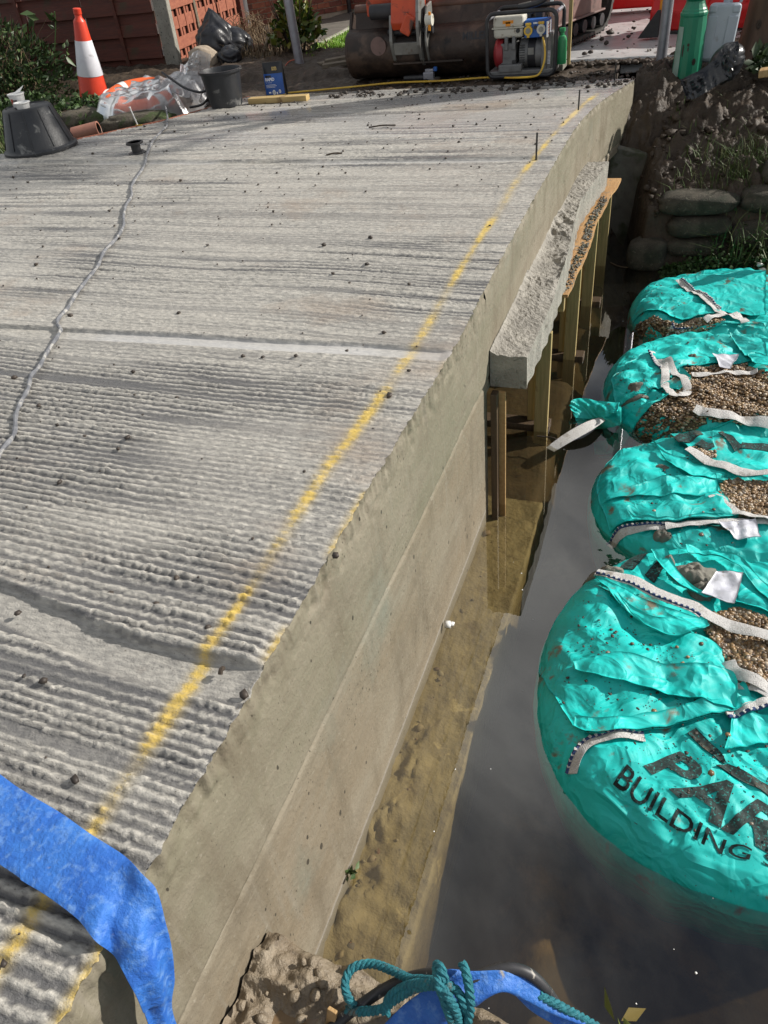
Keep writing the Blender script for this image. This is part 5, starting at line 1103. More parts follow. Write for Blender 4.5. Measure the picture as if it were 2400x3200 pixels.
def heap():
    s1L = [Vector((0.340,0.403,0.530)), Vector((0.358,0.435,0.560)), Vector((0.392,0.468,0.600)), Vector((0.432,0.496,0.630)), Vector((0.454,0.515,0.660)), Vector((0.466,0.534,0.670))]
    s1R = [Vector((0.491,0.448,0.530)), Vector((0.496,0.479,0.550)), Vector((0.502,0.490,0.580)), Vector((0.540,0.511,0.600)), Vector((0.565,0.541,0.610)), Vector((0.583,0.571,0.620))]
    s2L = [Vector((0.464,0.533,0.670)), Vector((0.485,0.541,0.685)), Vector((0.529,0.552,0.680)), Vector((0.597,0.572,0.670)), Vector((0.646,0.571,0.640)), Vector((0.705,0.570,0.600)), Vector((0.788,0.575,0.550)), Vector((0.828,0.572,0.530))]
    s2R = [Vector((0.495,0.499,0.640)), Vector((0.508,0.495,0.640)), Vector((0.543,0.502,0.620)), Vector((0.577,0.543,0.630)), Vector((0.610,0.563,0.600)), Vector((0.656,0.556,0.570)), Vector((0.735,0.552,0.540)), Vector((0.776,0.545,0.520))]
    t = thing('blue_hose', 'bundle of folded blue flat hose tied with teal rope at the bottom edge', 'hose', (.72, .36, .55))
    ribbon(s1L, s1R, .007, 12, 24, crown=.018, off=lambda u, v: .008 * math.sin(v * 7 + u * 6)).build('hose_fold', T['blue_hose'], t, True)
    ribbon(s2L, s2R, .007, 12, 24, crown=.012, off=lambda u, v: .007 * math.sin(v * 8 + u * 9)).build('hose_fold', T['blue_hose'], t, True)
    def rope(paths, name, label):
        mb = MB()
        for pts in paths:
            P = cr([Vector(p) for p in pts], 22); k = len(P)
            for s_ in range(3):
                Q = []
                acc = 0
                for i in range(k):
                    d = (P[min(i + 1, k - 1)] - P[max(i - 1, 0)]).normalized(); a = d.orthogonal().normalized()
                    ref = Vector((0, 0, 1)); x = d.cross(ref)
                    if x.length < .1: x = d.cross(Vector((0, 1, 0)))
                    x.normalize(); z = x.cross(d)
                    if i: acc += (P[i] - P[i - 1]).length
                    an = acc / .030 * 2 * math.pi * .8 + s_ * 2.094
                    Q.append(P[i] + (x * math.cos(an) + z * math.sin(an)) * .0048)
                mb.tube(Q, .0056, 6)
        o = mb.build(name, T['rope'], None, True); tag(o, label, 'rope')
    rope([
        [(0.285,0.443,0.560), (0.264,0.457,0.570), (0.254,0.479,0.580), (0.263,0.506,0.585), (0.301,0.524,0.590), (0.354,0.519,0.610), (0.398,0.507,0.640), (0.432,0.505,0.670), (0.471,0.499,0.710), (0.504,0.500,0.700), (0.525,0.485,0.690), (0.534,0.471,0.620), (0.539,0.454,0.580)],
        [(0.364,0.442,0.590), (0.363,0.464,0.610), (0.384,0.485,0.630), (0.420,0.494,0.670), (0.463,0.494,0.710), (0.482,0.500,0.730), (0.471,0.515,0.740), (0.459,0.523,0.720), (0.471,0.495,0.735), (0.489,0.472,0.720), (0.504,0.457,0.690), (0.516,0.448,0.620)],
        [(0.268,0.435,0.540), (0.308,0.439,0.560), (0.351,0.449,0.590), (0.381,0.469,0.620), (0.421,0.489,0.660), (0.469,0.492,0.710), (0.493,0.478,0.730), (0.514,0.465,0.700), (0.523,0.455,0.620)],
        [(0.507,0.546,0.710), (0.519,0.529,0.720), (0.532,0.506,0.710), (0.539,0.484,0.680), (0.536,0.457,0.640)],
        [(0.662,0.567,0.620), (0.706,0.567,0.600), (0.750,0.569,0.570), (0.799,0.568,0.540)]], 'teal_rope', 'frayed teal rope tied round the folded blue hose')
    P = cr([(0.241,0.390,0.525), (0.266,0.424,0.530), (0.300,0.456,0.550), (0.339,0.490,0.570), (0.386,0.517,0.600), (0.442,0.531,0.640), (0.473,0.532,0.655), (0.522,0.537,0.660), (0.560,0.565,0.660), (0.595,0.583,0.660), (0.633,0.590,0.650), (0.668,0.585,0.620), (0.696,0.575,0.580)], 12)
    o = MB().tube(P, .0125, 10).build('black_cable', T['cable_black'], None, True); tag(o, 'thick black cable looping behind the tied blue hose', 'cable')
    mb = MB(); mb.beam((0.239,0.396,0.500), (0.243,0.422,0.560), .022, .010); o = mb.build('wood_peg', T['timber'], bevel=.002); tag(o, 'broken pale wooden peg sticking up at the bottom of the picture', 'peg')
    o = leaves('leaf_litter', [(0.826,0.615,0.500), (0.822,0.605,0.500), (0.834,0.611,0.500), (0.830,0.603,0.500), (0.837,0.616,0.510)], rng.normal(size=(5, 3)) * [1, 1, .3], .05, T['shrub_leaf'], kind='stuff'); tag(o, 'few green leaves at the bottom edge beside the hose end', 'leaves')
    o = leaves('wall_weed', np.array([[.01, .92, .01]] * 12) + rng.normal(size=(12, 3)) * .006, rng.normal(size=(12, 3)) + [1, 0, .6], .03, T['leaf'], kind='stuff'); tag(o, 'tiny green weed growing from the wall at the waterline', 'weed')
heap()
# ---------------------------------------------------------------- left bank: cone, buoy, bags, shrubs, fence
def cone():
    t = thing('traffic_cone', 'tall red traffic cone with white sleeve in front of the red fence', 'traffic cone', (-5.42, 7.38, 1.04)); t.rotation_euler = (0, math.radians(8), 0)
    MB().lathe([(.165, .03), (.152, .10), (.128, .30), (.083, .60), (.060, .765), (.056, .775), (.036, .80), (.034, .825), (.040, .83), (.040, .875), (.034, .88), (0, .88)], n=32, cap1=False).build('cone_body', T['orange_red'], t, True, local=True)
    MB().lathe([(.1325, .292), (.1330, .296), (.0845, .604), (.0835, .606)], n=32, cap0=False, cap1=False).build('sleeve', T['sleeve'], t, True, local=True)
    mb = MB(); mb.box((0, 0, .02), (.42, .42, .05)); mb.build('base', T['black'], t, bevel=.02, local=True)
cone()
def buoy():
    t = thing('lifebuoy', 'orange lifebuoy ring with white bands inside the clear plastic bag', 'lifebuoy', (-4.52, 6.98, 1.17)); t.rotation_euler = (math.radians(10), math.radians(3), .3)
    n, m = 64, 16; U, W = np.meshgrid(np.linspace(0, 2 * math.pi, n, endpoint=False), np.linspace(0, 2 * math.pi, m, endpoint=False), indexing='ij')
    def torus(R0, r, us=None):
        Uu = U if us is None else np.meshgrid(us, W[0], indexing='ij')[0]; Ww = W if us is None else np.meshgrid(us, W[0], indexing='ij')[1]
        return np.stack([(R0 + r * np.cos(Ww)) * np.cos(Uu), (R0 + r * np.cos(Ww)) * np.sin(Uu), r * .85 * np.sin(Ww)], -1).reshape(-1, 3)
    F = gridF(n, m, True); F2 = [((i) * m + m - 1, ((i + 1) % n) * m + m - 1, ((i + 1) % n) * m, i * m) for i in range(n)]
    npmesh('ring', torus(.29, .085), np.concatenate([F, F2]), T['orange'], t, True, local=True)
    for k in range(4):
        us = np.linspace(k * math.pi / 2 - .78, k * math.pi / 2 - .55, 6); F3 = gridF(6, m); F4 = [(i * m + m - 1, (i + 1) * m + m - 1, (i + 1) * m, i * m) for i in range(5)]
        npmesh('band', torus(.29, .089, us), np.concatenate([F3, F4]), T['white'], t, True, local=True)
    mb = MB()
    for k in range(4):
        a0 = k * math.pi / 2 - .6; mb.tube(cr([((.385 + .03 * math.sin(s * math.pi)) * math.cos(a0 + s * 1.5), (.385 + .03 * math.sin(s * math.pi)) * math.sin(a0 + s * 1.5), .03 * math.sin(s * 9)) for s in np.linspace(0, 1, 6)], 4), .009, 6)
    mb.build('grab_rope', T['white'], t, True, local=True)
    t2 = thing('plastic_bag', 'crumpled clear polythene bag over the lifebuoy ring', 'plastic bag', (-4.5, 7.0, 1.05))
    n, m = 120, 40; th = np.linspace(0, 2 * math.pi, n, endpoint=False); rr = np.linspace(.01, 1, m); A, R_ = np.meshgrid(th, rr, indexing='ij')
    k = 1 + .22 * (vn(np.cos(A) * 2 + 4, np.sin(A) * 2 + 4, 131) - .5) + .10 * np.sin(A * 7) * R_
    X = .66 * R_ * k * np.cos(A) + .06; Y = .46 * R_ * k * np.sin(A) - .06 * R_ * (np.sin(A) < 0)
    Z = np.interp(R_, [0, .35, .62, .78, .9, 1], [.16, .19, .21, .17, .04, -.08]) + .075 * (crumple(X, Y, 132, 3.0) - .3) * sst(1.02, .8, R_) + .05 * np.sin(A) * R_ + .03 * (fbm(X * 9, Y * 9, 133, 3) - .5)
    npmesh('film', np.stack([X, Y, Z], -1).reshape(-1, 3), gridF(n, m, True), T['film'], t2, True, local=True)
    A_ = [Vector((.38, .10, .22)), Vector((.50, .02, .26)), Vector((.62, .0, .24)), Vector((.72, .05, .15))]; B_ = [Vector((.40, .16, .36)), Vector((.52, .10, .36)), Vector((.66, .10, .46)), Vector((.80, .12, .42))]
    ribbon(A_, B_, .004, 8, 12, off=lambda u, v: .05 * (float(crumple(np.array(u * 1.6), np.array(v), 7, 3.)) - .3)).build('film', T['film'], t2, True, local=True)
    A_ = [Vector((.30, -.22, .20)), Vector((.45, -.25, .20)), Vector((.62, -.2, .12)), Vector((.72, -.1, .05))]; B_ = [Vector((.38, .10, .30)), Vector((.52, .08, .30)), Vector((.66, .06, .30)), Vector((.80, .10, .28))]
    ribbon(A_, B_, .004, 8, 12, off=lambda u, v: .06 * (float(crumple(np.array(u * 1.6), np.array(v), 17, 3.)) - .3)).build('film', T['film'], t2, True, local=True)
    P = cr([Vector((-4.108,6.850,1.389)), Vector((-3.981,6.800,1.331)), Vector((-3.827,6.750,1.265)), Vector((-3.667,6.720,1.230)), Vector((-3.592,6.740,1.235)), Vector((-3.567,6.700,1.189)), Vector((-3.642,6.680,1.134)), Vector((-3.760,6.650,1.121))], 8)
    o = MB().tube(P, .011, 8).build('black_cable', T['black'], None, True); tag(o, 'black cable lying over the clear plastic bag behind the upright bucket', 'cable')
buoy()
def stone(label, c, d, rz, seed, name='mossy_stone', m='old_concrete', cat='stone'):
    n, mm = 44, 24; u = np.linspace(0, 2 * math.pi, n, endpoint=False); v = np.linspace(-math.pi / 2, math.pi / 2, mm); U, W = np.meshgrid(u, v, indexing='ij')
    sp = lambda a, e: np.sign(a) * np.abs(a) ** e
    X = sp(np.cos(W), .6) * sp(np.cos(U), .6); Y = sp(np.cos(W), .6) * sp(np.sin(U), .6); Z = sp(np.sin(W), .7)
    k = 1 + .35 * (fbm(X * 1.5 + seed, Z * 1.5 + Y * 1.3, seed, 3) - .5) + .16 * (fbm(X * 7, Z * 7 + Y * 5, seed + 1, 3) - .5)
    V = np.stack([X * k * d[0] / 2, Y * k * d[1] / 2, Z * k * d[2] / 2], -1).reshape(-1, 3)
    o = npmesh(name, V, gridF(n, mm, True), T[m], None, True); o.location = c; o.rotation_euler = (0, 0, rz); return tag(o, label, cat)
T['mossy'] = mat('mossy stone', (.10, .085, .06), (.05, .042, .03), 9, .9, bump=1.2, bs=40, stain=((.04, .06, .015), 5, .52, .62), stain2=((.22, .20, .15), 22, .62, .70))
stone('long mossy stone slab below the clear plastic bag', (-4.28, 6.55, 1.02), (.75, .36, .20), .25, 3, m='mossy')
stone('mossy stone above the broken clay pipe', (-5.05, 6.75, .99), (.80, .40, .26), .1, 7, m='mossy')
def pipe():
    a = Vector((-4.738,6.120,1.032)); b = a + Vector((.25, .10, .03)); t = thing('clay_pipe', 'broken terracotta pipe end poking out left of the deck', 'pipe', a)
    R_ = (b - a).to_track_quat('Z', 'Y').to_matrix()
    MB().lathe([(.052, .01), (.066, 0), (.066, .25), (.052, .25)], a, 24, rot=R_, cap0=False, cap1=False).build('pipe', T['terracotta'], t, True, fix=False)
    MB().lathe([(.052, .25), (.052, .01)], a, 24, rot=R_, cap0=False, cap1=False).build('bore', T['bark'], t, True, fix=False)
pipe()
def cloud(c, d, n, gap=.35, seed=0):
    P = rng.normal(size=(n * 3, 3)); P /= np.linalg.norm(P, axis=1, keepdims=True); P *= (rng.random(len(P)) ** .45)[:, None]; P[:, 2] = np.abs(P[:, 2]) * 1.0 - .12
    Q = P * np.array(d) + np.array(c); f = fbm(Q[:, 0] * 5, Q[:, 1] * 5 + Q[:, 2] * 5, seed + 140, 2); Q = Q[f > gap][:n]; D = (Q - np.array(c)) + rng.normal(size=Q.shape) * .25 * np.linalg.norm(d); D[:, 2] += .1
    return Q, D
def bush():
    t = thing('dark_shrub', 'dark tangled evergreen shrub against the red fence at the left edge', 'shrub', (-6.75, 7.7, .95))
    Q, D = cloud((-7.25, 7.8, 1.0), (1.35, .6, 1.05), 7000, .34, 1); leaves('foliage', Q, D, .075, T['leaf'], t, kind='stuff')
    mb = MB()
    for k in range(110):
        a = rng.random() * 6.28; x = -7.1 + math.cos(a) * rng.random() * .8; y = 7.75 + math.sin(a) * rng.random() * .4
        mb.tube(cr([(x, y, .9), (x + rng.normal() * .12, y + rng.normal() * .1, 1.3), (x + rng.normal() * .3, y + rng.normal() * .2, 1.55 + .35 * rng.random())], 4), .006, 5, rf=lambda t_: 1.2 - t_)
    mb.build('stems', T['dry'], t)
    mb = MB()
    for (a, b, c_) in (((-5.949,7.500,1.889), (-6.018,7.500,1.791), (-6.114,7.500,1.628)), ((-5.684,7.500,1.893), (-5.739,7.500,1.754), (-5.850,7.500,1.550)), ((-5.878,7.500,1.465), (-5.751,7.500,1.468), (-5.670,7.500,1.562))): mb.tube(cr([a, b, c_], 6), .006, 5)
    mb.build('stems', T['moss'], t)
    Pp = np.array([(-5.949,7.500,1.889), (-6.000,7.500,1.852), (-5.913,7.500,1.838), (-5.694,7.500,1.873), (-5.748,7.500,1.836), (-5.686,7.500,1.800), (-5.743,7.500,1.746), (-5.553,7.400,1.654), (-5.542,7.400,1.612), (-5.596,7.400,1.628), (-5.698,7.500,1.542), (-5.732,7.500,1.510)])
    leaves('sprig', Pp, rng.normal(size=Pp.shape) + [0, -.5, .3], .12, T['leaf'], t, kind='stuff')
    t = thing('ivy_weeds', 'low green weeds and ivy round the foot of the traffic cone', 'weeds', (-5.4, 7.0, 1.0))
    P = np.c_[rng.uniform(-6.6, -4.85, 1500), rng.uniform(6.55, 7.35, 1500)]; z = verge_z(P[:, 0], P[:, 1]) + .05 * rng.random(1500) - .02 * (P[:, 0] > -5.9); D = rng.normal(size=(1500, 3)); D[:, 2] = np.abs(D[:, 2]) * .6
    leaves('leaf_cover', np.c_[P, z], D, .06, T['moss'], t, kind='stuff', wid=.7)
    P = np.c_[rng.uniform(-7.0, -4.35, 7000), rng.uniform(4.6, 6.7, 7000)]; P = P[(P[:, 0] < xl(P[:, 1]) - .08) & ((P[:, 1] < 5.9) | (P[:, 0] < -5.2))]
    o = blades('verge_grass', np.c_[P, verge_z(P[:, 0], P[:, 1]) - .02], .17, .9, T['grass'], w=.005); tag(o, 'rough green grass on the bank left of the upturned bucket', 'grass')
bush()
def fence_left():
    t = thing('red_fence_panel', 'dark red lapped fence panel behind the traffic cone, in shade', 'fence', (-8.4, 8.97, 1.0)); z = 1.06; k = 0
    x0, x1 = -11.6, -5.52; proto_a = proto_b = None
    while z < 2.9:
        for dyy, hh, nm in ((0, .125, 'a'), (.030, .135, 'b')):
            seg = [(x0, -8.6), (-8.58, -6.55), (-6.53, x1)] if nm == 'b' else [(x0, -7.4), (-7.38, x1)]
            for a, b in seg:
                mb = MB(); mb.box((0, 0, 0), (b - a, .018, hh)); o = mb.build('slat', T['fence'], t, bevel=.003)
                o.matrix_parent_inverse = Matrix.Translation((8.4, -8.97, -1.0)); o.location = ((a + b) / 2, 8.97 + dyy + random.uniform(-.004, .004), z + (0 if nm == 'a' else .115)); o.rotation_euler = (math.radians(-6), 0, random.uniform(-.003, .003))
        z += .232
    for x in (-9.6, -7.5, -6.05):
        o = MB().box((x, 8.955, 2.0), (.045, .02, 1.9)).build('batten', T['fence'], t)
fence_left()
mb = MB(); mb.box((0, 0, .0), (.17, .12, 2.4)); o = mb.build('concrete_post', T['post_concrete'], bevel=.012); o.location = (-5.36, 8.97, 2.15); o.rotation_euler = (0, math.radians(1.5), .25); tag(o, 'speckled concrete fence post at the corner of the red fence', 'fence post')
mb = MB(); mb.box((0, 0, 0), (.05, .15, .22)); o = mb.build('gravel_board', T['old_timber']); o.location = (-5.47, 9.5, 1.1)
tag(o, 'grey board at the foot of the sunlit fence', 'board')
def fence_right():
    segs = [((-5.40, 9.08), (-5.56, 9.93), 'nearest of the sunlit woven red fence panels, beside the concrete post'), ((-5.58, 10.0), (-5.66, 10.66), 'middle sunlit woven red fence panel'), ((-5.67, 10.72), (-5.74, 11.36), 'last sunlit woven red fence panel before the white downpipe')]
    for (a, b, lab) in segs:
        L_ = math.hypot(b[0] - a[0], b[1] - a[1]); rz = math.atan2(b[1] - a[1], b[0] - a[0]); t = thing('woven_fence_panel', lab, 'fence', (a[0], a[1], 1.05), 'sunlit woven fence panels', rz=rz)
        z = .08; r = 0
        while z < 1.75:
            o = MB().box((L_ / 2, -.012 if r % 2 else .006, z), (L_, .012, .125)).build('slat', T['fence2'], t, bevel=.002, local=True); z += .205; r += 1
        n = max(3, int(L_ / .12))
        for i in range(n):
            MB().box(((i + .5) * L_ / n, .014 if i % 2 else -.002, .85), (.055, .010, 1.75)).build('upright', T['fence2'], t, local=True)
        MB().box((L_ / 2, .03, .85), (L_, .01, 1.8)).build('backing', T['fence'], t, local=True)
    for lab, x, y, m, w in (('thin pale edged fence post between the first two woven panels', -5.57, 9.965, 'old_timber', .05), ('dark red timber post at the end of the woven fence', -5.74, 11.45, 'fence', .09)):
        o = MB().box((0, 0, .95), (w, w, 2.1)).build('timber_post', T[m], bevel=.004); o.location = (x, y, 1.0); tag(o, lab, 'fence post')
fence_right()
def house():
    A = Vector((-6.05, 11.75, 0)); Bc = Vector((-4.832,13.317,1.110)); Bc.z = 0; d = (Bc - A); L_ = d.length; rz = math.atan2(d.y, d.x)
    t = thing('brick_house', 'red brick house wall behind the garden shrub and path', 'house', (A.x, A.y, 1.05), rz=rz)
    mb = MB(); mb.box((L_ / 2, .12, 1.4), (L_, .22, 2.9)); mb.build('wall', T['mortar'], t, local=True)
    L2 = 2.3; R2 = Matrix.Rotation(-rz, 3, 'Z'); c2 = Vector((L_, 0, 0)) + R2 @ Vector((L2 / 2, .12, 0)); mb = MB(); mb.box((c2.x, c2.y, 1.4), (L2, .22, 2.9), R2); mb.build('wall', T['mortar'], t, local=True)
    me = None; base = MB().box((0, 0, 0), (.212, .10, .064)).build('brick', T['brick'], t, local=True); base.location = (.11, .052, .06); cnt = 0
    def put(p, w, rzz):
        o = base.copy(); COL.objects.link(o); o.parent = t; o.location = p; o.scale = (w / .212, 1, 1); o.rotation_euler = (0, 0, rzz)
    br = [mat('brick %s' % n_, c_, c2_, 14, .85, bump=.5, bs=80) for n_, c_, c2_ in (('light', (.36, .135, .08), (.27, .085, .05)), ('mid', (.29, .09, .055), (.21, .065, .04)), ('dark', (.21, .07, .05), (.15, .05, .035)))]
    protos = []
    for m_ in br:
        q = MB().box((0, 0, 0), (.212, .10, .064)); me_ = bpy.data.meshes.new('brick'); me_.from_pydata(q.V, [], q.F); me_.materials.append(m_); protos.append(me_)
    def put(p, w, rzz):
        o = bpy.data.objects.new('brick', random.choice(protos)); COL.objects.link(o); o.parent = t; o.location = p; o.scale = (w / .212, 1, 1); o.rotation_euler = (0, 0, rzz)
    for r in range(11):
        z = .135 + r * .075; x = 0
        x = -.11 * (r % 2)
        while x < L_ - .02:
            w = .212; x0 = max(x, 0); x1 = min(x + w, L_)
            if x1 - x0 > .03: put(((x0 + x1) / 2, .048 + random.uniform(-.002, .002), z), x1 - x0, 0)
            x += .223
        x = -.11 * (r % 2)
        while x < L2 - .02 and r < 9:
            x0 = max(x, .01); x1 = min(x + .212, L2)
            if x1 - x0 > .03:
                c_ = Vector((L_, 0, 0)) + R2 @ Vector(((x0 + x1) / 2, .048, 0)); put((c_.x, c_.y, z), x1 - x0, -rz)
            x += .223
    v = MB(); v.box((1.25, -.006, .52), (.20, .012, .065)); v.build('air_brick', T['terracotta'], t, bevel=.003, local=True)
    for k in range(4): MB().box((1.19 + k * .04, -.013, .52), (.014, .006, .045)).build('air_slot', T['bark'], t, local=True)
    mb = MB(); mb.box((L_ / 2, .12, 2.9), (L_ + .5, .6, .12)); mb.build('eaves', T['white'], t, local=True)
    o = MB().cyl((0, 0, 0), (0, 0, 2.6), .042, n=14).build('downpipe', T['white'], None, True); o.location = (-5.80, 11.72, 1.08); tag(o, 'white downpipe on the brick wall beside the woven fence', 'downpipe')
    o = MB().cyl((0, 0, 0), (0, 0, 2.6), .035, n=12).build('downpipe', T['black'], None, True); o.location = (Bc.x + .06, Bc.y - .08, 1.1); tag(o, 'thin black downpipe at the inner corner of the brick house', 'downpipe')
house()
def sackthing(name, lab, c, d, m, seed, cat='rubbish bag', rz=0, knot=True, cr_=.14):
    n, mm = 70, 36; u = np.linspace(0, 2 * math.pi, n, endpoint=False); v = np.linspace(-math.pi / 2, math.pi / 2, mm); U, W = np.meshgrid(u, v, indexing='ij')
    X = np.cos(W) * np.cos(U); Y = np.cos(W) * np.sin(U); Z = np.sin(W)
    f = crumple(X * .5 + Z * .2, Y * .5 + Z * .3, seed, 2.6) + crumple(Z * .5 + X * .2, Y * .5 - X * .1, seed + 1, 3.2)
    k = .86 + cr_ * (f - .4) + .18 * (fbm(X * 1.3 + 3, Y * 1.3 + Z, seed + 2, 2) - .5)
    zz = Z * k; 
    if knot: t_ = sst(.72, 1, Z); X = X * (1 - .6 * t_); Y = Y * (1 - .6 * t_); zz = zz + .30 * t_
    zz = np.maximum(zz, -.62)
    V = np.stack([X * k * d[0], Y * k * d[1], zz * d[2]], -1).reshape(-1, 3)
    o = npmesh(name, V, gridF(n, mm, True), T[m], None, True); o.location = c; o.rotation_euler = (0, 0, rz); return tag(o, lab, cat)
sackthing('rubbish_sack', 'tall knotted black rubbish sack leaning on the woven fence', (-4.817,9.100,1.329), (.25, .24, .27), 'sack', 5)
sackthing('rubbish_sack', 'slumped black sack right of the tall knotted one', Vector((-4.681,9.250,1.260)), (.26, .24, .22), 'sack', 9, knot=False)
sackthing('rubbish_sack', 'small black sack behind the upright bucket', Vector((-4.556,8.900,1.195)), (.15, .15, .14), 'sack', 13, knot=False)
sackthing('cream_sack', 'muddy cream sack between the concrete post and the black sacks', (-4.869,8.850,1.200), (.22, .2, .16), 'cream', 17, 'sack', knot=False, cr_=.06)
GPL = 'dark planks and stakes in the flower bed'
for lab, a, b, w, h, m in (('dark red plank lying in the flower bed, upper of two', (-4.848,9.700,1.184), (-4.401,9.600,1.176), .05, .08, 'fence'), ('dark red plank lying in the flower bed, lower of two', (-4.634,9.200,1.091), (-4.216,9.100,1.097), .05, .09, 'fence'), ('grey stake leaning against the flower bed planks', (-4.220,9.000,1.076), (-4.196,9.300,1.359), .035, .035, 'old_timber'), ('short grey stick propped beside the leaning stake', (-4.192,9.000,1.141), (-4.083,9.100,1.195), .03, .03, 'old_timber')):
    mb = MB(); mb.beam(a, b, w, h); o = mb.build('plank', T[m], bevel=.004); tag(o, lab, 'plank', GPL)
GPK = 'planks stacked on the kerb by the digger bucket'
for lab, a, b in (('upper grey plank beside the digger bucket', (-3.045,8.250,1.189), (-2.734,8.350,1.208)), ('lower grey plank beside the digger bucket', (-2.987,8.050,1.178), (-2.657,8.150,1.191)), ('dark end plank under the grey planks', (-3.138,8.300,1.155), (-2.977,8.500,1.165))):
    mb = MB(); mb.beam(a, b, .12, .035); o = mb.build('plank', T['old_timber'], bevel=.003); tag(o, lab, 'plank', GPK)
def dead():
    t = thing('dead_shrub', 'bare brown twiggy plant against the brick wall', 'shrub', (-5.0, 10.6, 1.1)); mb = MB()
    for k in range(150):
        x = -5.15 + rng.normal() * .32; y = 10.6 + rng.normal() * .2; h = .16 + .24 * rng.random()
        mb.tube(cr([(x, y, 1.05), (x + rng.normal() * .05, y, 1.1 + h * .6), (x + rng.normal() * .14, y + rng.normal() * .08, 1.1 + h)], 3), .006, 4, rf=lambda t_: 1.2 - .8 * t_)
    mb.build('twigs', T['dry'], t)
    t = thing('dead_stalks', 'pale dead stalks and leaf litter in the flower bed under the leafy shrub', 'stalks', (-4.3, 9.5, 1.1))
    P = np.c_[rng.uniform(-4.9, -3.6, 900), rng.uniform(8.7, 10.2, 900), np.full(900, 1.1)]; D = rng.normal(size=(900, 3)); D[:, 2] = np.abs(D[:, 2]) * .4
    leaves('litter', P, D, .09, T['dry'], t, kind='stuff', wid=.3)
    P = np.c_[rng.uniform(-4.6, -3.9, 350), rng.uniform(8.9, 9.6, 350), np.full(350, 1.08)]; blades('stalk', P, .26, 1.2, T['dry'], t, w=.006)
dead()
def shrub():
    c = (-3.86, 9.3, 1.30); t = thing('leafy_shrub', 'green and yellow leafy shrub behind the grey pole', 'shrub', (-3.86, 9.3, 1.08))
    mb = MB()
    for k in range(16):
        a = rng.random() * 6.28; mb.tube(cr([(c[0] + .06 * math.cos(a), c[1] + .06 * math.sin(a), 1.05), (c[0] + .13 * math.cos(a), c[1] + .13 * math.sin(a), 1.3), (c[0] + .26 * math.cos(a), c[1] + .22 * math.sin(a), 1.45 + .3 * rng.random())], 4), .008, 5, rf=lambda t_: 1.2 - .7 * t_)
    mb.build('stems', T['bark'], t)
    Q, D = cloud((c[0], c[1], 1.30), (.32, .28, .48), 480, .36, 5)
    variants = []
    cols = [mat('shrub leaf %s' % n_, a, b, 7, .4) for n_, a, b in (('green', (.045, .095, .016), (.07, .13, .02)), ('deep green', (.028, .06, .012), (.05, .09, .016)), ('yellowing', (.24, .21, .03), (.17, .16, .025)), ('russet', (.16, .075, .03), (.11, .07, .03)))]
    for m_ in cols:
        V = [(0, 0, 0), (.35, .45, .10), (.22, .80, .06), (0, 1.0, -.12), (-.22, .80, .06), (-.35, .45, .10), (0, .45, .0)]
        me_ = bpy.data.meshes.new('leaf'); me_.from_pydata(V, [], [(0, 1, 6), (1, 2, 6), (2, 3, 6), (3, 4, 6), (4, 5, 6), (5, 0, 6)]); me_.materials.append(m_); variants.append(me_)
    inv = t.matrix_basis.inverted()
    for i in range(260):
        d = Vector(D[i]).normalized(); o = bpy.data.objects.new('leaf', random.choices(variants, (5, 4, 3, 1))[0]); COL.objects.link(o); o.parent = t; o.matrix_parent_inverse = inv
        s_ = random.uniform(.07, .125); o.matrix_basis = Matrix.Translation(Q[i]) @ d.to_track_quat('Y', 'Z').to_matrix().to_4x4() @ Matrix.Rotation(random.uniform(-.8, .8), 4, 'Y') @ Matrix.Diagonal((s_, s_, s_, 1))
    leaves('foliage', Q[260:], D[260:], .09, T['shrub_leaf'], t, kind='stuff', wid=.75)
shrub()
def pole(lab, a, r, h, m='grey_metal', lean=(0, 0)):
    t = thing('metal_pole', lab, 'pole', (a[0], a[1], a[2] - .1)); MB().cyl((0, 0, 0), (lean[0], lean[1], h), r, n=20).build('tube', T[m], t, True, local=True); return t
pole('grey metal pole standing in front of the leafy shrub', (-3.44, 8.46, 1.1), .048, 3.0, lean=(-.12, 0))
pole('grey metal pole standing between the red barrier and the green post', (.345, 7.8, 1.12), .045, 3.0, lean=(.03, 0))
o = MB().tube(cr([Vector((-3.605,8.300,1.089)), Vector((-3.556,8.400,1.180)), Vector((-3.458,8.440,1.199))], 5), .006, 6).build('red_string', T['red_print']); tag(o, 'thin red string line from the pole to the ground', 'string')
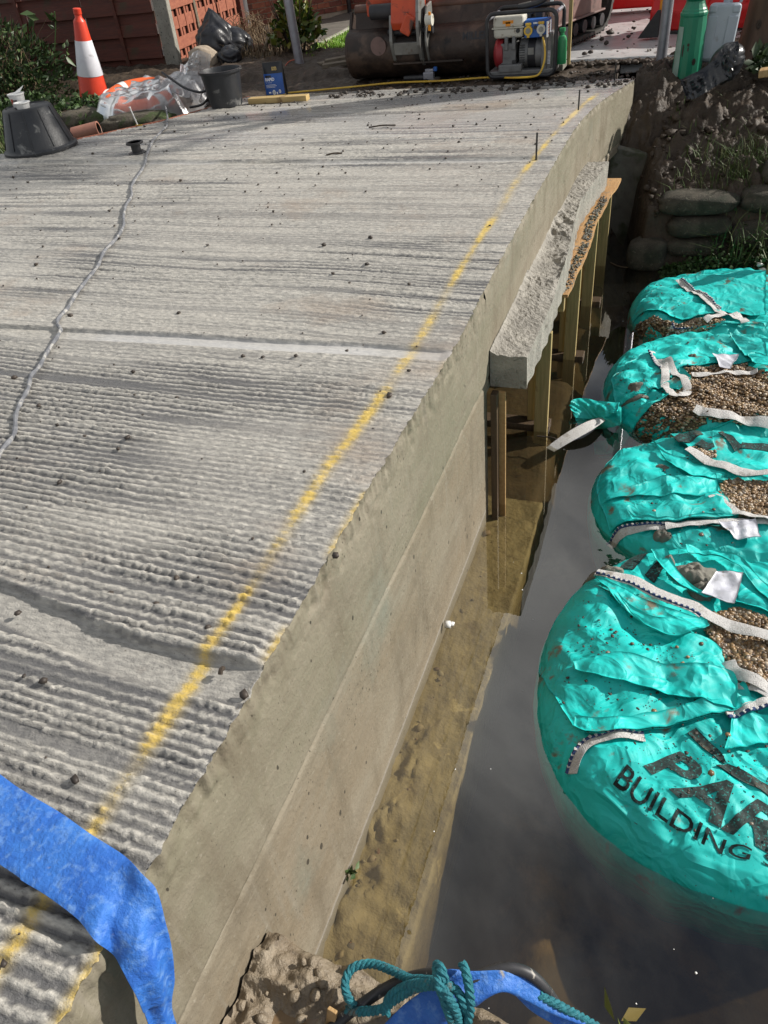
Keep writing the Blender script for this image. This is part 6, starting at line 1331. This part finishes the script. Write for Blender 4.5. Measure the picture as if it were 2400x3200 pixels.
# ---------------------------------------------------------------- excavator
T['maroon_rust'] = mat('brown rust', (.13, .065, .045), (.08, .042, .03), 5, .5, .38, metal=.2, bump=.4, bs=26)
def excavator():
    t = thing('excavator', 'orange mini digger with a wide rusty ditching bucket at the far end of the deck', 'digger', (-1.5, 8.4, 1.1))
    sec = [(7.80, 1.10), (7.66, 1.115), (7.55, 1.17), (7.48, 1.26), (7.465, 1.36), (7.50, 1.455), (7.56, 1.505), (7.62, 1.515)]
    sec = [(p.x, p.y) for p in cr([Vector((a, b, 0)) for a, b in sec], 5)]
    inner = [(y + .03, z + .012) for y, z in sec[::-1]]
    x0, x1 = -2.46, -.62
    bk = MB(); bk.prism([(x0, y, z) for y, z in sec + inner], (x1 - x0, 0, 0)); b = bk.build('bucket_shell', T['rust'], t, True)
    mb = MB(); mb.prism([(x0 + .06, y, z) for y, z in ((7.60, 1.49), (7.66, 1.49), (7.70, 1.66), (7.67, 1.66))], (x1 - x0 - .06, 0, 0)); mb.build('back_lip', T['rust'], b)
    mb = MB(); mb.cyl((x0 + .05, 7.70, 1.665), (x1, 7.70, 1.665), .042, n=16); mb.build('lip_tube', T['maroon_rust'], b, True)
    ep = sec + [(7.70, 1.66), (8.15, 1.40), (8.20, 1.12)]
    for x in (x0 - .012, x1 - .012): mb = MB(); mb.prism([(x, y - .004, z - .004) for y, z in ep], (.026, 0, 0)); mb.build('end_plate', T['rust'], b, bevel=.003)
    MB().prism([(x0, 7.80, 1.10), (x0, 8.22, 1.115), (x0, 8.22, 1.13), (x0, 7.80, 1.125)], (x1 - x0, 0, 0)).build('floor_plate', T['rust'], b)
    MB().box((-1.66, 7.462, 1.255), (.66, .05, .014)).build('wear_strip', T['rust'], b)
    # round inspection patch and lettering
    MB().cyl((-2.13, 7.478, 1.40), (-2.13, 7.455, 1.40), .075, n=24).build('round_patch', T['maroon'], b, True)
    V, F = text_mesh('MILLER', .075, .003); V = np.array([(-1.34 + v[0], 7.468 + .02 * (v[1] > .0), 1.405 + v[1]) for v in V]); V[:, 1] = np.interp(V[:, 2], [1.36, 1.455, 1.505], [7.460, 7.492, 7.55]); npmesh('lettering', V, F, T['dark_metal'], b)
    # hitch plates
    def lug(xa, xb, m, prof): mb = MB(); mb.prism([(xa, y, z) for y, z in prof], (xb - xa, 0, 0)); mb.build('hitch_plate', T[m], b, bevel=.006)
    pr = [(7.50, 1.22), (7.42, 1.28), (7.36, 1.40), (7.35, 1.54), (7.38, 1.68), (7.42, 1.80), (7.56, 1.82), (7.60, 1.55), (7.55, 1.40)]
    lug(-1.725, -1.695, 'steel', pr); lug(-1.665, -1.645, 'steel', [(y + .05, z + (-.02 if z < 1.5 else -.12)) for y, z in pr]); lug(-1.995, -1.965, 'steel', [(y + .04, z + (-.0 if z < 1.5 else -.10)) for y, z in pr])
    mb = MB(); mb.box((-1.845, 7.43, 1.375), (.24, .03, .10), Matrix.Rotation(.25, 3, 'X')); mb.build('cross_plate', T['steel'], b, bevel=.004)
    MB().cyl((-2.02, 7.47, 1.50), (-1.60, 7.47, 1.50), .030, n=14).build('pin', T['dark_metal'], b, True)
    MB().cyl((-1.64, 7.40, 1.58), (-1.58, 7.40, 1.58), .045, n=16).build('pin_boss', T['tank'], b, True); MB().beam((-1.60, 7.39, 1.64), (-1.61, 7.385, 1.50), .035, .02).build('keeper', T['amber'], b, bevel=.004)
    # arm and link
    mb = MB(); mb.prism([(-1.96, y, z) for y, z in ((7.40, 1.52), (7.36, 1.58), (7.42, 1.75), (7.60, 2.3), (7.95, 2.9), (8.15, 2.85), (7.85, 2.2), (7.62, 1.62), (7.56, 1.51))], (.25, 0, 0)); mb.build('arm', T['digger'], t, bevel=.012)
    mb = MB(); mb.box((-2.08, 7.66, 1.70), (.34, .22, .16)); mb.box((-1.80, 7.38, 1.56), (.10, .06, .16), Matrix.Rotation(.5, 3, 'Y')); mb.build('linkage', T['digger'], t, bevel=.015)
    MB().cyl((-2.18, 7.49, 1.66), (-1.92, 7.49, 1.66), .06, n=18).build('link_boss', T['dark_metal'], t, True)
    mb = MB(); mb.prism([(-1.95, y, z) for y, z in ((7.95, 2.9), (8.15, 2.7), (8.9, 3.0), (9.6, 2.1), (9.85, 2.15), (9.1, 3.2))], (.2, 0, 0)); mb.build('boom', T['digger'], t, bevel=.012)
    for x in (-1.98, -1.72): MB().tube(cr([(x, 7.45, 1.75), (x - .05, 7.55, 2.0), (x, 7.8, 2.5)], 6), .016, 8).build('hydraulic_hose', T['black'], t, True)
    # tracks: stadium loops with cleats, side frame, rollers
    def track(ox, oy, ang, L_=1.45, h=.56, w=.26):
        u = Vector((math.sin(ang), math.cos(ang), 0)); s_ = Vector((math.cos(ang), -math.sin(ang), 0)); base = Vector((ox, oy, 1.15)); r = h / 2 - .02
        loop = [(a * (L_ / 2 - r) + math.cos(q) * r, h / 2 + math.sin(q) * r) for a, qs in ((1, np.linspace(-math.pi / 2, math.pi / 2, 12)), (-1, np.linspace(math.pi / 2, 1.5 * math.pi, 12))) for q in qs]
        V = []; n = len(loop)
        for (a, b_) in loop:
            for k, ss in ((1, -w / 2), (1, w / 2), (.90, w / 2), (.90, -w / 2)):
                p = base + u * (a * (k if k == 1 else .94)) + Vector((0, 0, h / 2 + (b_ - h / 2) * k)) + s_ * ss; V.append(p)
        F = [(i * 4 + j, ((i + 1) % n) * 4 + j, ((i + 1) % n) * 4 + (j + 1) % 4, i * 4 + (j + 1) % 4) for i in range(n) for j in range(4)]
        o = MB().add(V, F).build('track', T['rubber'], t)
        per = 0; mb = MB()
        for i in range(n):
            a, b_ = loop[i], loop[(i + 1) % n]; seg = math.hypot(b_[0] - a[0], b_[1] - a[1]); k = max(1, int(seg / .055))
            for q in range(k):
                f = q / k; p = base + u * (a[0] + (b_[0] - a[0]) * f) + Vector((0, 0, a[1] + (b_[1] - a[1]) * f)); d = (u * (b_[0] - a[0]) + Vector((0, 0, b_[1] - a[1]))).normalized()
                mb.box(p, (w * .98, .022, .035), Matrix((s_, d, s_.cross(d))).transposed())
        mb.build('cleats', T['rubber'], o, kind='stuff')
        mb = MB(); mb.box(base + Vector((0, 0, h * .55)), (w * .7, L_ * .72, h * .42), Matrix.Rotation(-ang, 3, 'Z')); mb.box(base + Vector((0, 0, h * .36)) + s_ * .015, (w * .8, L_ * .78, .02), Matrix.Rotation(-ang, 3, 'Z')); mb.build('side_frame', T['maroon'], o, bevel=.008)
        for k in range(6):
            c_ = base + u * (-.5 + k * .2) + Vector((0, 0, .12)); MB().cyl(c_ - s_ * w * .45, c_ + s_ * w * .45, .055, n=14).build('roller', T['dark_metal'], o, True)
        for f in (-.25, .12, .42):
            q = base + u * f + Vector((0, 0, h * .85)) + s_ * (w * .3); MB().tube(cr([q, q + Vector((0, 0, .10)), q + u * .09 + Vector((0, 0, .10)), q + u * .09], 4), .011, 6).build('step_loop', T['dark_metal'], o, True)
    track(-.60, 8.78, .30); track(-1.90, 9.05, .30)
    mb = MB(); mb.box((-1.35, 9.2, 1.62), (1.25, 1.2, .42)); mb.build('undercarriage', T['dark_metal'], t, bevel=.03)
    mb = MB(); mb.box((-1.45, 9.6, 2.15), (1.5, 1.5, .7)); mb.build('engine_cover', T['digger'], t, bevel=.06)
    mb = MB(); mb.box((-1.10, 9.5, 2.85), (.85, 1.1, .9)); mb.build('cab', T['dark_metal'], t, bevel=.05)
    for a, b in (((-1.643,8.400,1.584), (-1.480,8.400,1.640)), ((-1.574,8.400,1.572), (-1.516,8.400,1.650)), ((-1.390,8.400,1.567), (-1.335,8.400,1.630))): MB().cyl(a, b, .022, n=10).build('hydraulic_ram', T['steel'], t, True)
excavator()

# ---------------------------------------------------------------- generator
def generator():
    t = thing('generator', 'portable site generator in a black tube frame with a cream tank and blue socket box', 'generator', (-.78, 7.42, 1.125))
    X0, X1, Z0, Z1 = -1.055, -.475, 1.14, 1.605
    def loop(y, z1=Z1):
        c = .06; P = []
        for (cx, cz, a0) in ((X1 - c, Z0 + c, -90), (X1 - c, z1 - c, 0), (X0 + c, z1 - c, 90), (X0 + c, Z0 + c, 180)):
            for k in range(5): a = math.radians(a0 + k * 22.5); P.append((cx + c * math.cos(a), y, cz + c * math.sin(a)))
        return P
    for y in (7.24, 7.62): MB().tube(loop(y), .0165, 10, closed=True).build('frame_loop', T['black'], t, True)
    for x, z in ((X0 + .02, Z1 - .03), (X1 - .02, Z1 - .03)): MB().cyl((x, 7.24, z), (x, 7.62, z), .0155, n=12).build('cross_tube', T['grey_metal'], t, True)
    mb = MB(); mb.box((-.765, 7.43, 1.165), (.56, .36, .035)); mb.build('base_tray', T['engine'], t, bevel=.006)
    # fuel tank, two halves with a seam
    mb = MB(); mb.box((-.885, 7.40, 1.535), (.26, .24, .085)); mb.box((-.885, 7.40, 1.455), (.25, .23, .075), taper=1.03); tk = mb.build('fuel_tank', T['tank'], t, bevel=.022, bseg=3)
    MB().box((-.885, 7.40, 1.494), (.275, .255, .008)).build('seam', T['tank'], tk); MB().cyl((-.86, 7.40, 1.575), (-.86, 7.40, 1.60), .036, n=16).build('filler_cap', T['steel'], tk, True)
    mb = MB(); mb.box((-.885, 7.2785, 1.535), (.09, .003, .022)); mb.box((-.885, 7.2785, 1.52), (.04, .003, .03)); mb.build('tank_badge', T['amber'], tk); MB().cyl((-.80, 7.285, 1.47), (-.80, 7.265, 1.47), .016, n=12).build('fuel_tap', T['black'], tk, True)
    # engine
    MB().lathe([(.05, -.02), (.11, -.01), (.115, .04), (.10, .06), (.06, .075), (0, .078)], (-.945, 7.38, 1.30), 24, rot=Matrix.Rotation(-math.pi / 2, 3, 'Y')).build('recoil_cover', T['engine_red'], t, True)
    mb = MB(); mb.box((-.885, 7.40, 1.28), (.13, .22, .20)); mb.box((-.90, 7.30, 1.38), (.03, .06, .10)); mb.box((-.835, 7.30, 1.38), (.03, .06, .10)); mb.box((-.86, 7.36, 1.20), (.20, .24, .06)); mb.build('engine_block', T['engine'], t, bevel=.008)
    MB().box((-.83, 7.275, 1.235), (.035, .02, .045)).build('oil_plug', T['black'], t, bevel=.004)
    MB().cyl((-.79, 7.40, 1.29), (-.59, 7.40, 1.29), .112, n=28).build('alternator', T['engine'], t, True)
    for k in range(8):
        z = 1.235 + k * .018; MB().box((-.765, 7.40 - .110 + .12 * abs(z - 1.29), z), (.045, .012, .006)).build('vent_slot', T['black'], t)
    MB().cyl((-.72, 7.40, 1.29), (-.655, 7.40, 1.29), .116, n=28).build('band', T['dark_metal'], t, True); MB().box((-.69, 7.283, 1.315), (.05, .004, .05)).build('rating_plate', T['steel'], t)
    mb = MB(); mb.box((-.575, 7.38, 1.30), (.05, .22, .26)); mb.box((-.535, 7.38, 1.30), (.03, .22, .27)); mb.build('end_housing', T['engine'], t, bevel=.006)
    for k in range(10): MB().box((-.533, 7.268, 1.22 + k * .010), (.022, .004, .005)).build('louvre', T['letters'], t)
    for x, w in ((-.75, .06), (-.66, .07)): MB().box((x, 7.5, 1.555), (w, .12, .06)).build('air_filter', T['black'], t, bevel=.01)
    # control box with sockets
    bx = MB().box((-.645, 7.34, 1.475), (.20, .12, .125)).build('control_box', T['blue_box'], t, bevel=.004)
    MB().box((-.548, 7.30, 1.47), (.012, .14, .11)).build('warning_panel', T['tub'], bx); mb = MB()
    for k in range(4): mb.box((-.5412, 7.27, 1.50 - k * .020), (.002, .05, .010))
    mb.build('warning_print', T['red_print'], bx)
    def socket(x, z, open_):
        MB().cyl((x, 7.285, z), (x, 7.262, z), .036, n=18).build('socket', T['yellow' if not open_ else 'tank'], bx, True); MB().cyl((x, 7.263, z), (x, 7.258, z), .020, n=14).build('socket_face', T['steel'], bx, True)
        MB().box((x, 7.272, z + .045), (.05, .018, .02)).build('flap', T['yellow'], bx, bevel=.005)
        MB().box((x, 7.272, z - .042), (.022, .018, .018)).build('latch', T['yellow' if not open_ else 'tank'], bx, bevel=.004)
    socket(-.712, 1.465, False); socket(-.605, 1.470, True)
    MB().box((-.655, 7.278, 1.515), (.035, .004, .012)).build('plate', T['letters'], bx); MB().cyl((-.655, 7.28, 1.485), (-.655, 7.268, 1.485), .014, n=12).build('breaker', T['black'], bx, True)
    o = MB().lathe([(.040, 0), (.042, .01), (.042, .17), (.03, .205), (.016, .21), (.016, .235), (.026, .238), (.026, .262), (0, .265)], (-.455, 7.44, 1.185), 20, cap1=False).build('gas_bottle', T['green_bottle'], None, True); tag(o, 'small green gas bottle standing at the right end of the generator', 'bottle')
    o = MB().lathe([(.04, 0), (.045, .02), (.04, .16), (.0, .17)], (-.66, 7.55, 1.19), 16, rot=Matrix.Rotation(math.pi / 2, 3, 'Y'), cap1=False).build('gas_bottle', T['green_bottle'], None, True); tag(o, 'green bottle lying behind the alternator inside the generator frame', 'bottle')
    o = MB().box((0, 0, 0), (.03, .03, .55)).build('timber_stake', T['timber_z'], bevel=.003); o.location = (-.44, 7.75, 1.40); tag(o, 'orange brown timber stake behind the generator frame', 'stake')
    t2 = thing('hand_tool', 'black handled tool lying on top of the generator frame', 'tool', (-.66, 7.30, 1.62))
    MB().tube(cr([(-.80, 7.30, 1.632), (-.72, 7.29, 1.638), (-.62, 7.28, 1.66), (-.57, 7.28, 1.70), (-.56, 7.28, 1.80)], 6), .024, 10).build('handle', T['black'], t2, True); MB().beam((-.80, 7.30, 1.648), (-.70, 7.29, 1.662), .03, .012).build('blade', T['steel'], t2); MB().box((-.525, 7.28, 1.70), (.03, .03, .09)).build('clip', T['tub'], t2, bevel=.004)
    mb = MB(); mb.box((-.50, 7.64, 1.142), (.10, .26, .05)); o = mb.build('concrete_offcut', T['old_concrete'], bevel=.006); tag(o, 'pale block under the right end of the generator', 'block')
generator()

# ---------------------------------------------------------------- barrier, posts, jerrycan, sack on the right
def barrier(lab, c, rz, L_):
    t = thing('road_barrier', lab, 'barrier', c, 'red plastic road barriers', rz=rz)
    n = 14; mb = MB()
    prof = [(.20, .05), (.20, .22), (.12, .32), (.10, .85), (.06, .92)]
    pts = [(y, z) for y, z in prof] + [(-y, z) for y, z in prof[::-1]]
    mb.prism([(-L_ / 2, y, z) for y, z in pts], (L_, 0, 0)); mb.build('barrier_body', T['red_plastic'], t, bevel=.02, local=True)
    for k in range(5):
        x = -L_ / 2 + L_ * (k + .5) / 5; MB().prism([(x - .02, -.205, .08), (x + .02, -.205, .08), (x + .02, -.11, .78), (x - .02, -.11, .78)], (0, .03, 0)).build('rib', T['red_plastic'], t, bevel=.01, local=True)
        MB().cyl((x + .14, -.165, .60), (x + .14, -.11, .60), .05, n=18).build('hole', T['black'], t, True, local=True)
    for x in (-L_ * .3, L_ * .3): MB().box((x, 0, .03), (.35, .44, .06)).build('foot', T['black'], t, bevel=.01, local=True)
    for zz, r in ((.30, .030), (.36, .034), (.42, .024)): MB().lathe([(r, 0), (r + .008, 0), (r + .008, .006), (r, .006)], (L_ * .17, -.16 - .12 * max(0, .34 - zz), zz), 16, rot=Matrix.Rotation(math.pi / 2, 3, 'X'), cap0=False, cap1=False).build('maker_mark', T['letters'], t, local=True)
barrier('long red plastic road barrier across the wet road beyond the digger tracks', (-.25, 10.75, 1.14), -.04, 2.2)
barrier('nearer red road barrier behind the green post and grey jerrycan', (1.0, 9.15, 1.10), -.12, 1.7)
def foot():
    a = Vector((0.191,8.774,1.150)); t = thing('barrier_prop', 'black and beige wedge foot with an amber marker before the red barrier', 'barrier foot', a)
    MB().prism([(-.13, -.05, 0), (.06, -.05, 0), (.06, -.05, .22), (.03, -.05, .22)], (0, .03, 0)).build('side_rib', T['black'], t, bevel=.004, local=True)
    MB().prism([(-.10, -.01, .015), (.07, -.01, .015), (.07, -.01, .20)], (0, .08, 0)).build('wedge', T['old_concrete'], t, bevel=.004, local=True)
    for k in range(4): MB().box((-.04 + k * .027, -.016, .05 + k * .018), (.008, .01, .05 + k * .03)).build('slot', T['black'], t, local=True)
    MB().box((.065, .0, .28), (.045, .03, .15)).build('amber_marker', T['amber'], t, bevel=.006, local=True)
foot()
def bollard():
    t = thing('green_post', 'fluted green painted post with peeling paint between the grey pole and the jerrycan', 'post', (.575, 7.34, 1.06))
    MB().lathe([(.115, 0), (.112, .05), (.100, .42), (.103, .43), (.103, .445), (.094, .455), (.092, .465), (.085, .475), (.074, .50), (.068, .52), (.082, .535), (.086, .55), (.080, .565), (.066, .575), (.070, .60), (.085, .64), (.09, .70), (.07, .74), (0, .75)], n=16, cap1=False).build('post', T['green'], t, False, local=True)
    mb = MB(); V = []; n = 8
    for z in np.linspace(.02, .36, 8):
        r = np.interp(z, [0, .05, .42], [.115, .112, .100]) + .0015
        for k in range(n):
            a = -2.75 + .62 * k / (n - 1) * (1 - .3 * z); V.append((r * math.cos(a), r * math.sin(a), z))
    mb.add(V, [tuple(f) for f in gridF(8, n)]); mb.build('peeled_patch', T['pale_green'], t, local=True)
    mb = MB()
    for x, z, w, h in ((-.01, .24, .018, .022), (-.008, .21, .010, .03), (-.045, .20, .012, .09), (.045, .12, .03, .05)):
        a = math.asin(max(-1, min(1, x / .107))) - math.pi / 2; r = np.interp(z, [0, .05, .42], [.115, .112, .100]) + .002; mb.lathe([(w / 2, 0), (w / 2, .002)], (r * math.cos(a), r * math.sin(a), z), 10, rot=Matrix.Rotation(a + math.pi / 2, 3, 'Z') @ Matrix.Rotation(math.pi / 2, 3, 'X'), sy=h / w)
    mb.build('rust_spot', T['rust'], t, local=True)
bollard()
def jerry():
    t = thing('jerrycan', 'tall translucent grey jerrycan leaning behind the green post', 'jerrycan', (.78, 7.50, 1.13)); t.rotation_euler = (math.radians(-6), math.radians(3), -.05)
    MB().box((0, 0, .20), (.235, .20, .40)).build('can_body', T['jerry'], t, bevel=.03, bseg=4, local=True)
    for x in (-.075, .075): MB().box((x, -.102, .17), (.075, .012, .29)).build('raised_panel', T['jerry'], t, bevel=.005, local=True)
    for x in (-.085, .085): MB().box((x, -.09, .36), (.06, .035, .055)).build('shoulder', T['jerry'], t, bevel=.012, local=True)
    MB().cyl((0, 0, .39), (0, 0, .425), .026, n=18).build('cap', T['jerry'], t, True, local=True)
    MB().tube(cr([(.03, .05, .40), (.03, .05, .44), (.10, .05, .44), (.10, .05, .40)], 5), .012, 8).build('handle', T['jerry'], t, True, local=True)
jerry()
def stump():
    t = thing('tree_stump', 'smooth brown bare tree trunk with a flared root right of the jerrycan', 'tree trunk', (1.08, 7.78, 1.05))
    n, m = 48, 30; zs = np.linspace(0, 2.4, m); th = np.linspace(0, 2 * math.pi, n, endpoint=False); A, Z = np.meshgrid(th, zs, indexing='ij')
    R_ = .125 + .10 * np.exp(-Z / .10) + .015 * np.sin(A * 3 + 1) + .14 * np.exp(-Z / .16) * np.exp(-((A - 5.9) / .45) ** 2) + .02 * (vn(np.cos(A) * 2 + 4, Z * 3 + np.sin(A) * 2, 151) - .5)
    R_ = R_ - .012 * np.exp(-((A - 4.4) / .14) ** 2 - ((Z - .30) / .06) ** 2); X = R_ * np.cos(A) + .05 * Z; Y = R_ * np.sin(A) * .8
    o = npmesh('trunk', np.stack([X, Y, Z], -1).reshape(-1, 3), gridF(n, m, True), T['brown_wood'], t, True, local=True)
    MB().lathe([(.035, 0), (.03, .012), (.012, .014), (0, .008)], (-.01, -.118, .30), 14, rot=Matrix.Rotation(math.pi / 2, 3, 'X'), sx=.55).build('knot', T['bark'], t, True, local=True)
    t2 = thing('mottled_tree', 'mottled grey tree trunk behind the brown trunk at the right edge', 'tree', (1.62, 8.15, 1.05))
    R_ = .24 + .12 * np.exp(-Z / .15) + .03 * (vn(np.cos(A) * 2 + 4, Z * 4 + np.sin(A) * 3, 155) - .5); npmesh('trunk', np.stack([R_ * np.cos(A), R_ * np.sin(A), Z * 1.2], -1).reshape(-1, 3), gridF(n, m, True), T['bark'], t2, True, local=True)
    mb = MB()
    for k in range(7):
        a = k * .9; mb.tube(cr([(0, 0, 2.5), (.35 * math.cos(a), .35 * math.sin(a), 3.2), (1.1 * math.cos(a), 1.1 * math.sin(a), 3.9 + .3 * (k % 3))], 6), .06, 7, rf=lambda q: 1.2 - q)
    mb.build('limbs', T['bark'], t2, True, local=True)
    Q, D = cloud((0, 0, 4.0), (1.3, 1.3, 1.2), 1500, .42, 9); leaves('crown', Q, D, .10, T['leaf'], t2, kind='stuff', local=True, wid=.6)
stump()
def blacksack():
    t = thing('black_sack', 'shiny black plastic sack with a folded flap on the mud bank by the jerrycan', 'sack', (.86, 7.02, 1.10))
    n, m = 70, 34; A, W = np.meshgrid(np.linspace(0, 2 * math.pi, n, endpoint=False), np.linspace(-math.pi / 2, math.pi / 2, m), indexing='ij')
    X = np.cos(W) * np.cos(A); Y = np.cos(W) * np.sin(A); Z = np.sin(W); k = .9 + .10 * (crumple(X * .6, Z * .8, 3, 2.6) - .4)
    rib = .022 * np.sin(Z * 26 + 3 * vn(A * 2, Z * 3, 160)) * sst(-.2, .3, np.cos(A - .3))
    V = np.stack([X * (k + rib) * .135 + .02 * Z, Y * (k + rib) * .13, Z * k * .155 + .10], -1)
    npmesh('sack_body', V.reshape(-1, 3), gridF(n, m, True), T['sack'], t, True, local=True)
    A_ = [Vector((-.02, -.16, .20)), Vector((-.09, -.21, .16)), Vector((-.17, -.25, .11)), Vector((-.25, -.26, .075)), Vector((-.31, -.22, .04))]; B_ = [Vector((.05, -.20, .04)), Vector((-.04, -.26, .0)), Vector((-.12, -.31, -.04)), Vector((-.19, -.34, -.07)), Vector((-.24, -.33, -.07))]
    ribbon(A_, B_, .005, 8, 14, off=lambda u, v: .035 * (float(crumple(np.array(u * 1.6), np.array(v), 7, 3.)) - .3)).build('flap', T['sack'], t, True, local=True)
    A_ = [Vector((.05, -.09, .25)), Vector((-.02, -.13, .245)), Vector((-.06, -.16, .20)), Vector((-.08, -.20, .12))]; B_ = [Vector((.07, -.15, .20)), Vector((.06, -.19, .16)), Vector((.05, -.21, .08)), Vector((.05, -.21, .02))]
    ribbon(A_, B_, .005, 8, 12, off=lambda u, v: .04 * (float(crumple(np.array(u * 1.6), np.array(v), 19, 3.)) - .3)).build('flap', T['sack'], t, True, local=True)
blacksack()
def right_bits():
    mb = MB(); mb.beam((1.100,6.910,1.140), (1.282,6.886,1.160), .12, .05); o = mb.build('wood_block', T['timber'], bevel=.006); tag(o, 'pale brown wood block on the mud at the right edge', 'wood block')
    t = thing('weeds', 'leafy green weeds behind the black sack at the right edge', 'weeds', (1.2, 7.3, 1.1))
    P = np.c_[rng.uniform(1.05, 1.9, 420), rng.uniform(7.1, 7.7, 420), np.full(420, 1.08) + .12 * rng.random(420)]; D = rng.normal(size=(420, 3)); D[:, 2] = np.abs(D[:, 2]); leaves('leaf_cover', P, D, .09, T['leaf'], t, kind='stuff', wid=.5)
    def tz(P): return bank_z(P[:, 0], P[:, 1])
    P = np.c_[rng.normal(1.10, .18, 700), rng.normal(6.38, .12, 700)]; o = blades('dry_grass', np.c_[P, tz(P) - .01], .13, 1.6, T['grass'], w=.003); tag(o, 'tuft of dry yellow green grass on the mud bank above the concrete bags', 'grass')
    P = np.c_[rng.uniform(.5, 1.8, 260), rng.uniform(6.1, 7.0, 260)]; o = blades('bank_grass', np.c_[P, tz(P) - .01], .10, 1.4, T['grass'], w=.003); tag(o, 'thin scattered grass blades on the mud slope', 'grass')
    t = thing('bank_weeds', 'dark green cress like weeds at the waterline beside the concrete bags', 'weeds', (1.15, 5.95, .1))
    P = np.c_[rng.uniform(.62, 1.9, 2600), rng.uniform(5.72, 5.98, 2600)]; z = np.abs(rng.normal(0, .13, 2600)) * sst(.55, 1.15, P[:, 0]) + .0; P[:, 1] += z * .35
    D = rng.normal(size=(2600, 3)) + [0, -.5, .5]; leaves('leaf_cover', np.c_[P, z], D, .030, T['moss'], t, kind='stuff', wid=.8)
    P = np.c_[rng.uniform(.95, 1.7, 150), rng.uniform(5.8, 6.1, 150), .05 + .3 * rng.random(150)]; blades('stalk', P, .20, 1.5, T['grass'], t, w=.003)
    o = MB().box((0, 0, 0), (.10, .05, .9)).build('rusty_stake', T['timber'], bevel=.004); o.location = (1.37, 5.64, .10); tag(o, 'rust brown wooden stake beside the farthest teal bag at the right edge', 'stake')
    o = pebbles('white_rubble', [(1.28, 5.80, .12), (1.31, 5.78, .09)], np.array([.03, .022]), T['white'], kind=None, jag=.35); tag(o, 'scrap of white rubbish in the weeds beside the wooden stake', 'rubbish')
    rg = np.random.default_rng(4); P = np.c_[rg.uniform(.35, 2.2, 900), rg.uniform(6.05, 7.4, 900)]
    o = pebbles('bank_clods', np.c_[P, bank_z(P[:, 0], P[:, 1]) + .01], rg.exponential(.009, 900) + .004, T['mud'], jag=.35); tag(o, 'clods and small stones strewn over the mud bank', 'clods')
    for lab, a, b in (('pale twig end sticking out of the far water', (1.276,4.310,0.000), (1.398,4.266,0.000)),): pass
    o = MB().tube(cr([Vector((0.224,6.049,0.004)), Vector((0.297,5.969,0.008)), Vector((0.397,5.951,0.004))], 5), .004, 5).build('floating_straw', T['dry']); tag(o, 'pale straw floating on the dark water below the concrete bags', 'straw')
right_bits()
def conifer():
    t = thing('conifer_tree', 'tall dark conifer beyond the site, seen only as a reflection in the water', 'tree', (-.4, 20, 1.05))
    MB().cyl((0, 0, 0), (0, 0, 7), .16, .03, 12).build('trunk', T['bark'], t, True, local=True)
    n = 6000; z = rng.random(n) ** .8 * 6.8 + .3; rad = 1.25 * np.sqrt(np.clip(1 - z / 7.25, 0, 1)) * (.55 + .45 * rng.random(n)); a = rng.random(n) * 6.28
    P = np.stack([rad * np.cos(a), rad * np.sin(a), z], 1); D = P * [1, 1, 0] + [0, 0, .5]; leaves('crown', P, D, .34, T['leaf'], t, kind='stuff', local=True, wid=.35)
conifer()
